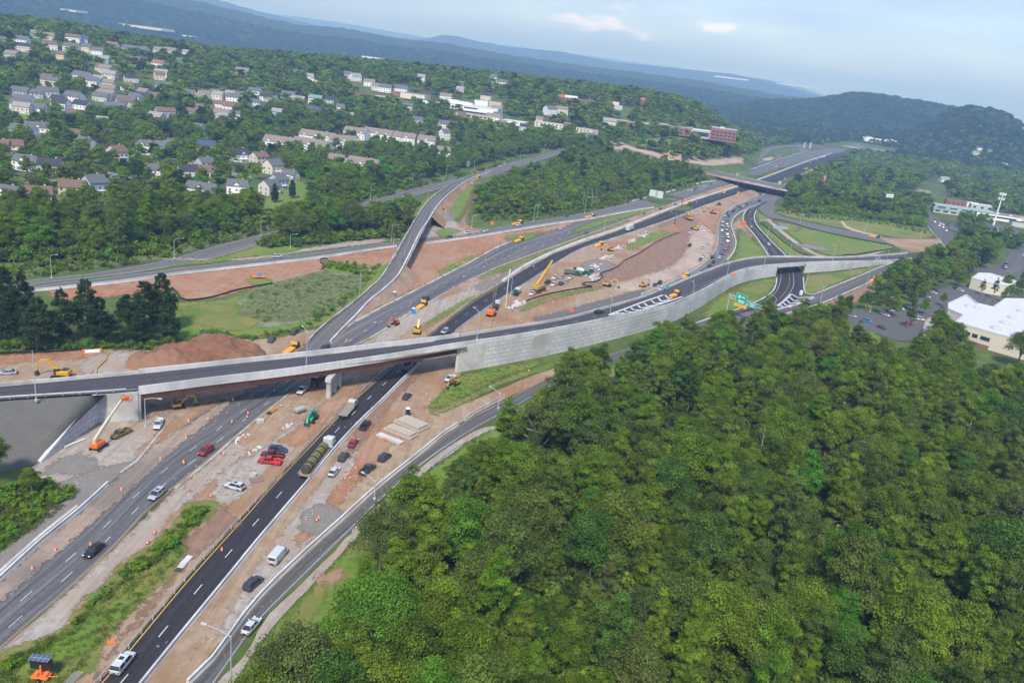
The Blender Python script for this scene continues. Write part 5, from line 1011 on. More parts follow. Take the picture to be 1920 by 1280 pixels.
for (p, w, d, h, yw, wl, rf_) in Hs2:
    l = f"{'low' if h < 4.6 else 'tall' if h > 6.5 else 'small' if w < 10 else 'wide' if w > 13 else 'plain'} {wl} house with {rf_} roof {where(*p)}"
    k = seen.get(l, 0); seen[l] = k+1
    if k: l += [', lower twin', ', third alike', ', fourth alike', ', fifth alike', ', sixth alike'][min(k-1, 4)]
    house(p, w, d, h, yw, wl, rf_, l, det=False, porch=False)
# --- townhouse rows (white, taupe roofs, chimneys)
for (p, w, yw, l) in [((530, 280), 27, -6, 'townhouse row at the left end of the white terrace'), ((585, 284), 30, -16, 'long front townhouse row with tall windows'), ((597, 268), 30, -12, 'back townhouse row with four gables'), ((642, 276), 22, 24, 'middle townhouse row turned towards the wood'), ((668, 260), 20, -14, 'short back townhouse row behind a round tree'),
                      ((710, 262), 26, -12, 'long back townhouse row with paired chimneys'), ((735, 266), 18, -8, 'front townhouse row half hidden by trees'), ((764, 270), 15, -8, 'single townhouse block at the right of the terrace'), ((800, 275), 15, -4, 'taupe roofed block right of the terrace'), ((830, 292), 11, 14, 'last white block of the terrace by the road'),
                      ((632, 310), 13, -25, 'small grey roofed block below the terrace'), ((682, 322), 22, -16, 'low white block with wide roof in front of the terrace')]:
    house(p, w, 11, 6.5 if w > 14 else 4.5, yw, 'white', 'taupe', 'white '+l, group='white townhouses on the slope', det=True, porch=False, cat='townhouse', dorm=3 if w > 19 else 1)
# --- commercial and school
wr, bk, wh, cr = RM['pale'], WM['brick'], WM['white'], WM['cream']; WROOF = mat('white_membrane_roof', (.58, .59, .61), .6, (.50, .51, .53), .25, c3=(.54, .54, .55)); GROOF = mat('grey_membrane_roof', (.36, .37, .38), .7, (.30, .31, .32), .2)
BRK = mat('red_brick_wall', (.22, .105, .08), .85, (.28, .145, .115), 3)
chunk((1270, 252), 'long red brick school with grey roofs beyond the far trees', [(-55, 6, 70, 40, 8, BRK, GROOF, 1), (-5, 0, 45, 34, 10, BRK, GROOF, 1), (30, 2, 26, 26, 9, WM['grey'], WROOF, 1), (58, -4, 32, 30, 15, BRK, GROOF, 1)],
      [(x, -14.1, z, 3, .2, 1.6) for x in range(-88, -22, 7) for z in (3, 6)]+[(x, -17.1, z, 3, .2, 1.6) for x in range(-24, 16, 6) for z in (3, 7)]+[(x, -19.1, z, 3.4, .2, 1.8) for x in range(46, 74, 5) for z in (3, 7, 11)]+[(74.1, -4, 7.5, .2, 20, 12), (30, -11.1, 5, 20, .2, 5)], yaw=-14, cat='school', roofstuff=[(-50, 8, 9, 6, 4, 2), (-10, 4, 11, 5, 4, 2), (55, 0, 16, 6, 4, 2)])
chunk((778, 186), 'large taupe roofed hall in the town', [(0, 0, 34, 26, 7, WM['cream'], RM['taupe'], 0), (-22, -6, 12, 14, 7, BRK, RM['brown'], 0)], yaw=-10)
chunk((715, 186), 'orange brown shop row with blue stripe roof in the town', [(-20, 6, 40, 16, 5, BRK, RM['blue'], 0), (12, -2, 34, 14, 5, WM['tan'], RM['red'], 0)], [(x, -9.1, 2.5, 4, .2, 2) for x in range(-2, 28, 7)], yaw=-14)
chunk((888, 208), 'wide white flat roofed store with blue stripe in the town', [(0, 0, 70, 30, 6, wh, WROOF, 1), (-20, 16, 30, 14, 9, wh, RM['grey'], 0)], [(0, -15.1, 4, 18, .2, 1.6)], yaw=-10, cat='store')
chunk((808, 196), 'white canopy roof of a shop left of the big store', [(0, 0, 26, 10, 4, wh, WROOF, 0)], yaw=-16, cat='store')
chunk((845, 196), 'white shop with dark roof beside the big store', [(0, 0, 22, 12, 7, wh, RM['dark'], 0), (18, -4, 16, 10, 6, wh, GROOF, 0)], yaw=-4, cat='store')
chunk((925, 200), 'brown roofed shops at the right end of town', [(0, 0, 24, 14, 7, WM['tan'], RM['brown'], 0), (-14, -8, 18, 12, 6, wh, WROOF, 0)], yaw=-8, cat='store')
chunk((895, 222), 'orange fronted shop row below the big store', [(0, 0, 36, 10, 4.5, WM['tan'], GROOF, 1), (-16, -8, 12, 8, 4, RM['red'], WROOF, 0)], [(x, -5.1, 2.2, 3, .2, 1.8) for x in range(-14, 17, 5)], yaw=-10, cat='store')
chunk((965, 235), 'long low white building left of the brick houses', [(0, 0, 30, 16, 5, wh, WROOF, 1)], yaw=-14)
chunk((1090, 196), 'pink brick apartment block with white upper storey behind trees', [(0, 0, 60, 14, 7, BRK, RM['taupe'], 0), (-20, 14, 24, 12, 10, wh, wr, 0)], [(x, -7.1, z, 2, .2, 1.3) for x in range(-26, 28, 6) for z in (2, 5)], yaw=-10, cat='apartments')
chunk((1030, 240), 'long pale brick building above the wooded bend', [(0, 0, 36, 14, 7, WM['cream'], RM['taupe'], 0), (22, 4, 10, 12, 9, BRK, wr, 0)], [(x, -7.1, z, 2, .2, 1.3) for x in range(-15, 17, 5) for z in (2, 5)], yaw=-10)
chunk((1100, 252), 'cream building with white gable ends beside the wood', [(0, 0, 24, 14, 7, cr, RM['pale'], 0)], [(x, -7.1, z, 2, .2, 1.3) for x in range(-9, 11, 5) for z in (2, 5)], yaw=-38)
chunk((1160, 206), 'stack of white blocks by the school car park', [(0, 0, 10, 7, 6, WM['grey'], GROOF, 0), (-6, 8, 10, 7, 10, WM['cream'], GROOF, 0)], yaw=-8)
chunk((1650, 268), 'white apartment terrace above the small far overpass', [(0, 0, 90, 14, 10, wh, RM['taupe'], 0), (-30, -4, 14, 12, 12, wh, RM['taupe'], 0), (22, -4, 14, 12, 12, wh, RM['taupe'], 0)], [(x, -7.1, z, 3, .2, 1.8) for x in range(-42, 44, 9) for z in (3, 7)], yaw=-8, cat='apartments')
chunk((240, 50), 'long white factory on the far blue slope', [(0, 0, 420, 60, 8, cr, WROOF, 0)], yaw=-24, cat='factory'); chunk((115, 20), 'pale long building high on the far blue slope', [(0, 0, 230, 50, 7, cr, WROOF, 0)], yaw=-24, cat='factory')
chunk((352, 72), 'small white building at the foot of the far blue slope', [(0, 0, 60, 30, 10, wh, WROOF, 0)], yaw=-20); chunk((698, 113), 'white low building at the foot of the far hills', [(0, 0, 100, 40, 12, wh, WROOF, 0)], yaw=-10)
chunk((1370, 148), 'bright cluster of far white sheds on the horizon ridge', [(0, 0, 330, 120, 12, wh, RM['pale'], 0), (600, -300, 400, 100, 12, cr, RM['pale'], 0)], yaw=-6, cat='factory')
# strip mall, green roofed pavilion, office
chunk((1808, 404), 'flat strip mall with turquoise fascia stripes', [(0, 8, 62, 16, 7, WM['tan'], GROOF, 1), (-14, -6, 40, 10, 4, WM['tan'], GROOF, 1)], [(x, -.1, 5.2, 8, .2, 1.3) for x in (-24, -12, 0, 12)]+[(x, -11.1, 2.4, 5, .2, 1.6) for x in (-30, -22, -14, -6)], yaw=-12, cat='strip mall')
tq = mat('turquoise_fascia', (.16, .50, .46), .6)
b_ = G(1808, 404); mb = MB(); mb.box((-14, -11.2, 4.2), (40.4, .25, 1.1)); o_ = [o for o in COL.objects if o.get('label') == 'flat strip mall with turquoise fascia stripes'][0]; mb.build('fascia', tq, o_); mb = MB(); mb.box((0, -.25, 6.9), (62.4, .3, 1.0)); mb.build('fascia', tq, o_)
chunk((1868, 412), 'long white fronted store with taupe roof behind parked cars', [(0, 0, 44, 14, 6, wh, RM['taupe'], 0)], [(0, -7.1, 3.6, 34, .2, 1.6)], yaw=-14, cat='store', roofstuff=[(0, 2, 7, 3, 3, 1.6), (12, 0, 7, 3, 3, 1.6)])
chunk((1905, 425), 'dark flat roofed store at the right picture edge', [(8, 4, 26, 12, 5, WM['grey'], RM['dark'], 0)], yaw=-14, cat='store')
chunk((1853, 440), 'small pavilion with pale green roof between trees', [(0, 0, 20, 9, 4.5, WM['grey'], RM['green'], 0), (16, -5, 16, 8, 4.5, wh, RM['green'], 0)], [(x, -4.6, 2.2, 1.6, .2, 2) for x in (-7, -3.5, 0, 3.5)], yaw=-16, cat='pavilion')
chunk((1765, 398), 'low grey shop at the bend of the local road', [(0, 0, 14, 10, 4, WM['tan'], RM['brown'], 0)], [(x, -5.1, 2, 2, .2, 1.5) for x in (-4, 0, 4)], yaw=-12, cat='shop')
chunk((1790, 384), 'brick house like shop behind the strip mall', [(0, 0, 22, 10, 6, BRK, RM['brown'], 0), (18, 2, 12, 10, 6, wh, RM['pale'], 0)], [(x, -5.1, 2.5, 2, .2, 1.5) for x in (-8, -3, 2, 7)], yaw=-12, cat='shop')
chunk((1838, 392), 'white roofed workshop behind the strip mall', [(0, 0, 24, 12, 5, WM['grey'], WROOF, 1)], [(x, -6.1, 2.5, 3, .2, 2) for x in (-8, 0, 8)], yaw=-14, cat='shop')
chunk((1900, 412), 'long brown roofed shop behind the dark store', [(0, 0, 40, 10, 5, WM['tan'], RM['taupe'], 0)], yaw=-14, cat='shop')
# office: solved from its roof corners
def at_h(x, y, h): return G(x, y, h)
def roofed(name, corners, h, label, wm, cat, par=.7, skylights=(), wins=()):
    """flat building whose roof outline is known in the photograph at height h"""
    P_ = [at_h(x, y, h) for x, y in corners]; t = thing(name, label, cat); c = sum(P_, Vector())/len(P_); HOUSEPTS.append((c.x, c.y, max((p-c).length for p in P_)*.75)); n = len(P_)
    tr = geometry.tessellate_polygon([P_])
    sgn = sum((P_[i].x*P_[(i+1) % n].y-P_[(i+1) % n].x*P_[i].y) for i in range(n))
    vs = [(p.x, p.y, h+.05) for p in P_]; me = mesh('roof', vs, [tuple(a) for a in tr], WROOF)
    if me.polygons[0].normal.z < 0: me.flip_normals()
    link('roof', me, t)
    for i in range(n):
        a, b = P_[i], P_[(i+1) % n]; mb = MB(); mb.bar(Vector((a.x, a.y, h/2)), Vector((b.x, b.y, h/2)), .25, h); mb.build('wall', wm, t)
        mb = MB(); mb.bar(Vector((a.x, a.y, h+par/2)), Vector((b.x, b.y, h+par/2)), .45, par); mb.build('parapet', WROOF, t)
    for (x, y, r) in skylights:
        q = at_h(x, y, h+.3); mb = MB(); mb.lathe([(r, 0), (r, .5), (r*.7, 1.0), (.05, 1.35)], 8, (q.x, q.y, h+.05)); mb.build('skylight', mat('skylight_dome', (.45, .46, .47), .3), t)
    return t, P_
OH = 8.0
off, oc = roofed('office_building', [(1778, 570), (1812, 554), (1832, 570), (1862, 577), (1885, 561), (1932, 562), (2010, 600), (1990, 660), (1862, 625), (1792, 605), (1806, 592), (1778, 580)], OH, 'large white flat roofed office with round roof lights at the right edge', WM['cream'], 'office', skylights=[(1817, 574, 2.2), (1832, 576, 2), (1914, 583, 2.4), (1898, 595, 2.4), (1885, 605, 2.6), (1868, 615, 2.8)])
a, b = oc[8], oc[9]; d_ = (b-a).normalized(); nrm_ = Vector((-d_.y, d_.x, 0)) if Vector((-d_.y, d_.x, 0)).y < 0 else Vector((d_.y, -d_.x, 0))
for k in (.1, .2, .42, .62, .74):
    p = a.lerp(b, k)+nrm_*.16; mb = MB(); mb.bar(Vector((p.x, p.y, 4.6))-d_*1.2, Vector((p.x, p.y, 4.6))+d_*1.2, .12, 1.8); mb.build('window', WIN, off)
mb = MB(); mb.bar(Vector((a.x, a.y, .9))+nrm_*.15, Vector((b.x, b.y, .9))+nrm_*.15, .14, 1.8); mb.build('brick_base', BRK, off)
roofed('office_building', [(1822, 522), (1835, 513), (1858, 514), (1905, 528), (1893, 538), (1850, 530)], 6.5, 'smaller white flat roofed office behind a hedge of trees', WM['cream'], 'office', skylights=[(1862, 521, .9), (1874, 524, .9)])
# ================================================================ placing trees
def allowed(px, py):
    for c in CLEAR:
        if inpoly(px, py, c): return 0
    a = 0
    if py < interp(FX, FY, px): a = 1
    else:
        for f in FOREST:
            if inpoly(px, py, f): a = 1; break
    if not a: return 0
    for s, d in SPARSE:
        if inpoly(px, py, s): return d
    return a
TREES = []   # x, y, z, proto, scale, rot, px, py
rnd = random.Random(5)
HG = {}
for hx, hy, hr in HOUSEPTS:
    if hr > 60: continue
    for i in range(int((hx-hr-24)//20), int((hx+hr+24)//20)+1):
        for j in range(int((hy-hr-44)//20), int((hy+hr+8)//20)+1): HG.setdefault((i, j), []).append((hx, hy, hr))
def scatter(r0, r1, sp, protos, bright, dark, amax=38, smin=.75, smax=1.2):
    n = int(r1/sp)+1; ta = math.tan(R_(amax))
    for i in range(-n, n+1):
        for j in range(0, n+1):
            x, y = (i+rnd.uniform(-.42, .42)+(j % 2)*.5)*sp, (j+rnd.uniform(-.42, .42))*sp; r = math.hypot(x, y)
            if not r0 <= r < r1 or abs(x) > y*ta+60: continue
            z = terr(x, y); px, py = PX((x, y, z))
            if not (-260 < px < 2180): continue
            k = allowed(px, py)
            if k <= 0 or rnd.random() > k: continue
            bad = 0
            for hx, hy, hr in HG.get((int(x//20), int(y//20)), ()):
                dx, dy = x-hx, y-hy
                if dx*dx+dy*dy < (hr+3)**2: bad = 1; break
                # keep the view of the front open
                L = math.hypot(hx, hy); f = (hx*-dx+hy*-dy)/L; s = abs(dx*hy-dy*hx)/L
                if 0 < f < (26 if r < 1000 else 34) and s < hr*1.05+2 and rnd.random() < .93: bad = 1; break
            if bad: continue
            u = rnd.random(); pr = bright[min(rnd.randrange(len(bright)*3), len(bright)*3-1)//3 if len(bright) < 3 or rnd.random() < .25 else rnd.randrange(2)] if u < .12 else dark if u > .90 and dark is not None else protos[rnd.randrange(len(protos))]
            TREES.append((x, y, z, pr, rnd.uniform(smin, smax), rnd.uniform(0, 6.28), px, py))
scatter(60, 470, 7.0, NEAR, BRI, None, 50, .58, 1.3)
scatter(470, 980, 7.8, MID, [MIDB], MIDD, 38, .62, 1.15)
scatter(980, 1900, 12.5, FAR, FAR, FARD, 36)
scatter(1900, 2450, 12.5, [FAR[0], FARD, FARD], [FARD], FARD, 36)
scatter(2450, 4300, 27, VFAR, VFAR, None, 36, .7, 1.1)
# hand placed trees: (ground px, proto, scale, label)
HAND = [((705, 1262), BIG, 1.0, 'huge spreading light green tree with pale limbs at the bottom centre'), ((915, 1215), BRI[1], 1.05, 'slim vivid green tree right of the huge spreading one'), ((610, 1335), BRI[0], .7, 'vivid green small tree at the lower verge of the slip road'),
        ((1245, 755), BRI[2], 1.1, 'yellow green tree with pale forked trunk in the middle of the wood'), ((1020, 800), BRI[2], .95, 'lime tree with yellow tips near the slip road bend'), ((1090, 752), BRI[2], 1.1, 'feathery lime green tree leaning over the slip road'),
        ((1190, 1075), BRI[2], .8, 'yellow green narrow crown standing out of the lower wood'), ((1425, 1290), BRI[0], 1.15, 'bright green full crown at the lower right'), ((1270, 1330), BRI[1], 1.1, 'grey green fluffy crown at the bottom edge'),
        ((1438, 640), NEAR[2], .8, 'slender tree beside the striped gore below the green sign'), ((1582, 600), NEAR[0], .8, 'dark round tree at the top of the brown mulch slope'), ((1622, 625-45), NEAR[4], .75, 'small leafy tree beside the car park entrance'),
        ((1648, 562), NEAR[0], .62, 'round dark tree alone on the mulch slope'), ((1680, 552), NEAR[3], .8, 'wide dark tree at the upper end of the mulch slope'), ((1775, 640), BRI[0], .6, 'small ornamental tree before the white office'), ((1745, 668), NEAR[4], .7, 'tree between the car park and the white office'),
        ((1905, 690), NEAR[3], 1.1, 'big tree in front of the right end of the white office'), ((1790, 610), NEAR[4], .4, 'shrubby tree by the office corner'), ((1838, 553), NEAR[2], .6, 'first pointed tree of the row between the offices'), ((1860, 560), NEAR[2], .62, 'second pointed tree of the row between the offices'), ((1880, 568), NEAR[2], .6, 'third pointed tree of the row between the offices'),
        ((1730, 590), BRI[0], .6, 'leafy tree on the car park island'), ((1765, 575), NEAR[0], .5, 'small tree by the parked row of cars'), ((1800, 540), BRI[0], .62, 'light tree at the top of the car park'), ((1700, 615), NEAR[4], .7, 'tree on the left side of the car park'), ((1560, 640), NEAR[1], .7, 'tree at the edge of the meadow below the mulch slope'),
        ((60, 925), NEAR[0], .5, 'low tree at the left edge below the grey embankment'), ((-12, 905), NEAR[1], .7, 'yellowish tree cut by the left edge near the embankment'), ((1890, 560), NEAR[3], .5, 'dark rounded shrub tree behind the small office')]
PINES = [((20, 640), 0, .85), ((75, 655), 0, 1.0), ((118, 640), 1, .9), ((190, 645), 1, .95), ((165, 625), 0, .85), ((240, 640), 2, .85), ((272, 625), 2, 1.0), ((305, 620), 0, .95), ((318, 640), 1, .8), ((-25, 635), 2, .95), ((45, 610), 1, 1.0), ((-60, 620), 0, 1), ((265, 648), 1, .8), ((8, 590), 2, .9)]
PL = ['pine at the right end of the dark grove above the soil heap', 'tallest dark pine, reaching over the ramp road', 'broad pine at the left of the dark grove', 'pine in the middle of the dark grove', 'slim pine of the grove against the red bank']
ctr = {}
def place_tree(kind, x, y, z, pi, s, rot, label, group, k=0):
    tm, cm, R = PROT[pi]; t = bpy.data.objects.new(kind, None); COL.objects.link(t); t.empty_display_size = .5
    t.location = (x, y, z-.1); t.rotation_euler = (0, 0, rot); t.scale = (s, s, s*(1.06+.16*math.sin(x*3+y)));
    tag(t, label, 'tree', group)
    link('trunk', tm, t); link('crown', cm, t)
for (p, pi, s, l) in HAND:
    g_ = G(*p) if p[1] < 1500 else G(*p); place_tree('broadleaf_tree', g_.x, g_.y, g_.z, pi, s, rnd.uniform(0, 6.28), l, 'single broadleaf trees')
pl_ = ['far left pine behind the utility pole', 'broad pine behind the utility pole at far left', 'pine right of the utility pole', 'pine standing against the ramp road at left centre', 'shorter pine behind two others in the grove', 'pine left of the tallest one', 'tallest pine of the dark grove beside the red bank', 'right hand pine of the grove next to the reeds',
       'low pine at the right foot of the grove', 'pine at the very left edge of the picture', 'back row pine seen between two nearer ones', 'pine mostly outside the left picture edge', 'small dark pine at the foot of the tallest one', 'back pine at the left edge near the ramp road']
for (p, k, s), l in zip(PINES, pl_):
    g_ = G(*p); place_tree('pine_tree', g_.x, g_.y, g_.z, PINE[k], s, rnd.uniform(0, 6.28), l, 'dark pines at the left')
for p, s, l in [((515, 380), 1, 'small conifer on the lawn behind the beige house'), ((548, 372), 1.0, 'small conifer at the right of the green slope')]:
    g_ = G(*p); place_tree('conifer_tree', g_.x, g_.y, g_.z, SPRUCE, s, 0, l, 'conifers on the lawn')
hp = [G(*p) for p, *_ in HAND[:10]]
TREES = [t for t in TREES if not any(math.hypot(t[0]-h.x, t[1]-h.y) < (7 if i == 0 else 3.2) for i, h in enumerate(hp))]
near = [t for t in TREES if t[6] > -40 and t[6] < 1960 and t[7] < 1420 and t[3] < MID[0]]
near.sort(key=lambda t: t[0]**2+t[1]**2)
ind = near[:215]; ids = set(id(t) for t in ind)
def wl(px, py):
    v = 'bottom' if py > 1150 else 'lower' if py > 980 else 'middle' if py > 840 else 'upper'
    h = 'left flank' if px < 900 else 'centre' if px < 1250 else 'right half' if px < 1600 else 'right edge'
    return f"{h} of the wood, {v} rows"
for (x, y, z, pi, s, rot, px, py) in ind:
    tn = 'yellow green' if pi == BRI[2] else 'bright green' if pi in BRI else 'green'
    sz = 'small' if s < .75 else 'mid-sized' if s < .95 else 'large'
    sh = {NEAR[0]: 'round', NEAR[1]: 'broad', NEAR[2]: 'tall narrow', NEAR[3]: 'wide domed', NEAR[4]: 'pale barked', NEAR[5]: 'open branched', NEAR[6]: 'slim'}.get(pi, 'leafy')
    place_tree('broadleaf_tree', x, y, z, pi, s, rot, f"{sz} {sh} {tn} tree, {wl(px, py)}", f"{sz} {sh} {tn} trees, {wl(px, py)}")
for q, l, n in ([(1690, 560), (1740, 548), (1752, 556), (1715, 585), (1690, 590)], 'small tree on the planted island of the office car park', 11), ([(1600, 575), (1650, 570), (1690, 592), (1650, 600), (1605, 590)], 'small tree along the upper edge of the office car park', 8), ([(1740, 620), (1780, 600), (1790, 625), (1770, 650), (1745, 648)], 'garden tree between the bays and the office wall', 8), ([(1815, 550), (1880, 556), (1930, 555), (1930, 545), (1830, 540)], 'tree of the planted gap between the two white offices', 9), ([(1770, 520), (1820, 515), (1812, 545), (1770, 545)], 'tree at the drive of the smaller office', 7), ([(1450, 625), (1560, 592), (1590, 600), (1560, 625), (1470, 640)], 'young tree on the slope below the slip road', 9), ([(1885, 535), (1930, 520), (1930, 545), (1900, 550)], 'bushy tree right of the smaller office', 4):
    c_ = 0
    while c_ < n:
        x, y = rnd.uniform(min(a for a, _ in q), max(a for a, _ in q)), rnd.uniform(min(b for _, b in q), max(b for _, b in q))
        if inpoly(x, y, q): g_ = G(x, y); place_tree('broadleaf_tree', g_.x, g_.y, g_.z, rnd.choice([NEAR[0], NEAR[4], NEAR[2], BRI[0]]), rnd.uniform(.4, .75), rnd.uniform(0, 6), l, l); c_ += 1
rest = [t for t in TREES if id(t) not in ids]
# one object for all other woodland; geometry nodes put a tree on each point
def woodland(name, pts, protos, label, cat):
    me = bpy.data.meshes.new(name); me.from_pydata([(p[0], p[1], p[2]-.1) for p in pts], [], [])
    for an, ty, vals in (('pick', 'INT', [p[3] for p in pts]), ('size', 'FLOAT', [p[4] for p in pts]), ('turn', 'FLOAT', [p[5] for p in pts])):
        a = me.attributes.new(an, ty, 'POINT'); a.data.foreach_set('value', vals)
    o = link(name, me); o['kind'] = 'stuff'; tag(o, label, cat)
    pc_ = bpy.data.collections.new(name+'_kinds')
    for i, pm in enumerate(protos):
        q = bpy.data.objects.new('kind_%02d' % i, pm); pc_.objects.link(q)
    ng = bpy.data.node_groups.new(name, 'GeometryNodeTree'); ng.interface.new_socket('Geometry', in_out='INPUT', socket_type='NodeSocketGeometry'); ng.interface.new_socket('Geometry', in_out='OUTPUT', socket_type='NodeSocketGeometry')
    N, L = ng.nodes, ng.links; gi, go = N.new('NodeGroupInput'), N.new('NodeGroupOutput'); ip = N.new('GeometryNodeInstanceOnPoints'); ci = N.new('GeometryNodeCollectionInfo')
    ci.inputs['Collection'].default_value = pc_; ci.inputs['Separate Children'].default_value = True; ci.inputs['Reset Children'].default_value = True
    def att(n, ty):
        a = N.new('GeometryNodeInputNamedAttribute'); a.data_type = ty; a.inputs['Name'].default_value = n; return a.outputs['Attribute']
    L.new(gi.outputs[0], ip.inputs['Points']); L.new(ci.outputs[0], ip.inputs['Instance']); ip.inputs['Pick Instance'].default_value = True
    L.new(att('pick', 'INT'), ip.inputs['Instance Index']); cx = N.new('ShaderNodeCombineXYZ'); L.new(att('turn', 'FLOAT'), cx.inputs[2]); L.new(cx.outputs[0], ip.inputs['Rotation']); L.new(att('size', 'FLOAT'), ip.inputs['Scale'])
    L.new(ip.outputs[0], go.inputs[0]); md = o.modifiers.new('trees', 'NODES'); md.node_group = ng; return o
def joined(tm, cm):
    """trunk and crown as one mesh for the woodland"""
    bm = bmesh.new(); bm.from_mesh(cm); k = len(bm.faces); bm.from_mesh(tm); bm.faces.ensure_lookup_table()
    for f in bm.faces[k:]: f.material_index = 1
    me = bpy.data.meshes.new('tree'); bm.to_mesh(me); bm.free(); me.materials.append(cm.materials[0]); me.materials.append(tm.materials[0]); return me
woodland('woodland', rest, [joined(a, b) for a, b, _ in PROT], 'dense green woodland covering the plain and hills', 'woodland')
print('TREES', len(TREES), len(ind), len(rest))
# bare dead trees
for k in range(4):
    h_ = 9+2*k; mb = MB(); mb.cyl((0, 0, 0), (.3, 0, h_*.55), .16, .11, 6); mb.cyl((.3, 0, h_*.55), (.1, .2, h_), .11, .03, 5)
    for j in range(9): z_ = h_*rnd.uniform(.35, .9); a_ = rnd.uniform(0, 6.28); L_ = rnd.uniform(1, 2.6)*(1.3-z_/h_); mb.cyl((.2, .05, z_), (.2+L_*math.cos(a_), L_*math.sin(a_), z_+L_*.8), .05, .015, 4)
    HG[('dead', k)] = mb.me('dead_tree', mat('dead_wood', (.34, .32, .29), .9))
DT = [(rnd.uniform(985, 1125), rnd.uniform(376, 392)) for _ in range(26)]+[(rnd.uniform(1000, 1100), rnd.uniform(355, 376)) for _ in range(8)]
for i, (x, y) in enumerate(DT):
    g_ = G(x, y); o = link('dead_tree', HG[('dead', i % 4)], None, (g_.x, g_.y, g_.z)); o.rotation_euler.z = rnd.uniform(0, 6); tag(o, 'bare grey dead trunk standing in the swamp wood', 'dead tree', 'bare dead trunks of the swamp wood')
for i, (x, y, l) in enumerate([(1405, 925, 'bare grey dead tree poking out of the middle of the wood'), (1480, 470, 'x')]):
    if l != 'x': g_ = G(x, y); o = link('dead_tree', HG[('dead', 3-i)], None, (g_.x, g_.y, 3)); o.scale = (1.2, 1.2, 1.1); tag(o, l, 'dead tree')
# loose stones on the bare ground
mbr = MB()
for i in range(26): mbr.box((rnd.gauss(0, 1.6), rnd.gauss(0, 1.6), .04), (rnd.uniform(.12, .5), rnd.uniform(.1, .35), rnd.uniform(.1, .3)), rz=rnd.uniform(0, 3), taper=(.6, .7))
ROCKS = mbr.me('rocks', mat('loose_stone', (.30, .26, .22), .9, (.42, .37, .32), 1))
mbr = MB()
for i in range(40): mbr.box((rnd.gauss(0, 2.2), rnd.gauss(0, 2.2), .03), (rnd.uniform(.2, .7), rnd.uniform(.15, .4), rnd.uniform(.08, .22)), rz=rnd.uniform(0, 3), taper=(.6, .7))
CLODS = mbr.me('clods', EARTH_B)
# weeds and undergrowth
TUFT = []
def tuft(seed, m, h, n, w):
    r = np.random.default_rng(seed); p = np.stack([r.normal(size=n)*w, r.normal(size=n)*w, np.abs(r.normal(size=n))*h*.5+h*.2], 1); nr = r.normal(size=(n, 3)); nr[:, 2] *= .3
    P4, T4 = quads(p, nr, h*r.uniform(.5, 1.1, n), r.uniform(.75, 1.3, n), .25); return leafmesh('tuft', P4, T4, m)
WEED = leafmat('weed_leaves', [(.07, .12, .02), (.11, .17, .02), (.15, .17, .04), (.09, .12, .03)], .2); REEDL = leafmat('reed_leaves', [(.25, .29, .15), (.28, .31, .19), (.24, .29, .14)], .2)
KT = [tuft(1, WEED, .5, 60, .55), tuft(2, WEED, .9, 70, .6), tuft(3, REEDL, 1.0, 130, 1.0), joined(*PROT[BUSH[0]][:2]), joined(*PROT[BUSH[1]][:2])]
WP = []
def sow(poly, sp, kinds, s0=.6, s1=1.3):
    ps = [G(*p) for p in poly]; xs = [p.x for p in ps]; ys = [p.y for p in ps]; P2 = [(p.x, p.y) for p in ps]; x = min(xs)
    while x < max(xs):
        y = min(ys)
        while y < max(ys):
            a, b = x+rnd.uniform(-.5, .5)*sp, y+rnd.uniform(-.5, .5)*sp
            if inpoly(a, b, P2): WP.append((a, b, terr(a, b)+.1, kinds[rnd.randrange(len(kinds))], rnd.uniform(s0, s1), rnd.uniform(0, 6.28)))
            y += sp
        x += sp
sow([(0, 1245), (60, 1218), (120, 1190), (150, 1150), (200, 1105), (235, 1065), (290, 1025), (340, 975), (350, 950), (400, 950), (380, 975), (345, 1005), (330, 1030), (290, 1055), (240, 1090), (190, 1130), (150, 1180), (90, 1215), (0, 1280)], 1.1, [1, 1, 0, 3], .4, .9)
sow([(0, 1240), (150, 1160), (300, 1040), (345, 1010), (340, 1050), (260, 1135), (190, 1210), (120, 1290), (-30, 1300)], 1.3, [0], .5, 1.2)
sow([(0, 915), (60, 905), (140, 912), (145, 930), (100, 965), (40, 1010), (0, 1030), (-60, 1060), (-60, 930)], 1.15, [3, 1, 1, 1], .45, .85)
sow([(470, 548), (520, 533), (600, 512), (700, 522), (690, 540), (640, 575), (560, 600), (500, 605), (455, 590)], 1.6, [2, 2, 2, 1], .3, 1.15)
sow([(600, 500), (610, 490), (700, 502), (715, 503), (700, 525), (640, 575), (600, 602), (580, 612), (560, 608), (620, 575), (680, 530), (650, 510)], 2.5, [1, 3], .5, 1.3)
sow([(0, 660), (0, 640), (120, 642), (250, 650), (330, 640), (325, 655), (170, 656)], 2.0, [3, 4, 1], .5, 1.1); sow([(330, 640), (400, 622), (480, 632), (560, 615), (590, 612), (560, 622), (480, 640)], 1.5, [1, 0, 3], .4, .9)
sow([(0, 520), (0, 498), (230, 486), (330, 462), (480, 430), (620, 395), (780, 348), (960, 300), (1000, 292), (960, 302), (780, 352), (620, 395), (480, 440), (320, 482), (230, 500), (60, 520)], 3.2, [2, 4, 3], .7, 1.4)
sow([(862, 704), (912, 694), (1005, 678), (985, 694), (950, 704), (900, 728), (860, 750), (812, 771), (806, 762)], 1.6, [0], .4, .9)
sow([(900, 404), (1000, 404), (1097, 390), (1180, 374), (1250, 357), (1330, 338), (1340, 338), (1250, 362), (1180, 380), (1097, 398), (1000, 412), (900, 415)], 3.5, [1, 4, 3], .6, 1.2)
sow([(480, 460), (560, 430), (700, 392), (770, 374), (790, 395), (775, 430), (740, 445), (560, 462), (500, 466)], 3.0, [4, 3, 4], .8, 1.9)
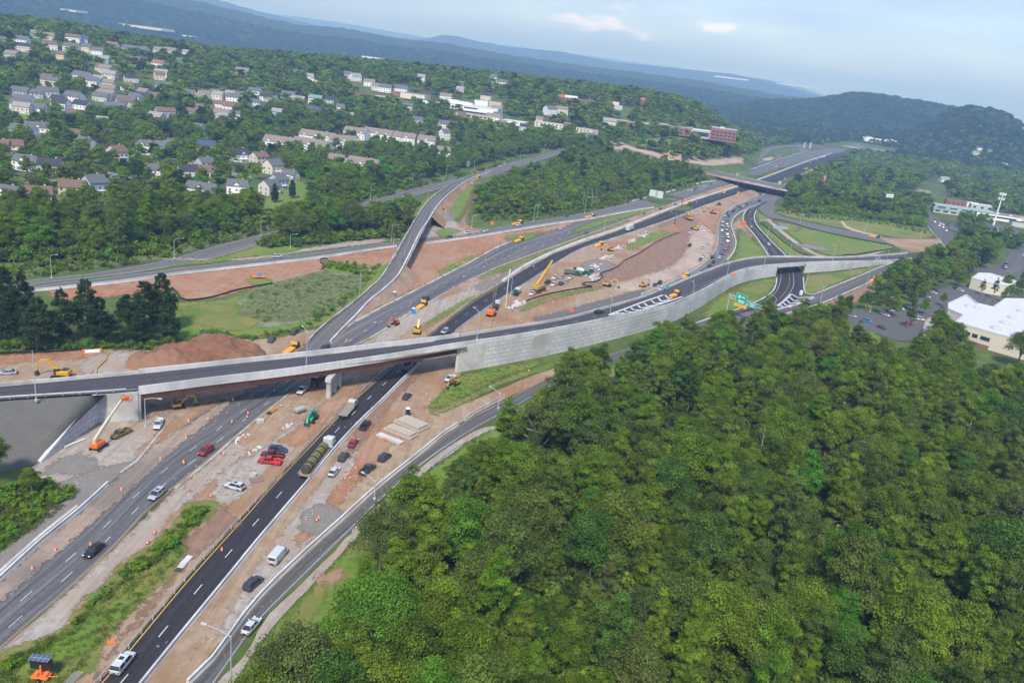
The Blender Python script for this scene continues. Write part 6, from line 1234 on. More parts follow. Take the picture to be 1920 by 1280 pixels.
sow([(575, 1330), (618, 1215), (700, 1090), (775, 990), (880, 878), (990, 785), (1110, 705), (1120, 715), (1000, 800), (900, 890), (790, 1000), (700, 1100), (620, 1230), (590, 1330)], 2.2, [4, 3, 1], .6, 1.3)
sow([(1450, 395), (1600, 402), (1720, 428), (1740, 440), (1640, 420), (1500, 408)], 3.5, [0, 3], .6, 1.2)
sow([(560, 1330), (600, 1240), (700, 1110), (840, 950), (1000, 830), (1300, 830), (1900, 950), (2000, 1600), (450, 1600)], 5.0, [4], 1.6, 2.6)
for q in ([(-60, 500), (0, 492), (230, 489), (330, 464), (400, 448), (470, 433), (540, 417), (620, 391), (700, 368), (770, 347), (770, 335), (620, 378), (470, 420), (400, 436), (330, 452), (230, 476), (0, 480), (-60, 485)], [(893, 400), (1000, 402), (1097, 390), (1250, 356), (1320, 336), (1318, 328), (1180, 362), (1097, 378), (1000, 390), (900, 392)], [(1476, 398), (1500, 400), (1560, 402), (1640, 414), (1734, 426), (1734, 418), (1640, 402), (1560, 390), (1480, 386)]):
    sow(q, 3.0, [3, 4], 1.3, 2.7)
WQ = WP; WP = []
for q, sp in (([(330, 917), (400, 860), (480, 792), (560, 727), (640, 735), (562, 835), (455, 950), (400, 940)], 9), ([(500, 1028), (560, 955), (655, 838), (728, 755), (800, 692), (808, 755), (868, 778), (695, 905), (552, 1036), (468, 1124), (350, 1262), (310, 1262), (380, 1170)], 9), ([(700, 635), (870, 545), (940, 500), (870, 560), (790, 622)], 8), ([(895, 612), (975, 560), (1110, 482), (1300, 402), (1340, 400), (1330, 480), (1200, 550), (960, 612)], 12), ([(110, 890), (260, 800), (400, 750), (300, 830), (100, 990), (30, 1050)], 9), ([(0, 675), (170, 660), (330, 655), (500, 640), (560, 640), (500, 690), (0, 720)], 9), ([(330, 530), (480, 502), (720, 470), (720, 495), (480, 535), (350, 560)], 9), ([(780, 470), (960, 438), (940, 460), (830, 515), (700, 580)], 9)):
    sow(q, sp, [0, 1], .6, 1.5)
woodland('rubble', WP, [ROCKS, CLODS], 'loose stones and clods strewn over the bare earth', 'rubble'); WP = WQ
woodland('undergrowth', WP, KT, 'weeds, reeds and bushes along the road verges', 'undergrowth')
print('WEEDS', len(WP))
# ================================================================ vehicles
def paint(name, c, metal=.25): return mat('paint_'+name, c, .28, metal=metal, spec=.6)
PAINT = {k: paint(k, c) for k, c in dict(white=(.60, .61, .63), silver=(.42, .45, .50), black=(.02, .022, .028), charcoal=(.055, .06, .07), red=(.36, .02, .025), bright_red=(.55, .02, .02), maroon=(.13, .02, .03), blue=(.05, .10, .24), navy=(.03, .05, .10),
         grey=(.16, .17, .19), olive=(.19, .15, .03), green=(.02, .36, .20), yellow=(.62, .36, .03), orange=(.75, .16, .02), cream=(.60, .55, .38), tan=(.36, .30, .22), dark_green=(.02, .12, .08), teal=(.05, .30, .42)).items()}
TYRE = mat('tyre', (.015, .015, .015), .9); RIM = mat('wheel_rim', (.35, .36, .38), .4, metal=.6); LAMP = mat('head_lamp', (.75, .77, .8), .15, spec=.8); TAIL = mat('tail_lamp', (.35, .01, .01), .3); STEELD = mat('dark_steel', (.07, .07, .075), .6, metal=.4)
ORANGE = mat('safety_orange', (.80, .17, .03), .6); YEL = PAINT['yellow']; WHT = mat('plain_white', (.75, .75, .75), .6); BLUE = mat('toilet_blue', (.04, .22, .50), .5); HIVIS = mat('hi_vis', (.55, .75, .05), .7)
def loft(mb, st, mi=0):
    """st: (x, zbottom, ztop, halfwidth)"""
    vs = []
    for x, a, b, w in st: vs += [(x, -w*.9, a), (x, -w, a+(b-a)*.35), (x, -w*.985, a+(b-a)*.75), (x, -w*.9, b), (x, w*.9, b), (x, w*.985, a+(b-a)*.75), (x, w, a+(b-a)*.35), (x, w*.9, a)]
    n = len(st); fs = [(i*8+j, i*8+(j+1) % 8, (i+1)*8+(j+1) % 8, (i+1)*8+j) for i in range(n-1) for j in range(8)]+[tuple(range(7, -1, -1)), tuple(range((n-1)*8, n*8))]
    mb.add(vs, fs, mi)
def cabin(mb, xb0, xb1, xr0, xr1, zb, zr, wb, wr, mi=0):
    mb.add([(xb0, -wb, zb), (xb1, -wb, zb), (xb1, wb, zb), (xb0, wb, zb), (xr0, -wr, zr), (xr1, -wr, zr), (xr1, wr, zr), (xr0, wr, zr)], [(0, 3, 2, 1), (4, 5, 6, 7), (0, 1, 5, 4), (1, 2, 6, 5), (2, 3, 7, 6), (3, 0, 4, 7)], mi)
SPEC = {
 'sedan': dict(L=2.4, st=[(-2.4, .45, .88, .78), (-2.2, .28, 1.0, .87), (-1.4, .24, 1.02, .91), (0, .22, .98, .92), (1.2, .24, .93, .90), (2.05, .3, .80, .86), (2.4, .42, .62, .72)], cab=(-1.95, 1.25, -1.15, .35, .96, 1.45, .84, .63), wx=(1.45, -1.4), wr=.33),
 'suv': dict(L=2.35, st=[(-2.35, .5, 1.05, .82), (-2.2, .32, 1.12, .91), (-1.2, .28, 1.12, .94), (0, .27, 1.1, .95), (1.15, .28, 1.06, .93), (2.0, .34, .95, .89), (2.35, .48, .75, .76)], cab=(-2.25, 1.3, -1.85, .5, 1.08, 1.70, .87, .70), wx=(1.42, -1.4), wr=.37),
 'large_suv': dict(L=2.6, st=[(-2.6, .5, 1.12, .88), (-2.45, .34, 1.2, .96), (-1.2, .3, 1.2, 1.0), (0, .3, 1.18, 1.0), (1.3, .3, 1.14, .98), (2.25, .36, 1.02, .93), (2.6, .5, .8, .8)], cab=(-2.5, 1.45, -2.2, .65, 1.16, 1.82, .92, .76), wx=(1.6, -1.5), wr=.40),
 'pickup': dict(L=2.85, st=[(-.5, .4, 1.1, .96), (.6, .4, 1.14, .97), (1.5, .4, 1.14, .96), (2.5, .45, 1.05, .92), (2.85, .55, .85, .82)], cab=(-.55, 1.55, -.35, .85, 1.1, 1.82, .88, .72), wx=(1.85, -1.75), wr=.42),
 'van': dict(L=2.9, st=[(-2.9, .4, 2.15, .98), (-2.8, .34, 2.3, 1.0), (0, .32, 2.32, 1.0), (1.2, .32, 2.28, .99), (1.75, .34, 1.75, .98), (2.2, .36, 1.25, .95), (2.9, .5, .95, .84)], cab=(1.0, 2.12, 1.0, 1.5, 1.2, 2.1, .995, .93), wx=(1.9, -1.8), wr=.38)}
VM = {}
def veh_meshes(k):
    if k in VM: return VM[k]
    s = SPEC[k]; mb = MB(); loft(mb, s['st']); c = s['cab']
    if k == 'pickup':
        for y in (-.92, .92): mb.box((-1.65, y, .8), (2.4, .1, .68))
        mb.box((-2.82, 0, .8), (.08, 1.9, .68)); mb.box((-1.65, 0, .62), (2.4, 1.8, .12)); 
    if k != 'van':
        cabin(mb, c[2]-.05, c[3]+.08, c[2]+.03, c[3]-.02, c[5]-.03, c[5]+.05, c[7]+.03, c[7]-.03)
        x0, x1 = (c[0]+c[2])/2, (c[1]+c[3])/2
        for y in (-1, 1):      # pillars
            for (a, b) in ((c[0]+.05, c[2]+.05), (c[1]-.05, c[3]-.02), ((c[2]+c[3])/2, (c[2]+c[3])/2)): mb.bar((a, y*(c[6]-.01), c[4]), (b, y*(c[7]+.02), c[5]), .09, .05)
    for y in (-1, 1): mb.box((c[1]-.35, y*(s['st'][2][3]+.1), c[4]+.1), (.2, .22, .16))
    if k in ('large_suv', 'suv'): mb.box((-1.0, 0, c[5]+.07), (.1, 1.2, .03)); mb.box((.1, 0, c[5]+.07), (.1, 1.2, .03))
    body = mb.me('body', PAINT['white'], True, .05)
    body.polygons.foreach_set('use_smooth', [False]*len(body.polygons))
    mb = MB(); 
    if k == 'van': cabin(mb, 1.72, 2.14, 1.3, 1.62, 1.3, 2.05, .80, .78); mb.box((-2.87, 0, 1.65), (.1, 1.5, .55)); mb.box((1.35, 0, 1.55), (.7, 2.0, .5))
    else: cabin(mb, *c)
    if k in ('large_suv', 'suv'): mb.box(((c[2]+c[3])/2+.5, 0, c[5]+.055), (.9, .8, .03))
    glass = mb.me('windows', GLASS)
    mb = MB(); mb.cyl((0, -.13, 0), (0, .13, 0), s['wr'], n=14); ty = mb.me('tyre', TYRE)
    mb = MB(); mb.cyl((0, -.14, 0), (0, .14, 0), s['wr']*.6, n=10); ri = mb.me('rim', RIM)
    mb = MB(); mb.box((0, 0, 0), (.16, .34, .16)); hl = mb.me('headlight', LAMP); mb = MB(); mb.box((0, 0, 0), (.12, .26, .24)); tl = mb.me('taillight', TAIL)
    # distant version in one mesh
    mb = MB()
    for me, mi in ((body, 0), (glass, 1)): mb.add([v.co for v in me.vertices], [tuple(p.vertices) for p in me.polygons], mi)
    for x in s['wx']:
        for y in (-.8, .8): mb.cyl((x, y-.1, s['wr']), (x, y+.1, s['wr']), s['wr'], n=8, mi=2)
    far = mb.me('far_car', [PAINT['white'], GLASS, TYRE])
    VM[k] = (body, glass, ty, ri, hl, tl, far); return VM[k]
GB = []
def grille_mesh():
    if not GB:
        a = MB(); a.box((0, 0, 0), (.12, 1.1, .24)); a.box((-.02, 0, -.2), (.14, 1.5, .12)); b = MB(); b.box((0, 0, 0), (.12, 1.6, .2)); b.box((0, 0, .22), (.1, .5, .14)); GB.extend([a.me('grille', TYRE), b.me('bumper', STEELD)])
    return GB[0]
def bumper_mesh(): grille_mesh(); return GB[1]
def pmat(o, m): o.material_slots[0].link = 'OBJECT'; o.material_slots[0].material = m
def heading(px, d, z=None):
    a, b = G(px[0], px[1], z), G(px[0]+d[0], px[1]+d[1], z); v = b-a; return math.atan2(v.y, v.x)
KN = dict(sedan='parked_car', suv='parked_car', large_suv='parked_car', pickup='pickup_truck', van='van')
CATN = dict(sedan='car', suv='car', large_suv='car', pickup='pickup truck', van='van')
def car(kind, color, px, d, label, z=None, far=False, group=None, s=1.0):
    p = G(px[0], px[1], z); rz = heading(px, d, z); B, Gl, T, Rm, H, TL, F = veh_meshes(kind); p.z += .06
    nm = {'pickup': 'pickup_truck', 'van': 'van', 'sedan': 'sedan_car'}.get(kind, 'suv_car')
    if far:
        o = link(nm, F, None, p); o.rotation_euler = (0, 0, rz); pmat(o, PAINT[color]); o.scale = (s, s, s); return tag(o, label, CATN[kind], group)
    t = thing(nm, label, CATN[kind], p, rz, group); t.scale = (s, s, s); b = link('body', B, t); pmat(b, PAINT[color]); link('windows', Gl, t); sp = SPEC[kind]
    for x in sp['wx']:
        for y in (-1, 1): w = link('wheel', T, t, (x, y*(sp['st'][2][3]-.12), sp['wr'])); link('rim', Rm, w)
    L = sp['L']; link('grille', grille_mesh(), t, (L-.05, 0, .55)); link('bumper', bumper_mesh(), t, (-(L if kind != 'pickup' else 2.86), 0, .5))
    for y in (-.62, .62): link('headlight', H, t, (L-.12, y, .72)); link('taillight', TL, t, (-(L if kind != 'pickup' else 2.84)+.03, y*1.12, .92))
    return t
DN, UP = (-20, 18), (20, -23)
NEARC = [('large_suv', 'white', (231, 1248), (22, -27), 'long white three row SUV over the yellow line at the bottom'), ('sedan', 'black', (176, 1036), (-26, 22), 'black sedan alone on the old carriageway, lower left'), ('suv', 'silver', (294, 931), (-24, 20), 'silver SUV with a dark glass roof on the old carriageway'),
 ('suv', 'red', (386, 849), (-25, 17), 'dark red SUV beside the median kerb'), ('sedan', 'white', (471, 1178), (20, -24), 'white coupe driving up the slip road'), ('van', 'white', (522, 1047), (17, -20), 'white high roof van on the dirt lane'), ('suv', 'charcoal', (475, 1098), (19, -17), 'black SUV behind the white van on the dirt lane'),
 ('suv', 'white', (440, 916), (-22, -6), 'white SUV parked across the gravel median'), ('pickup', 'bright_red', (506, 869), (-25, -3), 'bright red pickup, nearest of the three parked in the median'), ('pickup', 'maroon', (511, 857), (-25, -3), 'maroon pickup between the red and the blue one'), ('suv', 'navy', (521, 847), (25, 2), 'dark blue SUV behind the maroon pickup'),
 ('pickup', 'white', (297, 799), (-6, 15), 'white utility pickup by the lamp post under the bridge end'), ('pickup', 'olive', (227, 817), (-25, 12), 'olive gold pickup next to the boom lift'), ('pickup', 'white', (567, 735), (-16, 17), 'white work pickup under the overpass by the pier'),
 ('pickup', 'black', (685, 801), (16, -21), 'black pickup joining the dirt lane behind the barrier'), ('sedan', 'red', (662, 834), (13, -18), 'dark red coupe on the dirt lane'), ('suv', 'charcoal', (644, 860), (15, -19), 'dark grey SUV on the dirt lane, behind the red coupe'), ('sedan', 'white', (626, 888), (16, -20), 'white sedan with black roof, last in the dirt lane'),
 ('suv', 'navy', (721, 861), (20, -16), 'dark blue hatchback on the bare earth by the slip road'), ('pickup', 'charcoal', (689, 884), (24, -18), 'dark grey pickup beside the slip road lamp post'), ('sedan', 'charcoal', (763, 746), (14, -14), 'dark grey sedan by the portable toilet and concrete beams'), ('pickup', 'white', (844, 713), (-20, 14), 'white pickup at the foot of the bridge abutment'),
 ('sedan', 'silver', (14, 702), (-25, 1), 'silver sedan at the left edge of the soil yard'), ('suv', 'charcoal', (510, 640), (12, -12), 'dark SUV by the reeds, nearer the soil heap'), ('suv', 'charcoal', (552, 626), (12, -10), 'dark SUV parked at the corner of the reed field'), ('suv', 'navy', (609, 656), (-22, 12), 'navy SUV on the old carriageway just behind the bridge'),
 ('pickup', 'charcoal', (797, 563), (-24, 14), 'dark pickup on the old carriageway beside the orange board'), ('suv', 'silver', (834, 624), (-22, 15), 'silver SUV on the new carriageway just beyond the bridge')]
for c in NEARC: car(c[0], c[1], c[2], c[3], c[4])
FARC = [('suv', 'white', (520, 483), (25, -1), 'white SUV on the ramp road by the red bank'), ('sedan', 'blue', (842, 446), (-25, 3), 'blue sedan coming out from under the old flyover'), ('suv', 'white', (877, 439), (-25, 4), 'white SUV second from the old flyover'), ('sedan', 'white', (911, 435), (-25, 4), 'white sedan third from the old flyover'), ('suv', 'white', (972, 424), (-25, 4), 'white SUV under the orange arrow board of the ramp road'),
 ('sedan', 'white', (1052, 430), (-25, 10), 'white sedan at the merge beyond the red bank'), ('sedan', 'blue', (1099, 439), (-25, 8), 'grey blue sedan by the dry median grass'), ('sedan', 'blue', (1062, 406), (-25, 5), 'blue sedan on the far side of the ramp road'), ('sedan', 'grey', (1207, 402), (-25, 9), 'grey sedan in the cone taper'), ('sedan', 'navy', (1238, 393), (-25, 9), 'navy sedan under the sign gantry'),
 ('sedan', 'blue', (1266, 385), (-25, 9), 'blue sedan right of the gantry foot'), ('suv', 'white', (1321, 350), (-25, 6), 'white SUV just before the far overpass'), ('sedan', 'charcoal', (1333, 347), (-25, 6), 'dark sedan in the shade of the far overpass'), ('suv', 'white', (1291, 358), (-25, 6), 'white pickup like car next to the grey lorry'), ('sedan', 'black', (1329, 381), (25, -9), 'black sedan on the new carriageway at the gantry'),
 ('sedan', 'teal', (855, 335), (-25, 8), 'teal car on the old road at the flyover junction'), ('pickup', 'white', (866, 338), (-20, 8), 'white truck at the flyover junction'), ('suv', 'white', (912, 325), (-25, 6), 'pale van beyond the junction on the old road'), ('sedan', 'white', (938, 312), (-25, 6), 'white car far up the old road'), ('sedan', 'silver', (947, 309), (-25, 6), 'silver car far up the old road'), ('suv', 'white', (837, 379), (-10, 14), 'white SUV parked beside the flyover bank'),
 ('sedan', 'black', (1123, 587), (25, -5), 'black sedan alone on the curving ramp'), ('sedan', 'white', (1240, 543), (25, -8), 'white car just before the striped gore'), ('suv', 'white', (1289, 516), (18, -9), 'white SUV by the orange barrier at the ramp'), ('sedan', 'white', (1310, 515), (20, -12), 'white sedan leaving the queue'), ('suv', 'silver', (1646, 487), (-25, 1), 'white car on the ramp near its right end'),
 ('sedan', 'white', (1441, 459), (14, 22), 'grey car descending to the underpass'), ('suv', 'silver', (1652, 516), (25, -8), 'silver pickup behind the orange arrow board at right')]
QC = ['charcoal', 'maroon', 'black', 'white', 'navy', 'charcoal', 'bright_red', 'silver', 'black', 'grey', 'white', 'maroon', 'grey', 'charcoal', 'silver', 'white', 'navy', 'black', 'silver', 'charcoal', 'navy', 'white', 'maroon', 'charcoal', 'navy', 'white', 'black', 'silver', 'black', 'white', 'maroon', 'white', 'black', 'grey']
QP = [(1330, 500), (1338, 493), (1335, 484), (1349, 484), (1354, 477), (1359, 469), (1365, 461), (1364, 454), (1365, 447), (1353, 457), (1363, 441), (1362, 433), (1353, 445), (1364, 427), (1353, 434), (1363, 421), (1354, 425), (1363, 415), (1355, 417), (1363, 401), (1366, 406), (1359, 406), (1374, 398), (1377, 395), (1388, 391), (1394, 388), (1400, 384), (1417, 375), (1424, 378), (1370, 395), (1384, 388), (1431, 366), (1440, 364), (1408, 381)]
for c in FARC:
    z = FZ(c[2][0]) if c[2] in ((1123, 587), (1240, 543), (1646, 487)) else None
    car(c[0], c[1], c[2], c[3], c[4], z=z, far=True)
CW = dict(charcoal='dark grey', maroon='maroon', black='black', white='white', navy='navy', bright_red='bright red', silver='silver', grey='grey', blue='blue', red='red')
for i, (p, c) in enumerate(zip(QP, QC)):
    q = QP[i+1] if i < len(QP)-1 else (p[0]+10, p[1]-4); s = E1.at(sAt(E1, p)+6, .5)-E1.at(sAt(E1, p), .5); o = car('suv' if i % 3 else 'sedan', c, p, (1, -1), '', far=True, group='cars queueing on the curved service road'); o.rotation_euler.z = math.atan2(s.y, s.x)
    w = 'near the far bridge' if p[0] > 1400 else 'at the bend below' if p[0] > 1372 else 'upper straight' if p[1] < 420 else 'lower straight' if p[1] < 450 else 'at the tail of the queue'
    o['label'] = f"{CW[c]} {'SUV' if i % 3 else 'sedan'} in the queue's {'left' if p[0] < 1358 and p[1] < 460 or i in (0, 2) else 'right'} lane {w}"
HW = [((1230+i*13, 403-i*4.3), 0) for i in ()]
far_extra = [('white', (1382, 327), A1), ('charcoal', (1404, 322), A1), ('white', (1455, 313), A1), ('white', (1490, 290), A1), ('white', (1508, 289), A1), ('charcoal', (1481, 319), D), ('charcoal', (1488, 317), D), ('navy', (1468, 325), D), ('white', (1519, 306), D), ('maroon', (1518, 309), D), ('white', (1531, 300), D), ('white', (1541, 296), D), ('silver', (1550, 292), D), ('charcoal', (1559, 290), D), ('charcoal', (1477, 344), E1), ('black', (1483, 342), E1), ('white', (1471, 336), E1), ('silver', (1393, 337), A1), ('white', (1571, 287), D), ('white', (1508, 317), E1)]
for i, (c, p, S) in enumerate(far_extra):
    d = S.at(sAt(S, p)+8, .5)-S.at(sAt(S, p), .5); o = car('suv', c, p, (1, 0), '', far=True, group='tiny cars beyond the far overpass'); o.rotation_euler.z = math.atan2(d.y, d.x)
    o['label'] = f"{CW[c]} car {'left of the median wall' if S is A1 else 'right of the median wall' if S is D else 'in the rightmost lanes'} {'just past' if p[0] < 1450 else 'well past' if p[0] < 1520 else 'at the far end beyond'} the far overpass"
for i, (c, p) in enumerate([('white', (1752, 417)), ('maroon', (1755, 414)), ('white', (1761, 424)), ('white', (1768, 422)), ('white', (1768, 427)), ('charcoal', (1775, 426)), ('charcoal', (1782, 428)), ('white', (1774, 433)), ('white', (1729, 377)), ('charcoal', (1741, 385)), ('white', (1726, 385)), ('silver', (1763, 420))]):
    car('sedan', c, p, (-8, -10), f"{CW[c]} car {'waiting in the bunch at' if i < 8 or i == 11 else 'further up'} the bend of the right hand local road", far=True, group='cars on the local road at right')
lot = [('white', 1660, 592), ('charcoal', 1666, 588), ('white', 1669, 583), ('charcoal', 1677, 582), ('navy', 1681, 579), ('white', 1688, 580), ('charcoal', 1693, 577), ('white', 1750, 550), ('charcoal', 1754, 547), ('grey', 1744, 556), ('silver', 1738, 558), ('white', 1716, 598), ('white', 1724, 600), ('red', 1705, 608), ('silver', 1597, 594), ('charcoal', 1652, 616), ('teal', 1626, 604), ('charcoal', 1792, 543), ('white', 1800, 546), ('grey', 1797, 541)]
for i, (c, x, y) in enumerate(lot):
    w = 'the tight entrance row' if 1655 < x < 1697 else 'the island row' if 1735 < x < 1757 else 'the bays below the office' if 1700 < x < 1730 else 'the top of the car park' if x > 1780 else 'the lower left corner'
    car('sedan' if i % 2 else 'suv', 'teal' if c == 'teal' else c, (x, y), (14, 5), f"{'teal' if c == 'teal' else CW[c]} {'sedan' if i % 2 else 'SUV'} parked in {w}, {['outer end', 'second in', 'middle', 'fourth', 'fifth', 'sixth', 'inner end'][i % 7]}", far=True, group='cars in the office car park')
for c, p, l in [('silver', (1893, 464), 'silver SUV on the road at the right edge'), ('white', (1919, 480), 'white car cut by the right edge')]: car('suv', c, p, (10, -18), l, far=True)
for c, p, k, l in [('black', (1293, 462), 'pickup', 'black pickup behind a white one on the sand track'), ('white', (1296, 435+2), 'pickup', 'white pickup on the sand track by the brown field'), ('white', (1320, 438), 'van', 'white van on the sand track'), ('silver', (1326, 459), 'sedan', 'silver car by the sand track, upper'), ('silver', (1317, 466), 'sedan', 'silver car by the sand track, lower'), ('white', (1318, 483), 'pickup', 'pale pickup at the ramp barrier'), ('grey', (1313, 489), 'pickup', 'grey pickup at the ramp barrier'), ('navy', (1237, 532), 'pickup', 'navy pickup towing on the works road'), ('navy', (1228, 536), 'sedan', 'dark car at the end of the works road'),
                   ('white', (998, 553), 'pickup', 'white pickup at the silt fence, left end'), ('white', (1040, 523), 'pickup', 'white pickup behind the crane, upper row'), ('white', (1038, 536), 'pickup', 'white pickup behind the crane, lower row'), ('charcoal', (1027, 531), 'pickup', 'dark car right behind the crane'), ('charcoal', (1052, 534), 'suv', 'charcoal SUV between white pickups'), ('silver', (1052, 521), 'sedan', 'silver car at the upper row behind the crane'), ('white', (1069, 523), 'pickup', 'white pickup below the mixer truck'), ('silver', (1061, 530), 'sedan', 'silver car next to the orange mat'), ('white', (1211, 437), 'suv', 'white SUV in the works beside the median'), ('charcoal', (1108, 511), 'pickup', 'dark pickup at the stone pile'), ('white', (1293, 437), 'pickup', 'second white pickup at the head of the sand track'), ('black', (1297, 430), 'suv', 'black SUV at the head of the sand track')]:
    car(k, c, p, (14, -8 if p[0] < 1200 else -14), l, far=True)
for i, (c, p, d) in enumerate([('teal', (277, 340), (20, 2)), ('charcoal', (452, 312), (20, 4)), ('white', (345, 300), (18, 6)), ('silver', (205, 332), (20, 6)), ('navy', (154, 388), (20, -4)), ('white', (238, 338), (16, 10)), ('charcoal', (395, 318), (18, 6)), ('white', (180, 392), (20, -4)), ('silver', (98, 340), (20, 4)), ('maroon', (430, 326), (18, 5))]):
    car('suv' if i % 2 else 'sedan', c, p, d, f"{'blue' if c == 'teal' else CW[c]} {'SUV' if i % 2 else 'sedan'} standing in the near subdivision, {['by the white porch house', 'below the white gable', 'on the cul-de-sac', 'on the left lane', 'beside the lower lane', 'by the beige gable', 'by the terracotta roof', 'on the lower lane', 'by the fenced lawn', 'before the white long house'][i]}", far=True)
for i in range(18):
    c = rnd.choice(['white', 'silver', 'charcoal', 'navy', 'black', 'red']); x, y = 1842+i % 9*8.5+rnd.uniform(-1, 1), 424+(i % 9)*1.9+(i//9)*7
    car('suv', c, (x, y), (3, 14), f"{CW[c]} car in the {'upper' if i < 9 else 'lower'} row of the shop car park, {['left', 'centre', 'right'][i % 9//3]} third", far=True, group='cars before the white fronted store')
# ---------------------------------------------------------------- trucks and machines
def wheels(t, xs, ys, r, w=.3):
    m1 = MB(); m1.cyl((0, -w/2, 0), (0, w/2, 0), r, n=12); me = m1.me('wheel', TYRE); m2 = MB(); m2.cyl((0, -w/2-.01, 0), (0, w/2+.01, 0), r*.5, n=8); m2e = m2.me('rim', RIM)
    for x in xs:
        for y in ys: q = link('wheel', me, t, (x, y, r)); link('rim', m2e, q)
def part(name, t, m, *shapes, bevel=0, loc=None):
    mb = MB()
    for s in shapes: getattr(mb, s[0])(*s[1], **(s[2] if len(s) > 2 else {}))
    return mb.build(name, m, t, loc, bevel=bevel)
def B(c, d, **k): return ('box', (c, d), k)
def Y(a, b, r, r2=None): return ('cyl', (a, b, r, r2))
def R(a, b, w, h): return ('bar', (a, b, w, h))
def at(px, d, z=None): p = G(px[0], px[1], z); p.z += .05; return p, heading(px, d, z)
def truck_cab(t, x, col, hood=True, h=2.6):
    part('cab', t, PAINT[col], B((x, 0, 1.75), (1.9, 2.3, 1.9), taper=(.92, .9)), *([B((x+1.7, 0, 1.35), (1.6, 1.9, 1.1), taper=(.9, .85))] if hood else []), bevel=.08)
    part('windshield', t, GLASS, B((x+.93, 0, 2.15), (.12, 1.9, .75)), B((x, 0, 2.2), (1.1, 2.22, .6)))
    for y in (-.75, .75): part('headlight', t, LAMP, B((x+(2.5 if hood else .97), y, 1.0), (.08, .3, .25)))
def flatbed(px, d):
    p, r = at(px, d); t = thing('flatbed_truck', 'tan flatbed truck with white cab on the new carriageway', 'truck', p, r); truck_cab(t, 3.4, 'white')
    part('chassis', t, STEELD, B((0, 0, .85), (9.6, .9, .3))); part('bed', t, mat('grey_deck', (.20, .17, .14), .9, (.28, .25, .21), 2), B((-1.2, 0, 1.15), (6.4, 2.5, .22))); part('bed_frame', t, PAINT['tan'], B((-1.2, -1.27, 1.15), (6.5, .1, .32)), B((-1.2, 1.27, 1.15), (6.5, .1, .32)), B((-4.4, 0, 1.1), (.12, 2.6, .35)))
    part('headboard', t, PAINT['tan'], B((2.1, 0, 1.75), (.12, 2.4, 1.1)), B((1.5, 0, 1.35), (.9, 2.2, .3))); wheels(t, (4.8, -2.4, -3.6), (-1.05, 1.05), .5)
flatbed((652, 774), (18, -21))
def semi(px, d):
    p, r = at(px, d); t = thing('semi_truck', 'long semi truck loaded with strapped black bales on the new carriageway', 'truck', p, r); truck_cab(t, 9.2, 'white', hood=False)
    part('sleeper', t, PAINT['white'], B((7.7, 0, 2.0), (1.3, 2.4, 2.4)), bevel=.08); part('bumper', t, STEEL, B((10.4, 0, .9), (.5, 2.3, .6))); part('fuel_tank', t, STEEL, Y((6.6, -1, .8), (8.2, -1, .8), .32), Y((6.6, 1, .8), (8.2, 1, .8), .32))
    part('trailer_deck', t, mat('timber_deck', (.30, .22, .12), .9, (.40, .31, .18), 2), B((-2.2, 0, 1.25), (14.6, 2.55, .3))); part('side_rail', t, PAINT['tan'], B((-2.2, -1.3, 1.25), (14.8, .12, .4)), B((-2.2, 1.3, 1.25), (14.8, .12, .4)), B((-9.55, 0, 1.2), (.12, 2.6, .5)))
    LD = mat('dark_load', (.045, .04, .032), .8, (.075, .068, .05), 2); ST = mat('yellow_strap', (.55, .58, .05), .7); W_ = mat('load_mesh', (.16, .145, .10), .8)
    for i, x in enumerate((-8.0, -5.1, -2.3, .6, 3.4)):
        mb = MB(); mb.lathe([(.01, -1.3), (.95, -1.3), (1.15, -1.0), (1.15, 1.0), (.95, 1.3), (.01, 1.3)], 14, (x, 0, 2.35), 'X'); b = mb.build('load_bale', LD, t, smooth=False)
        for dx in ((-.5, .5) if i else (.2,)): mb = MB(); mb.lathe([(1.18, -.09), (1.18, .09)], 14, (x+dx, 0, 2.35), 'X'); mb.build('strap', ST, b)
    wheels(t, (9.8, 6.3, 5.1, -7.4, -8.7), (-1.05, 1.05), .5, .4)
semi((596, 866), (22, -29))
def dump(px, d, col, label, z=None, mix=False):
    p, r = at(px, d, z); t = thing('mixer_truck' if mix else 'dump_truck', label, 'truck', p, r); truck_cab(t, 2.6, col); part('chassis', t, STEELD, B((0, 0, .85), (8.4, .9, .35)))
    if mix:
        mb = MB(); mb.lathe([(.5, -3.6), (1.0, -2.6), (1.25, -.8), (1.1, .6), (.5, 1.3)], 12, (0, 0, 2.35), 'X'); mb.build('drum', PAINT['white'], t, smooth=True); part('hopper', t, PAINT['dark_green'], B((-3.7, 0, 2.6), (1.3, 1.8, 1.3), taper=(1.2, 1.2))); part('frame', t, PAINT['dark_green'], B((-1, -1.1, 1.2), (5, .2, .5)), B((-1, 1.1, 1.2), (5, .2, .5)))
    else:
        part('dump_body', t, PAINT['grey'], B((-1.6, -1.2, 1.9), (4.8, .1, 1.4)), B((-1.6, 1.2, 1.9), (4.8, .1, 1.4)), B((-1.6, 0, 1.3), (4.8, 2.4, .15)), B((.8, 0, 2.0), (.1, 2.4, 1.6)), B((-4, 0, 1.9), (.1, 2.4, 1.3)))
    wheels(t, (3.9, -1.9, -3.2), (-1.05, 1.05), .5, .35)
dump((596, 716), (-15, 16), 'charcoal', 'dark dump truck in the shade of the overpass beside the pier'); dump((766, 692), (16, -18), 'black', 'black tractor truck emerging from under the overpass on the new carriageway')
dump((1090, 515), (22, 5), 'dark_green', 'white drum concrete mixer with green hopper in the works yard', mix=True); dump((1072, 516), (25, 3), 'dark_green', 'second green mixer chassis facing the crane', mix=False); dump((969, 552), (10, -12), 'white', 'white cabbed mixer by the silt fence left of the crane', mix=True)
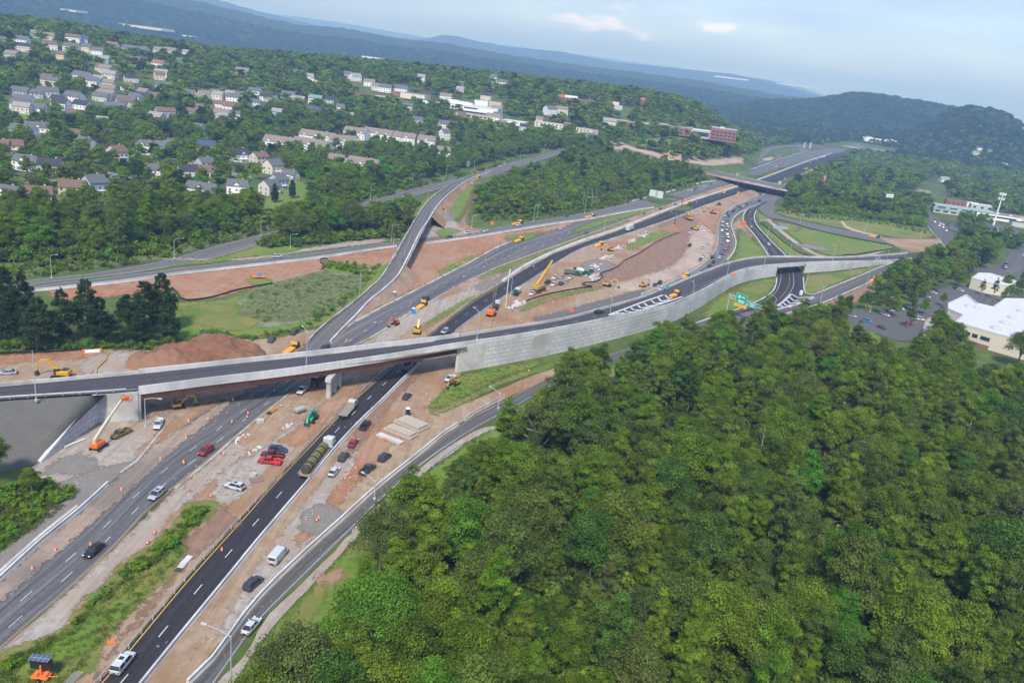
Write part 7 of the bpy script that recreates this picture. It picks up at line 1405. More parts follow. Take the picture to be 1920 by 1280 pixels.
def boxtruck(px, d, col, label, L=7.5, h=2.9):
    p, r = at(px, d); t = thing('box_truck', label, 'truck', p, r); truck_cab(t, L/2+.6, 'white', hood=False); part('cargo_box', t, PAINT[col], B((-.8, 0, 1.05+h/2), (L, 2.5, h))); part('chassis', t, STEELD, B((0, 0, .85), (L, .9, .3))); wheels(t, (L/2+.6, -L/2+.6), (-1.05, 1.05), .5)
boxtruck((1180, 433), (25, -10), 'white', 'white box truck on the new carriageway at mid distance', 9); boxtruck((1300, 358), (-25, 6), 'grey', 'grey lorry before the far overpass', 9); boxtruck((1462, 347), (20, -9), 'white', 'white truck emerging from under the far overpass', 8); boxtruck((1884, 502), (8, 20), 'black', 'black bodied truck on the road at the right edge', 7); boxtruck((1545, 296), (20, -9), 'white', 'white lorry at the far end of the highway', 12)
boxtruck((885, 530-2), (0.1, 0), 'white', 'x') if False else None
def excavator(px, d, col, label, swing=0, reach=1.0, s=1.0):
    p, r = at(px, d); t = thing('excavator', label, 'excavator', p, r); t.scale = (s, s, s); pc = PAINT[col]
    for y in (-1.15, 1.15): part('track', t, TYRE, ('prism', ([(-1.9, .1), (-1.5, 0), (1.5, 0), (1.9, .1), (2.1, .45), (1.8, .85), (-1.8, .85), (-2.1, .45)], y-.28, y+.28)))
    part('body', t, pc, B((-.7, 0, 1.55), (2.9, 2.5, 1.1)), B((-1.9, 0, 1.6), (.7, 2.6, 1.3)), bevel=.12); part('turntable', t, STEELD, Y((0, 0, .6), (0, 0, 1.0), .8)); part('cab', t, GLASS, B((.6, .75, 1.95), (1.3, .95, 1.6), taper=(.85, .9))); part('cab_roof', t, pc, B((.55, .75, 2.8), (1.2, .95, .1)))
    part('engine_cover', t, STEELD, B((-1.1, -.2, 2.2), (1.6, 1.6, .25))); a = (0.6, -.1, 1.6); b = (3.1*reach, -.1, 4.5); c = (5.3*reach, -.1, 3.7); e = (6.0*reach, -.1, 1.3)
    part('boom', t, pc, R(a, b, .42, .55), R(b, c, .38, .45)); part('stick', t, pc, R(c, e, .3, .4), R((c[0]-.3, -.1, c[2]+.35), c, .3, .3)); part('bucket', t, STEELD, ('prism', ([(e[0]-.2, e[2]), (e[0]+.5, e[2]-.3), (e[0]+.3, e[2]-1.1), (e[0]-.7, e[2]-1.2), (e[0]-.5, e[2]-.5)], -.65, .45)))
    part('hydraulic_ram', t, STEEL, Y((.9, -.45, 1.9), (2.4, -.45, 3.4), .08), Y((2.6, -.1, 4.7), (4.8, -.1, 4.3), .07))
excavator((115, 708), (-25, -2), 'yellow', 'yellow excavator with raised boom in the left soil yard', s=1.15); excavator((782, 625), (6, -20), 'yellow', 'yellow excavator in the median beyond the bridge', s=1.0); excavator((741, 609), (-15, 7), 'orange', 'orange breaker excavator in the median beyond the bridge', s=.8)
excavator((1138, 537), (22, 4), 'yellow', 'yellow excavator on the works slope above the curving ramp', s=1.0); excavator((852, 722), (-20, 12), 'yellow', 'yellow backhoe beside the white pickup at the abutment', s=.75); excavator((828, 400), (20, 14), 'yellow', 'yellow excavator breaking rubble under the old flyover', s=1.25)
excavator((1144, 471), (-20, -2), 'yellow', 'yellow loader with a grey load by the stone piles', s=.9); excavator((1292, 413), (-20, -8), 'yellow', 'yellow excavator on the dark spoil, left of pair', s=1.3); excavator((1337, 401), (-20, -3), 'yellow', 'yellow excavator on the dark spoil, right of pair', s=1.3); excavator((1348, 385), (-20, 4), 'yellow', 'small yellow loader beside the median wall', s=1.0); excavator((428, 672), (2, -10), 'yellow', 'small yellow digger half hidden behind the bridge parapet by the soil heap', s=.8)
excavator((1205, 538), (25, -6), 'yellow', 'black and yellow road machine on the works road', s=.9); excavator((1248, 293), (25, 2), 'yellow', 'yellow excavator by the far red mound', s=1.5); excavator((1305, 432), (15, -8), 'yellow', 'yellow machine at the head of the sand track', s=1.0)
excavator((335, 765), (25, -3), 'yellow', 'yellow lift frame machine in the shade under the left bridge end', s=.8)
def boom_lift(px, d):
    p, r = at(px, d); t = thing('boom_lift', 'orange boom lift with a pale arm raised beside the wing wall', 'boom lift', p, r); part('chassis', t, STEELD, B((0, 0, .75), (3.4, 1.9, .5))); part('body', t, PAINT['orange'], B((-.5, 0, 1.6), (3.6, 2.1, 1.2), taper=(.9, .9)), bevel=.18)
    wheels(t, (1.5, -1.5), (-1.15, 1.15), .5, .4); e = (9.6, 0, 9.0); part('turret', t, PAINT['cream'], B((-1.4, 0, 2.5), (.8, .8, 1.2))); part('boom', t, PAINT['cream'], R((-1.6, 0, 2.9), (4.5, 0, 6.4), .6, .75), R((4.2, 0, 6.2), e, .42, .5))
    part('jib', t, PAINT['orange'], R(e, (11.2, 0, 8.7), .35, .35), B((9.6, 0, 9.0), (.6, .6, .7))); part('basket', t, PAINT['orange'], *[R(u, v, .09, .09) for u, v in [((11.2, -1.1, z), (12.4, -1.1, z)) for z in (8.1, 9.2)]+[((11.2, 1.1, z), (12.4, 1.1, z)) for z in (8.1, 9.2)]+[((x, -1.1, z), (x, 1.1, z)) for x in (11.2, 12.4) for z in (8.1, 9.2)]+[((x, y, 8.1), (x, y, 9.2)) for x in (11.2, 12.4) for y in (-1.1, 1.1)]], B((11.8, 0, 8.1), (1.2, 2.2, .1)), B((11.9, 0, 8.7), (.4, .6, .9)))
boom_lift((186, 841), (28, -19))
def telehandler(px, d):
    p, r = at(px, d); t = thing('telehandler', 'bright green telehandler on the red earth of the median', 'telehandler', p, r); g = PAINT['green']; part('body', t, g, B((0, 0, 1.2), (4.8, 1.3, .9)), B((-1.8, 0, 1.7), (1.4, 2.0, 1.1)), bevel=.1); wheels(t, (1.7, -1.6), (-1.0, 1.0), .65, .45)
    part('cab', t, GLASS, B((-.2, .6, 2.0), (1.4, .9, 1.5), taper=(.85, .9))); part('boom', t, g, R((-2.3, -.3, 2.6), (3.4, -.3, 2.2), .45, .5), R((3.2, -.3, 2.3), (4.0, -.3, 1.0), .4, .4)); part('forks', t, STEELD, B((4.1, -.3, .8), (.2, 1.6, .7)), B((4.7, -.8, .45), (1.2, .12, .08)), B((4.7, .2, .45), (1.2, .12, .08)))
telehandler((585, 789), (-12, 17))
def crane(px, d):
    p, r = at(px, d); t = thing('mobile_crane', 'yellow mobile crane with its boom slanting up in the works yard', 'crane', p, r); part('carrier', t, STEELD, B((0, 0, 1.2), (9.5, 2.6, .9))); wheels(t, (-3.6, -1.9, 1.8, 3.5), (-1.15, 1.15), .65, .5); part('upper_body', t, YEL, B((-2.2, 0, 2.6), (3.8, 2.5, 1.6)), bevel=.1); part('cab', t, GLASS, B((-.2, 1.0, 2.5), (1.5, .9, 1.4))); part('boom', t, YEL, R((-3, 0, 3.6), (5, 0, 9.2), 1.0, 1.1), R((4.6, 0, 9), (11, 0, 13.2), .75, .85)); part('outrigger', t, STEELD, B((2.8, 0, .7), (.4, 5.6, .3)), B((-3, 0, .7), (.4, 5.6, .3)))
crane((1010, 547), (22, -9))
def rig(px, d, label, h=14, col='orange', pile=True, s=1.0):
    p, r = at(px, d); t = thing('drill_rig', label, 'drill rig', p, r); t.scale = (s, s, s)
    for y in (-1.4, 1.4): part('track', t, TYRE, B((0, y, .5), (4.6, .7, 1.0)))
    part('body', t, PAINT[col], B((-1, 0, 2.0), (4.2, 2.7, 1.8)), bevel=.12); part('cab', t, GLASS, B((1.3, .9, 2.2), (1.3, 1.1, 1.6))); sh = [R((2.6, y, .3), (2.6, y, h), .18, .18) for y in (-.45, .45)]+[R((2.6, -.45, z), (2.6, .45, z+1), .1, .1) for z in range(1, int(h)-1, 2)]
    part('mast', t, mat('mast_steel', (.20, .17, .13), .6), *sh, B((2.6, 0, h+.2), (.9, 1.3, .5))); part('drill_head', t, STEELD, B((3.0, 0, h*.55), (.9, .9, 1.6))); part('backstay', t, STEELD, R((-.8, 0, 2.8), (2.5, 0, h*.75), .16, .16)); part('auger', t, STEELD, Y((3.1, 0, .1), (3.1, 0, h*.55), .3))
rig((921, 592), (16, -20), 'orange piling rig with a dark lattice mast at the edge of the new carriageway', 12); rig((1262, 428), (14, -8), 'far piling rig against the median wall', 11, 'orange', s=.9)
p_, r_ = at((942, 604), (1, 0)); t = thing('concrete_pump', 'white pump truck with a tall folded pale pipe boom beside the piling rig', 'concrete pump', *at((930, 578), (8, -16))); truck_cab(t, 3, 'white'); part('chassis', t, STEELD, B((0, 0, .9), (8.6, 1, .4)), B((-1.5, 0, 1.6), (3.5, 2.2, .9))); wheels(t, (4.2, -2, -3.2), (-1.05, 1.05), .5, .35)
part('pipe_boom', t, mat('pale_pipe', (.62, .52, .36), .6), R((-1, -4.2, .8), (-1, -4.0, 8), .25, .3), R((-1, -4.0, 8), (-.8, -4.0, 16), .32, .4), R((-.8, -4.0, 16), (1.2, -4.0, 17.8), .28, .3))
# portable toilets
def toilet(px, m, label, z=None):
    p, r = at(px, (20, 0)); t = thing('portable_toilet', label, 'portable toilet', p, r); part('cabin', t, m, B((0, 0, 1.15), (1.15, 1.15, 2.2)), bevel=.04); part('roof', t, WHT, B((0, 0, 2.34), (1.2, 1.2, .2), taper=(.8, .8))); part('door', t, m, B((0, -.59, 1.1), (.8, .05, 1.9))); part('vent', t, WHT, Y((.4, .4, 2.3), (.4, .4, 2.7), .06))
toilet((739, 557), BLUE, 'blue portable toilet by the old flyover kerb'); toilet((775, 588), BLUE, 'blue portable toilet in the median'); toilet((764, 779), PAINT['navy'], 'dark blue portable toilet with white roof by the concrete beams'); toilet((1501, 553), WHT, 'pale portable toilet at the right of the striped gore')
# barrels and cones
dm = [MB(), MB(), MB()]
dm[0].lathe([(.34, 0), (.3, .1), (.27, .5), (.24, 1.0), (.22, 1.05), (.01, 1.07)], 10); DRUM = dm[0].me('drum', ORANGE, True); dm[1].lathe([(.29, .35), (.28, .5)], 10); dm[1].lathe([(.27, .68), (.26, .83)], 10); BAND = dm[1].me('band', WHT); dm[2].lathe([(.45, 0), (.45, .1), (.01, .1)], 8); BASE = dm[2].me('base', TYRE)
DR = [(244, 1068), (416, 1033+0), (104, 1033), (61, 1068), (170, 1023), (181, 966), (228, 920), (277, 1020), (290, 1001), (345, 870), (344, 868), (301, 862), (349, 823), (354, 793), (390, 788), (435, 794), (390, 748+3), (437, 752), (435, 793), (514, 735), (353, 790), (436, 749), (461, 823), (527, 763), (341, 914), (420, 853), (395, 932), (463, 784), (465, 777), (650, 640), (704, 607), (735, 600+3), (770, 570), (821, 546), (869, 521), (648, 643), (681, 578), (712, 546), (728, 537), (850, 540), (793, 535), (806, 470), (910, 488), (945, 487), (870, 520), (908, 502), (984, 465), (1018, 462), (1050, 451), (1122, 443), (955, 464), (867, 493), (870, 494), (880, 488), (892, 486), (1068, 437), (982, 443), (1002, 437), (1157, 416), (1168, 412), (1181, 409), (1190, 406), (1202, 402), (1212, 399), (1225, 396), (1234, 394), (1246, 391), (1253, 388), (1263, 385), (1275, 382), (1285, 377), (1295, 374), (1049, 491), (1053, 489), (1058, 488), (1064, 486), (1000, 501), (1045, 493), (964, 598), (976, 605), (995, 583), (661, 884), (667, 880), (654, 890), (650, 893), (647, 899), (643, 903), (594, 977), (598, 973), (1036, 568), (800, 742), (806, 752), (1406, 400), (1407, 407), (1409, 412), (1374, 443), (1601, 495), (1612, 512), (1575, 532), (1700, 479), (1660, 487), (497, 1008), (560, 770), (1105, 475), (938, 740), (991, 697)]
DR = [p for i, p in enumerate(sorted(set(DR))) if i % 6 != 3]
for i, (x, y) in enumerate(DR):
    p = G(x, y); o = bpy.data.objects.new('traffic_drum', DRUM); COL.objects.link(o); o.location = (p.x, p.y, p.z+.08); o.scale = (.72, .72, .85); b = link('band', BAND, o); link('base', BASE, o)
    w = 'on the old carriageway below the bridge' if y > 700 and x < 560 else 'on the soil beside the dirt lane' if y > 700 else 'along the old flyover gore' if x < 760 else 'in the cone line of the far carriageway' if x > 1140 and x < 1300 else 'by the right hand ramps' if x > 1300 else 'along the carriageways beyond the bridge'
    tag(o, 'orange and white traffic drum '+w, 'traffic drum', 'traffic drums '+w)
# arrow boards, boards on trailers, orange signs
def arrow_board(px, d, label, L=4.5, z=None, col=ORANGE):
    p, r = at(px, d, z); t = thing('arrow_board_trailer', label, 'arrow board', p, r); OY = mat('amber_panel', (.80, .36, .03), .6); part('attenuator', t, OY, *[B((-L/2+i*L/4, 0, .7), (L/4.6, 1.9, .8)) for i in range(4)]); part('truck_deck', t, STEELD, B((L/2+.6, 0, .8), (1.6, 1.8, .5))); part('cab', t, WHT if col is ORANGE else col, B((L/2+2.0, 0, 1.3), (1.5, 1.9, 1.5), taper=(.8, .9))); wheels(t, (L/2+2, -L/2+.5), (-.9, .9), .35); part('panel', t, OY, B((L/2, 0, 2.3), (.12, 2.2, 1.1)))
arrow_board((544, 660), (22, -16), 'orange crash cushion trailer behind the bridge parapet by the soil yard', 6, col=STEELD); arrow_board((789, 577), (22, -14), 'orange crash cushion behind the dark pickup', 5, col=STEELD); arrow_board((1263, 556), (20, -7), 'orange crash cushion at the tip of the striped gore', 5, z=FZ(1263), col=STEELD); arrow_board((1284, 521), (22, -10), 'long orange crash cushion behind a white SUV by the ramp barrier', 5, col=STEELD)
arrow_board((894, 334), (20, -4), 'orange crash cushion on the old road at the flyover start', 6, col=STEELD); arrow_board((969, 421), (22, -4), 'orange crash cushion on the ramp road', 8, col=STEELD); arrow_board((972, 453), (22, -8), 'orange crash cushion on the kerb of the old carriageway', 7, col=STEELD); arrow_board((1105, 408), (22, -3), 'orange crash cushion at the far merge', 8, col=STEELD); arrow_board((1122, 462), (22, -8), 'orange crash cushion right of the new carriageway', 7, col=STEELD); arrow_board((1636, 527), (22, -8), 'orange crash cushion on the right hand slip road', 6, col=STEELD)
arrow_board((1636, 445), (20, 2), 'orange board at the loop road works', 6, col=STEELD); arrow_board((1288, 383), (20, -7), 'orange cushion between the far carriageways', 6, col=STEELD); arrow_board((1358, 362), (20, -7), 'orange cushion in the median below the far overpass', 6, col=STEELD); arrow_board((1383, 366), (20, -7), 'red and white cushion right of the median wall', 6, col=STEELD); arrow_board((1442, 331), (20, -7), 'orange cushion beyond the far overpass', 8, col=STEELD); arrow_board((1512, 318), (20, -7), 'orange cushion in the far right lanes', 8, col=STEELD)
def osign(px, d, label, w=1.2, h=1.2, up=1.4, m=ORANGE, diamond=True, z=None, name='road_sign', cat='sign', marks=()):
    p, r = at(px, d, z); t = thing(name, label, cat, p, r); part('post', t, STEEL, *([Y((0, 0, 0), (0, 0, up), .05)] if w < 3 else [Y((x, .1, 0), (x, .1, up+h/2), .1) for x in (-w*.3, w*.3)]))
    if diamond: part('panel', t, m, ('prism', ([(-w*.7, up+w*.7), (0, up), (w*.7, up+w*.7), (0, up+w*1.4)], -.03, .03)))
    else: part('panel', t, m, B((0, 0, up+h/2), (w, .08, h)))
    for (x, z_, a, b, mm) in marks: part('legend', t, mm, B((x, -.07, z_), (a, .03, b)))
    return t
osign((1071, 590), (25, 0), 'round orange work sign behind the ramp barrier', 1.7, up=.9); osign((1375, 520), (25, 0), 'orange work sign on the ramp wall', 1.7, z=FZ(1370)+.9, up=.2); osign((1391, 432), (25, 0), 'large stacked orange detour sign beside the curved road', 6, 3.4, 3.2, diamond=False, marks=[(0, 5.0, 6.1, .16, STEELD)])
osign((1480, 402), (25, 0), 'small orange sign at the loop road', 2, up=.5); osign((935, 458), (25, 0), 'orange sign with flags at the lamp post of the red bank', 2.2, up=2); osign((922, 426), (25, 0), 'orange sign at the ramp road shoulder', 2.2, up=1); osign((1497, 354), (25, 0), 'orange sign at the right end of the far overpass', 4, up=1); osign((1378, 473), (25, 0), 'red work sign by the queue', 1.2, up=.5) if False else None
osign((1408, 428), (25, 0), 'yellow arrow plate beside the underpass road', 2.4, 1, .8, m=mat('amber_panel', (.8, .36, .03), .6), diamond=False)
osign((1540, 362), (25, -1), 'red advertising board among the trees beyond the loop', 7, 7.5, 13, m=mat('red_panel', (.48, .05, .08), .6), diamond=False, cat='billboard', name='billboard', marks=[(0, 18.6, 3.4, .9, WHT), (0, 16.9, 3.8, 2.0, mat('pale_pink', (.6, .35, .38), .6)), (0, 14.8, 3.0, .7, WHT)])
osign((1662, 392), (25, 2), 'white horizontal sign board above the trees at right', 9, 3.6, 12, m=WHT, diamond=False, cat='billboard', name='billboard', marks=[(0, 14, 7, .5, mat('grey_legend', (.35, .4, .5), .6)), (0, 13.1, 5, .4, mat('grey_legend', (.35, .4, .5), .6))])
osign((877, 317), (25, -2), 'grey back of a highway sign beside the old road', 5, 5, 2.5, m=mat('sign_back', (.30, .32, .34), .6), diamond=False)
osign((1518, 280), (25, -1), 'pair of white sign backs on the far highway, left one', 9, 12, 2, m=WHT, diamond=False); osign((1507, 279), (25, -1), 'pair of white sign backs on the far highway, smaller one', 9, 11, 2, m=WHT, diamond=False)
# message board trailer at the bottom left
p, r = at((78, 1272), (25, 3)); t = thing('message_board_trailer', 'orange trailer with black message board and solar panels at the bottom left corner', 'message board', p, r); part('trailer', t, ORANGE, B((0, 0, .6), (2.6, 1.5, .25)), B((-.7, 0, .85), (.7, 1.2, .5)), B((.7, 0, .85), (.7, 1.2, .5)), R((1.2, 0, .6), (2.6, .2, .6), .14, .14), R((-.9, -1.1, .3), (-.9, 1.1, .3), .12, .12), R((.9, -1.1, .3), (.9, 1.1, .3), .12, .12), bevel=.03)
wheels(t, (0,), (-.95, .95), .35); part('mast', t, ORANGE, B((0, 0, 1.6), (.25, .25, 1.9))); part('board', t, mat('board_black', (.02, .022, .02), .5), B((0, .2, 2.7), (3.4, .25, 1.9))); part('frame', t, STEELD, B((0, .36, 2.7), (3.5, .06, 2.0)))
sp_ = part('solar_panel', t, mat('solar_cell', (.06, .09, .17), .15, spec=.8), B((0, .1, 3.9), (3.0, 1.5, .07), ry=0)); part('panel_grid', sp_, STEEL, *[B((x, .1, 3.945), (.05, 1.5, .02)) for x in (-1.5, -.75, 0, .75, 1.5)], B((0, .1, 3.946), (3.0, .05, .02)))
# signs lying flat, panels, drain slabs
p, r = at((208, 1204), (12, -3)); t = thing('fallen_sign', 'orange square plate lying on the grass beside the guard rail', 'sign', p, r); part('plate', t, ORANGE, ('prism', ([(-.6, .1), (.6, .1), (.6, .14), (-.6, .14)], -.55, .55)))
p, r = at((346, 1055), (12, -13)); t = thing('concrete_slab', 'broken pale slab and grate lying in the weeds by the guard rail', 'slab', p, r); part('slab', t, CONC_W, B((.7, 0, .15), (3.0, 1.2, .2))); part('slab', t, CONC, B((-1.4, -.1, .13), (1.1, 1.2, .2))); part('grate', t, STEELD, B((-2.4, -.2, .12), (1.2, 1.2, .16)))
p, r = at((138, 1272), (12, -12)); t = thing('concrete_slab', 'grey slab with yellow edge at the bottom by the message board', 'slab', p, r); part('slab', t, GRAVEL_G, B((0, 0, .15), (2.6, 1.6, .2))); part('edge', t, PAINT_Y, B((1.35, 0, .16), (.12, 1.6, .22)))
p, r = at((475, 892), (12, -2)); t = thing('manhole_ring', 'round concrete manhole ring in the dug median', 'manhole', p, r); mb = MB(); mb.lathe([(.75, 0), (.75, .6), (.5, .6), (.5, .1)], 14); mb.build('ring', CONC, t); part('pit', t, EARTH_B, B((.2, -2.2, .12), (3.2, 2.2, .1)))
p, r = at((488, 792), (12, -2)); t = thing('concrete_block', 'pale concrete block on the median kerb', 'block', p, r); part('block', t, CONC, B((0, 0, .5), (1.8, 1.3, 1.0), taper=(.92, .92)), bevel=.05); part('lifting_eye', t, STEELD, B((0, 0, 1.05), (.3, .1, .12)))
p, r = at((511, 772), (12, -9)); t = thing('steel_frame', 'yellow steel frame lying by the median kerb', 'frame', p, r); part('rails', t, YEL, R((-1.4, -.5, .6), (1.4, -.5, .6), .2, .2), R((-1.4, .5, .6), (1.4, .5, .6), .2, .2)); part('rungs', t, YEL, *[R((x, -.5, .5), (x, .5, .5), .14, .3) for x in (-1.3, -.65, 0, .65, 1.3)]); part('skid', t, STEELD, B((-1.9, 0, .4), (.9, 1.1, .6)))
p, r = at((562, 773), (12, -4)); t = thing('material_trailer', 'grey box trailer beside the green telehandler', 'trailer', p, r); part('box', t, mat('dusty_grey', (.30, .27, .25), .8), B((0, 0, .9), (3.4, 1.9, .8)), bevel=.05); part('lid', t, CONC_D, B((0, 0, 1.35), (3.2, 1.6, .1))); wheels(t, (-.8, .8), (-1.0, 1.0), .35)
for px, sc, l in [((452, 822), 1, 'row of rubble stones on the median kerb'), ((478, 846), .7, 'small heap of broken kerb stones'), ((540, 800), .6, 'few stones near the parked pickups')]:
    p, r = at(px, (12, -8)); t = thing('rubble_pile', l, 'rubble', p, r)
    for i in range(7): mb = MB(); mb.box((rnd.uniform(-3.5, 3.5)*sc, rnd.uniform(-.6, .6), .25), (rnd.uniform(.6, 1.6)*sc, rnd.uniform(.5, 1), rnd.uniform(.3, .6)), rz=rnd.uniform(0, 3), taper=(.7, .75)); mb.build('stone', CONC, t, bevel=.06)
# precast concrete beams
def beams(px, d, n, L, label, layers=1, w=.62, m=CONC):
    p, r = at(px, d); t = thing('beam_stack', label, 'concrete beams', p, r)
    for k in range(layers):
        for i in range(n-k): mb = MB(); mb.box((.3*k, (i-n/2+.5*k)*(w+.12), .45+k*.72), (L-k*1.5, w, .6)); mb.build('beam', m, t, bevel=.03)
    for x in (-L*.35, L*.35): mb = MB(); mb.box((x, 0, .07), (.25, n*(w+.12)+.2, .14)); mb.build('sleeper', WOOD, t)
BM = mat('beam_concrete', (.36, .31, .25), .85, (.44, .39, .32), 1.5)
beams((773, 797), (22, 9), 7, 9.5, 'stack of tan precast beams by the dark blue toilet', 2, m=BM); beams((752, 812), (24, 9), 5, 9.5, 'second stack of tan precast beams nearer the slip road', 2, m=BM); beams((733, 824), (25, 10), 2, 8, 'pale precast beams behind a round orange sign', 1, w=.9); osign((720, 828), (25, 2), 'small round orange sign at the pale beams', .9, up=.1)
for px, l, n in [((1078, 517+12), 'x', 0)]: pass
for px, l, s_ in [((1118, 502), 'pale stone pile at the bend of the silt fence', 1.3), ((1135, 485), 'pale stone pile above the silt fence', 1.1), ((1160, 467), 'grey block pile beside the yellow loader', 1.2), ((1185, 453), 'upper pale block pile at the green strip', 1.2), ((1207, 443), 'small pale block pile at the end of the green strip', 1.0), ((1112, 520), 'flat slabs beside the silt fence corner', 1.0), ((965, 576), 'formwork stack near the piling rig', 1.0), ((975, 570), 'white wrapped pallets near the piling rig', .8), ((1000, 560), 'x', .5)]:
    if l == 'x': continue
    p, r = at(px, (20, -8)); t = thing('stone_pile', l, 'pile', p, r)
    for i in range(16): mb = MB(); mb.box((rnd.gauss(0, 3.2)*s_, rnd.gauss(0, 1.3)*s_, rnd.uniform(.3, .9)), (rnd.uniform(1, 2.4), rnd.uniform(.7, 1.4), rnd.uniform(.4, .9)), rz=rnd.uniform(-.5, .5), taper=(.8, .8)); mb.build('block', CONC, t, bevel=.05)
p, r = at((173, 661), (25, -2)); t = thing('water_barrier', 'white and orange barrier section by the silt fence', 'barrier', p, r); part('section', t, WHT, B((0, 0, .5), (4.2, .7, 1.0), taper=(1, .5))); part('end_cap', t, ORANGE, B((-2.4, 0, .6), (.6, .7, 1.1))); part('end_cap', t, ORANGE, B((2.4, 0, .6), (.6, .7, 1.1)))
p, r = at((190, 685), (14, -18)); t = thing('pipe_string', 'yellow pipe string laid across the gravel of the left yard', 'pipes', p, r); part('pipe', t, PAINT['yellow'], R((-9, -1, .3), (-3, .4, .3), .25, .25), R((-3, .3, .4), (3, -.3, .4), .25, .25), R((3, -.4, .3), (10, .5, .3), .25, .25)); part('timber', t, WOOD, B((-6, 1, .2), (3, .4, .3)))
p, r = at((432, 662), (25, -4)); t = thing('timber_stack', 'loose timber boards beside the red soil heap', 'timber', p, r); [part('board', t, WOOD, R((rnd.uniform(-4, -2), k*.7, .3+k*.12), (rnd.uniform(2, 4), k*.7+rnd.uniform(-1, 1), .4+k*.1), .3, .12)) for k in range(5)]
p, r = at((141, 833), (20, -8)); t = thing('steel_beam', 'white steel beam lying by the wing wall', 'beam', p, r); part('web', t, WHT, B((0, 0, .3), (5.6, .12, .4))); part('flange', t, WHT, B((0, 0, .52), (5.6, .4, .06)))
p, r = at((121, 691-1), (20, 0)); p, r = at((485, 522), (20, 0)); t = thing('work_platform', 'orange survey platform with a blue tarp on the red bank', 'platform', p, r); part('deck', t, ORANGE, B((0, 0, .8), (5, 2, .3))); part('leg', t, STEEL, *[Y((x, y, 0), (x, y, .8), .1) for x in (-2, 2) for y in (-.8, .8)]); part('tarp', t, BLUE, B((.4, 0, 1.5), (1.8, 1.4, 1.1), taper=(.5, .6))); part('mast', t, PAINT['tan'], R((.4, 0, 1), (.4, 0, 5), .25, .25))
# utility pole and wires left
def lamp(base, top, tip, label, z=None, arm=True, r=.13, name='street_lamp', wood=False):
    b = G(base[0], base[1], z); h = height_to(b, top); t = thing(name, label, 'street lamp', b, 0, None); part('pole', t, WOOD if wood else STEEL, Y((0, 0, -.1), (0, 0, h), r, r*.6)); part('base', t, CONC, Y((0, 0, -.1), (0, 0, .45), .35))
    if arm and tip:
        q = G(tip[0], tip[1], b.z+h+.4)-b; q.z = h+.5
        L = math.hypot(q.x, q.y)
        if L > 6: q.x *= 4.5/L; q.y *= 4.5/L
        part('arm', t, STEEL, R((0, 0, h-.1), (q.x*.5, q.y*.5, h+.42), .12, .12), R((q.x*.5, q.y*.5, h+.42), tuple(q), .1, .1)); a = math.atan2(q.y, q.x); part('lamp_head', t, mat('lamp_grey', (.45, .47, .48), .4), ('box', ((q.x, q.y, q.z), (1.0, .4, .18)), dict(rz=a)))
    return t
LAMPS = [((433, 1296), (433, 1192), (382, 1170), 'tall street lamp over the slip road at the bottom edge'), ((702, 936), (704, 903), (671, 881), 'street lamp beside the dark grey pickup on the slip road'), ((934, 766), (937, 738), (913, 722), 'street lamp at the top of the slip road by the wood'), ((273, 800), (273, 747), (300, 748), 'street lamp under the left end of the bridge'),
 ((750, 0), 0, 0, 0)][:-1]
for l in LAMPS: lamp(*l)
for b, tp, ti, l in [((68, 751), (63, 657), None, 'tall pale pole on the bridge road at far left'), ((574, 692), (573, 622), (567, 612), 'street lamp on the middle of the overpass parapet'), ((894, 637), (899, 586), (889, 577), 'street lamp at the right end of the overpass'), ((1142, 599), (1149, 562), (1140, 546), 'street lamp on the long retaining wall'), ((1297, 561), (1301, 534), (1290, 514), 'street lamp on the wall by the striped gore'), ((1362, 521), (1368, 499), (1372, 489), 'street lamp at the bend of the wall'), ((1432, 499), (1439, 467), (1431, 461), 'street lamp on the ramp left of the underpass'), ((1560, 491), (1566, 461), (1562, 459), 'street lamp on the ramp right of the underpass')]:
    lamp(b, tp, ti, l, z=FZ(b[0]))
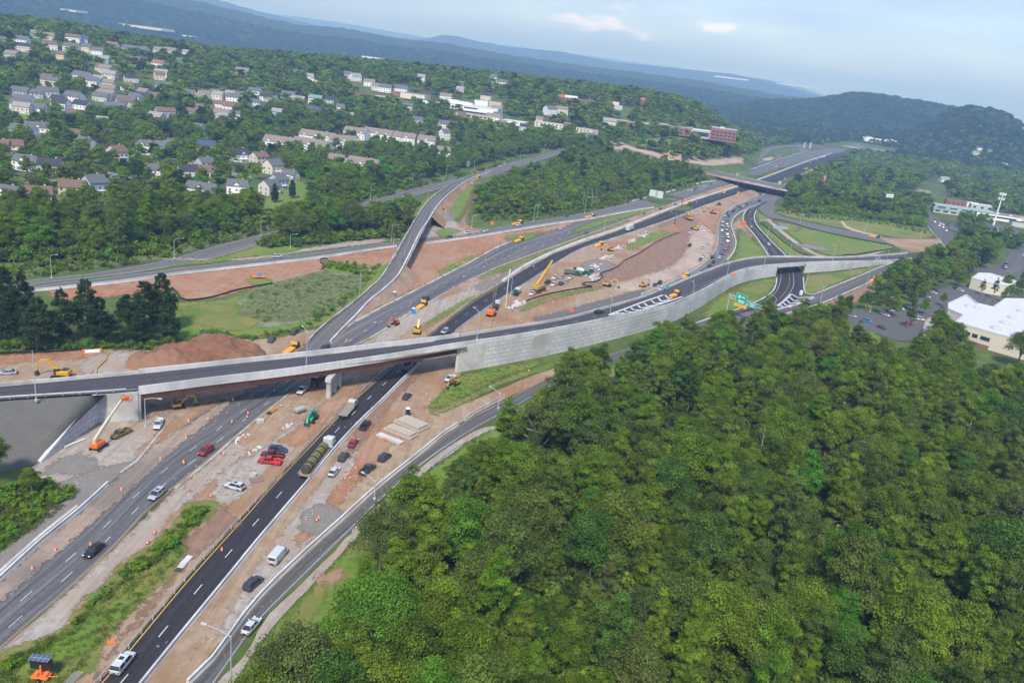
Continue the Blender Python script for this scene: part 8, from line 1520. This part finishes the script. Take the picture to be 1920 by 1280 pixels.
for b, tp, ti, l in [((1341, 500), (1346, 472), (1343, 468), 'lamp beside the tail of the queue'), ((1479, 482), (1486, 452), (1474, 447), 'lamp on the grass left of the infield'), ((1439, 441), (1445, 414), (1435, 411), 'lamp at the inner loop path'), ((1510, 536), (1513, 496), (1504, 492), 'lamp at the right underpass corner'), ((1537, 570), (1545, 536), (1531, 526), 'lamp at the tip of the brown mulch slope'), ((1452, 577), (1454, 559), (1442, 550), 'lamp at the narrow end of the striped gore'),
 ((1662, 489), (1668, 460), (1664, 459), 'lamp at the end of the ramp wall'), ((1691, 502), (1696, 472), (1690, 470), 'lamp where ramp and slip road part'), ((1624, 536), (1631, 502), (1628, 500), 'lamp beside the orange cushion on the right slip road'), ((1595, 525), (1598, 508), (1594, 506), 'short lamp on the dry grass wedge'), ((1500, 418), (1505, 392), (1501, 390), 'lamp on the outer loop road, left'), ((1619, 440), (1624, 416), (1620, 415), 'lamp on the outer loop road, middle'), ((1725, 447), (1730, 422), (1733, 421), 'lamp at the end of the loop by the local road'),
 ((97, 521), (94, 479), (106, 478), 'lamp by the old road at the left edge'), ((327, 484), (327, 449), (343, 447), 'lamp by the old road above the tallest pine'), ((489, 442), (489, 407), (496, 406), 'lamp by the old road, third from left'), ((544, 467), (544, 440), (557, 439), 'lamp on the grass between the two left roads'), ((694, 375), (695, 346), (702, 345), 'lamp along the old road below the white terrace'), ((773, 350), (775, 325), (781, 325), 'lamp along the old road left of the junction'), ((836, 333), (838, 311), (844, 311), 'lamp along the old road before the sign back'), ((889, 320), (890, 300), (895, 300), 'lamp right of the grey sign back'), ((932, 312), (934, 292), (939, 292), 'lamp far up the old road'), ((975, 303), (977, 284), (981, 284), 'lamp near the end of the old road'), ((1018, 295), (1020, 274), (1024, 274), 'last lamp of the old road'),
 ((800, 390), (801, 359), (810, 358), 'lamp on the grass left of the flyover'), ((778, 421), (779, 391), (786, 391), 'lamp left of the flyover above the trees'), ((734, 452), (735, 421), (747, 422), 'lamp above the pale path by the flyover'), ((735, 496), (738, 450), (748, 449), 'lamp at the flyover edge over the red bank'), ((674, 558), (676, 507), (694, 507), 'lamp at the right end of the reeds'), ((757, 503), (760, 467), None, 'bare pole on the red bank'), ((934, 466), (936, 440), (941, 441), 'lamp at the kerb of the red bank'), ((884, 428), (885, 405), (892, 404), 'lamp at the torn bank'), ((1000, 415), (1002, 384), (1014, 384), 'lamp by the swamp wood, left'), ((1007, 408), (1009, 378), None, 'second pole by the swamp wood'), ((1096, 400), (1100, 370), (1111, 369), 'lamp by the swamp wood, middle'), ((1172, 383), (1175, 359), (1186, 358), 'lamp by the swamp wood near the gantry'),
 ((1132, 438), (1137, 409), None, 'median pole, first beyond the bridge'), ((1202, 416), (1206, 389), None, 'median pole, second beyond the bridge'), ((1259, 398), (1264, 373), None, 'median pole, third beyond the bridge'), ((1306, 381), (1309, 360), None, 'median pole, fourth beyond the bridge'), ((1349, 366), (1351, 346), None, 'median pole, fifth beyond the bridge'), ((1382, 352), (1384, 333), None, 'median pole under the far overpass'), ((1436, 330), (1438, 312), None, 'median pole beyond the far overpass'), ((1473, 315), (1475, 299), None, 'second median pole beyond the far overpass'), ((1372, 337), (1374, 321), None, 'pole left of the far overpass'), ((1278, 352), (1280, 334), (1284, 333), 'lamp at the edge of the swamp wood by the far overpass'), ((1342, 305), (1343, 284), (1346, 283), 'lamp above the red mound'), ((1390, 350), (1392, 330), None, 'pole in front of the far overpass'), ((1447, 398), (1449, 371), None, 'pole at the start of the underpass road'), ((957, 556), (958, 521), None, 'thin dark pole in the median gravel'), ((1400, 293), (1401, 274), None, 'pole by the far ramp'),
 ((1801, 528), (1805, 507), (1801, 507), 'car park lamp at its top edge'), ((1723, 545), (1724, 536), (1721, 536), 'car park lamp among the island trees'), ((1672, 575), (1674, 557), (1671, 557), 'car park lamp near the entrance'), ((1631, 585), (1632, 575), (1630, 575), 'car park lamp by the meadow')]:
    lamp(b, tp, ti, l, arm=ti is not None)
lamp((70, 660), (67, 607), None, 'brown wooden utility pole before the pines', arm=False, name='utility_pole', wood=True)
# cell tower
b = G(1862, 424); h = height_to(b, (1878, 362)); t = thing('cell_tower', 'white cell tower with ring of antennas above the shops at right', 'cell tower', b); part('mast', t, WHT, Y((0, 0, 0), (0, 0, h), .9, .45))
for z in (h-1.5, h-6):
    part('platform', t, WHT, *[R((2.6*math.cos(a), 2.6*math.sin(a), z), (2.6*math.cos(a+2.094), 2.6*math.sin(a+2.094), z), .25, .25) for a in (0, 2.094, 4.189)])
    for k in range(9): a = k*.698; part('antenna', t, WHT, B((2.7*math.cos(a), 2.7*math.sin(a), z+.2), (.5, .5, 2.6)))
# gantries
def gantry(p1, t1, p2, panels, label, trussh=1.3, zt=None, m=STEEL):
    a = G(*p1); h = height_to(a, t1); c = G(p2[0], p2[1], h if zt is None else zt); c.z = 0; t = thing('sign_gantry', label, 'sign gantry', a); q = c-a; q.z = 0; L = q.length; d = q/L; nrm = Vector((d.y, -d.x, 0)); nrm = nrm if nrm.y < 0 else -nrm
    for e in (Vector(), q): part('post', t, m, Y(tuple(e), tuple(e+Vector((0, 0, h))), .28))
    S_ = []
    for z in (h-.3, h-.3-trussh):
        for o in (-.6, .6): S_.append(R(tuple(nrm*o+Vector((0, 0, z))), tuple(q+nrm*o+Vector((0, 0, z))), .22, .22))
    n = int(L/2.2)
    for i in range(n): u = d*(L*i/n); w = d*(L*(i+1)/n); S_.append(R(tuple(u+nrm*.6+Vector((0, 0, h-.3-trussh*(i % 2)))), tuple(w+nrm*.6+Vector((0, 0, h-.3-trussh*((i+1) % 2)))), .12, .12))
    part('truss', t, m, *S_); rz = math.atan2(d.y, d.x)
    for (k, w, hh, dz, mm, marks) in panels:
        c0 = d*(L*k)+nrm*.85+Vector((0, 0, h-.9+dz)); pn = part('sign_panel', t, mm, ('box', (tuple(c0), (w, .12, hh)), dict(rz=rz)))
        part('panel_border', pn, WHT, *[('box', (tuple(c0+d*x+nrm*.075+Vector((0, 0, z))), (a_, .02, b_)), dict(rz=rz)) for x, z, a_, b_ in ((0, hh/2-.12, w-.3, .07), (0, -hh/2+.12, w-.3, .07), (-w/2+.12, 0, .07, hh-.3), (w/2-.12, 0, .07, hh-.3))]) if mm is GREEN_S else None
        if marks: part('legend', pn, WHT, *[('box', (tuple(c0+d*x+nrm*.08+Vector((0, 0, z))), (a_, .03, b_)), dict(rz=rz)) for x, z, a_, b_ in marks])
    return t
GREEN_S = mat('sign_green', (.01, .36, .24), .5); AMB = mat('amber_plate', (.85, .42, .02), .5)
gantry((1361, 587), (1368, 551), (1430, 573), [(.40, 6.2, 4.6, .7, GREEN_S, [(-1.2, .8, 1.2, 1.2), (1.0, .9, 1.8, .5), (.2, -.9, 3.6, .45), (.2, -1.6, 3.0, .4)]), (.40, 7.2, 1.3, -2.6, AMB, None), (.74, 4.6, 2.4, -.3, GREEN_S, [(0, .4, 2.8, .4), (0, -.4, 2.4, .4)])], 'steel gantry with two green guide signs and an amber plate over the slip road')
gantry((1200, 376), (1202, 357), (1281, 371), [(.30, 7, 5.5, .4, mat('sign_rear', (.52, .54, .56), .6), None), (.44, 6.5, 6, .2, mat('sign_rear', (.52, .54, .56), .6), None)], 'thin gantry with the white backs of two signs over the far carriageway', m=STEELD)
osign((1250, 545), (20, -6), 'blue and orange sign on the gore nose', 2.4, 1.6, .8, m=mat('sky_blue', (.05, .45, .62), .5), diamond=False, z=FZ(1250))
# workers
def worker(px, label, vest, rz=0):
    g_ = G(*px); me = bpy.data.meshes.new('person'); J = [(0, 0, .95), (0, 0, 1.2), (0, 0, 1.45), (0, 0, 1.55), (0, .02, 1.72), (.1, 0, .9), (.12, .03, .5), (.12, 0, .08), (.14, .16, .04), (-.1, 0, .9), (-.14, -.05, .5), (-.16, -.05, .08), (-.17, .12, .04), (.2, 0, 1.42), (.3, .06, 1.15), (.26, .28, .98), (-.2, 0, 1.42), (-.3, .05, 1.15), (-.25, .25, 1.02)]
    E_ = [(0, 1), (1, 2), (2, 3), (3, 4), (0, 5), (5, 6), (6, 7), (7, 8), (0, 9), (9, 10), (10, 11), (11, 12), (2, 13), (13, 14), (14, 15), (2, 16), (16, 17), (17, 18)]; RR = [.15, .15, .16, .06, .11, .1, .075, .05, .045, .1, .075, .05, .045, .08, .055, .035, .08, .055, .035]
    me.from_pydata(J, E_, []); o = link('person', me, None, (g_.x, g_.y, g_.z+.1)); o.rotation_euler.z = rz; me.materials.append(mat('work_trousers', (.04, .05, .09), .9)); md = o.modifiers.new('skin', 'SKIN')
    for i, v in enumerate(me.skin_vertices[0].data): v.radius = (RR[i], RR[i])
    me.skin_vertices[0].data[0].use_root = True; o.modifiers.new('sub', 'SUBSURF').levels = 1; tag(o, label, 'person', 'road workers')
    mb = MB(); mb.lathe([(.2, .92), (.21, 1.1), (.22, 1.4), (.12, 1.5)], 10); mb.build('vest', vest, o); mb = MB(); mb.lathe([(.15, 1.76), (.13, 1.84), (.05, 1.9), (.01, 1.9)], 10, (0, .02, 0)); mb.build('hard_hat', WHT, o)
for i, (px, l) in enumerate([((327, 752), 'worker in a yellow vest under the bridge, left of the lift frame'), ((346, 748), 'worker in a yellow vest under the bridge, in the shade'), ((365, 762), 'worker in a yellow vest at the right end of the lift frame'), ((668, 697), 'worker in a yellow vest behind the bridge pier'), ((634, 729), 'worker in a yellow vest between the pier columns'), ((924, 602), 'worker in a yellow vest at the foot of the piling rig'), ((960, 585), 'worker in a yellow vest by the formwork stack'), ((973, 566), 'worker in a yellow vest near the white pallets')]): worker(px, l, HIVIS, i)
# ================================================================ haze
def haze():
    zt = 640; mb = MB(); mb.box((0, 0, (zt-3)/2), (43500, 43500, zt+3)); m = bpy.data.materials.new('haze_air'); m.use_nodes = True; nt = m.node_tree; N, L = nt.nodes, nt.links; N.clear()
    out = N.new('ShaderNodeOutputMaterial'); v = N.new('ShaderNodeVolumePrincipled'); v.inputs['Color'].default_value = (.36, .58, 1.0, 1); v.inputs['Absorption Color'].default_value = (.48, .6, 1, 1); v.inputs['Density'].default_value = 1.75e-4; v.inputs['Anisotropy'].default_value = .1
    L.new(v.outputs[0], out.inputs['Volume']); o = mb.build('haze', m); o['kind'] = 'stuff'; tag(o, 'thin bluish summer haze over the whole valley', 'haze')
haze()
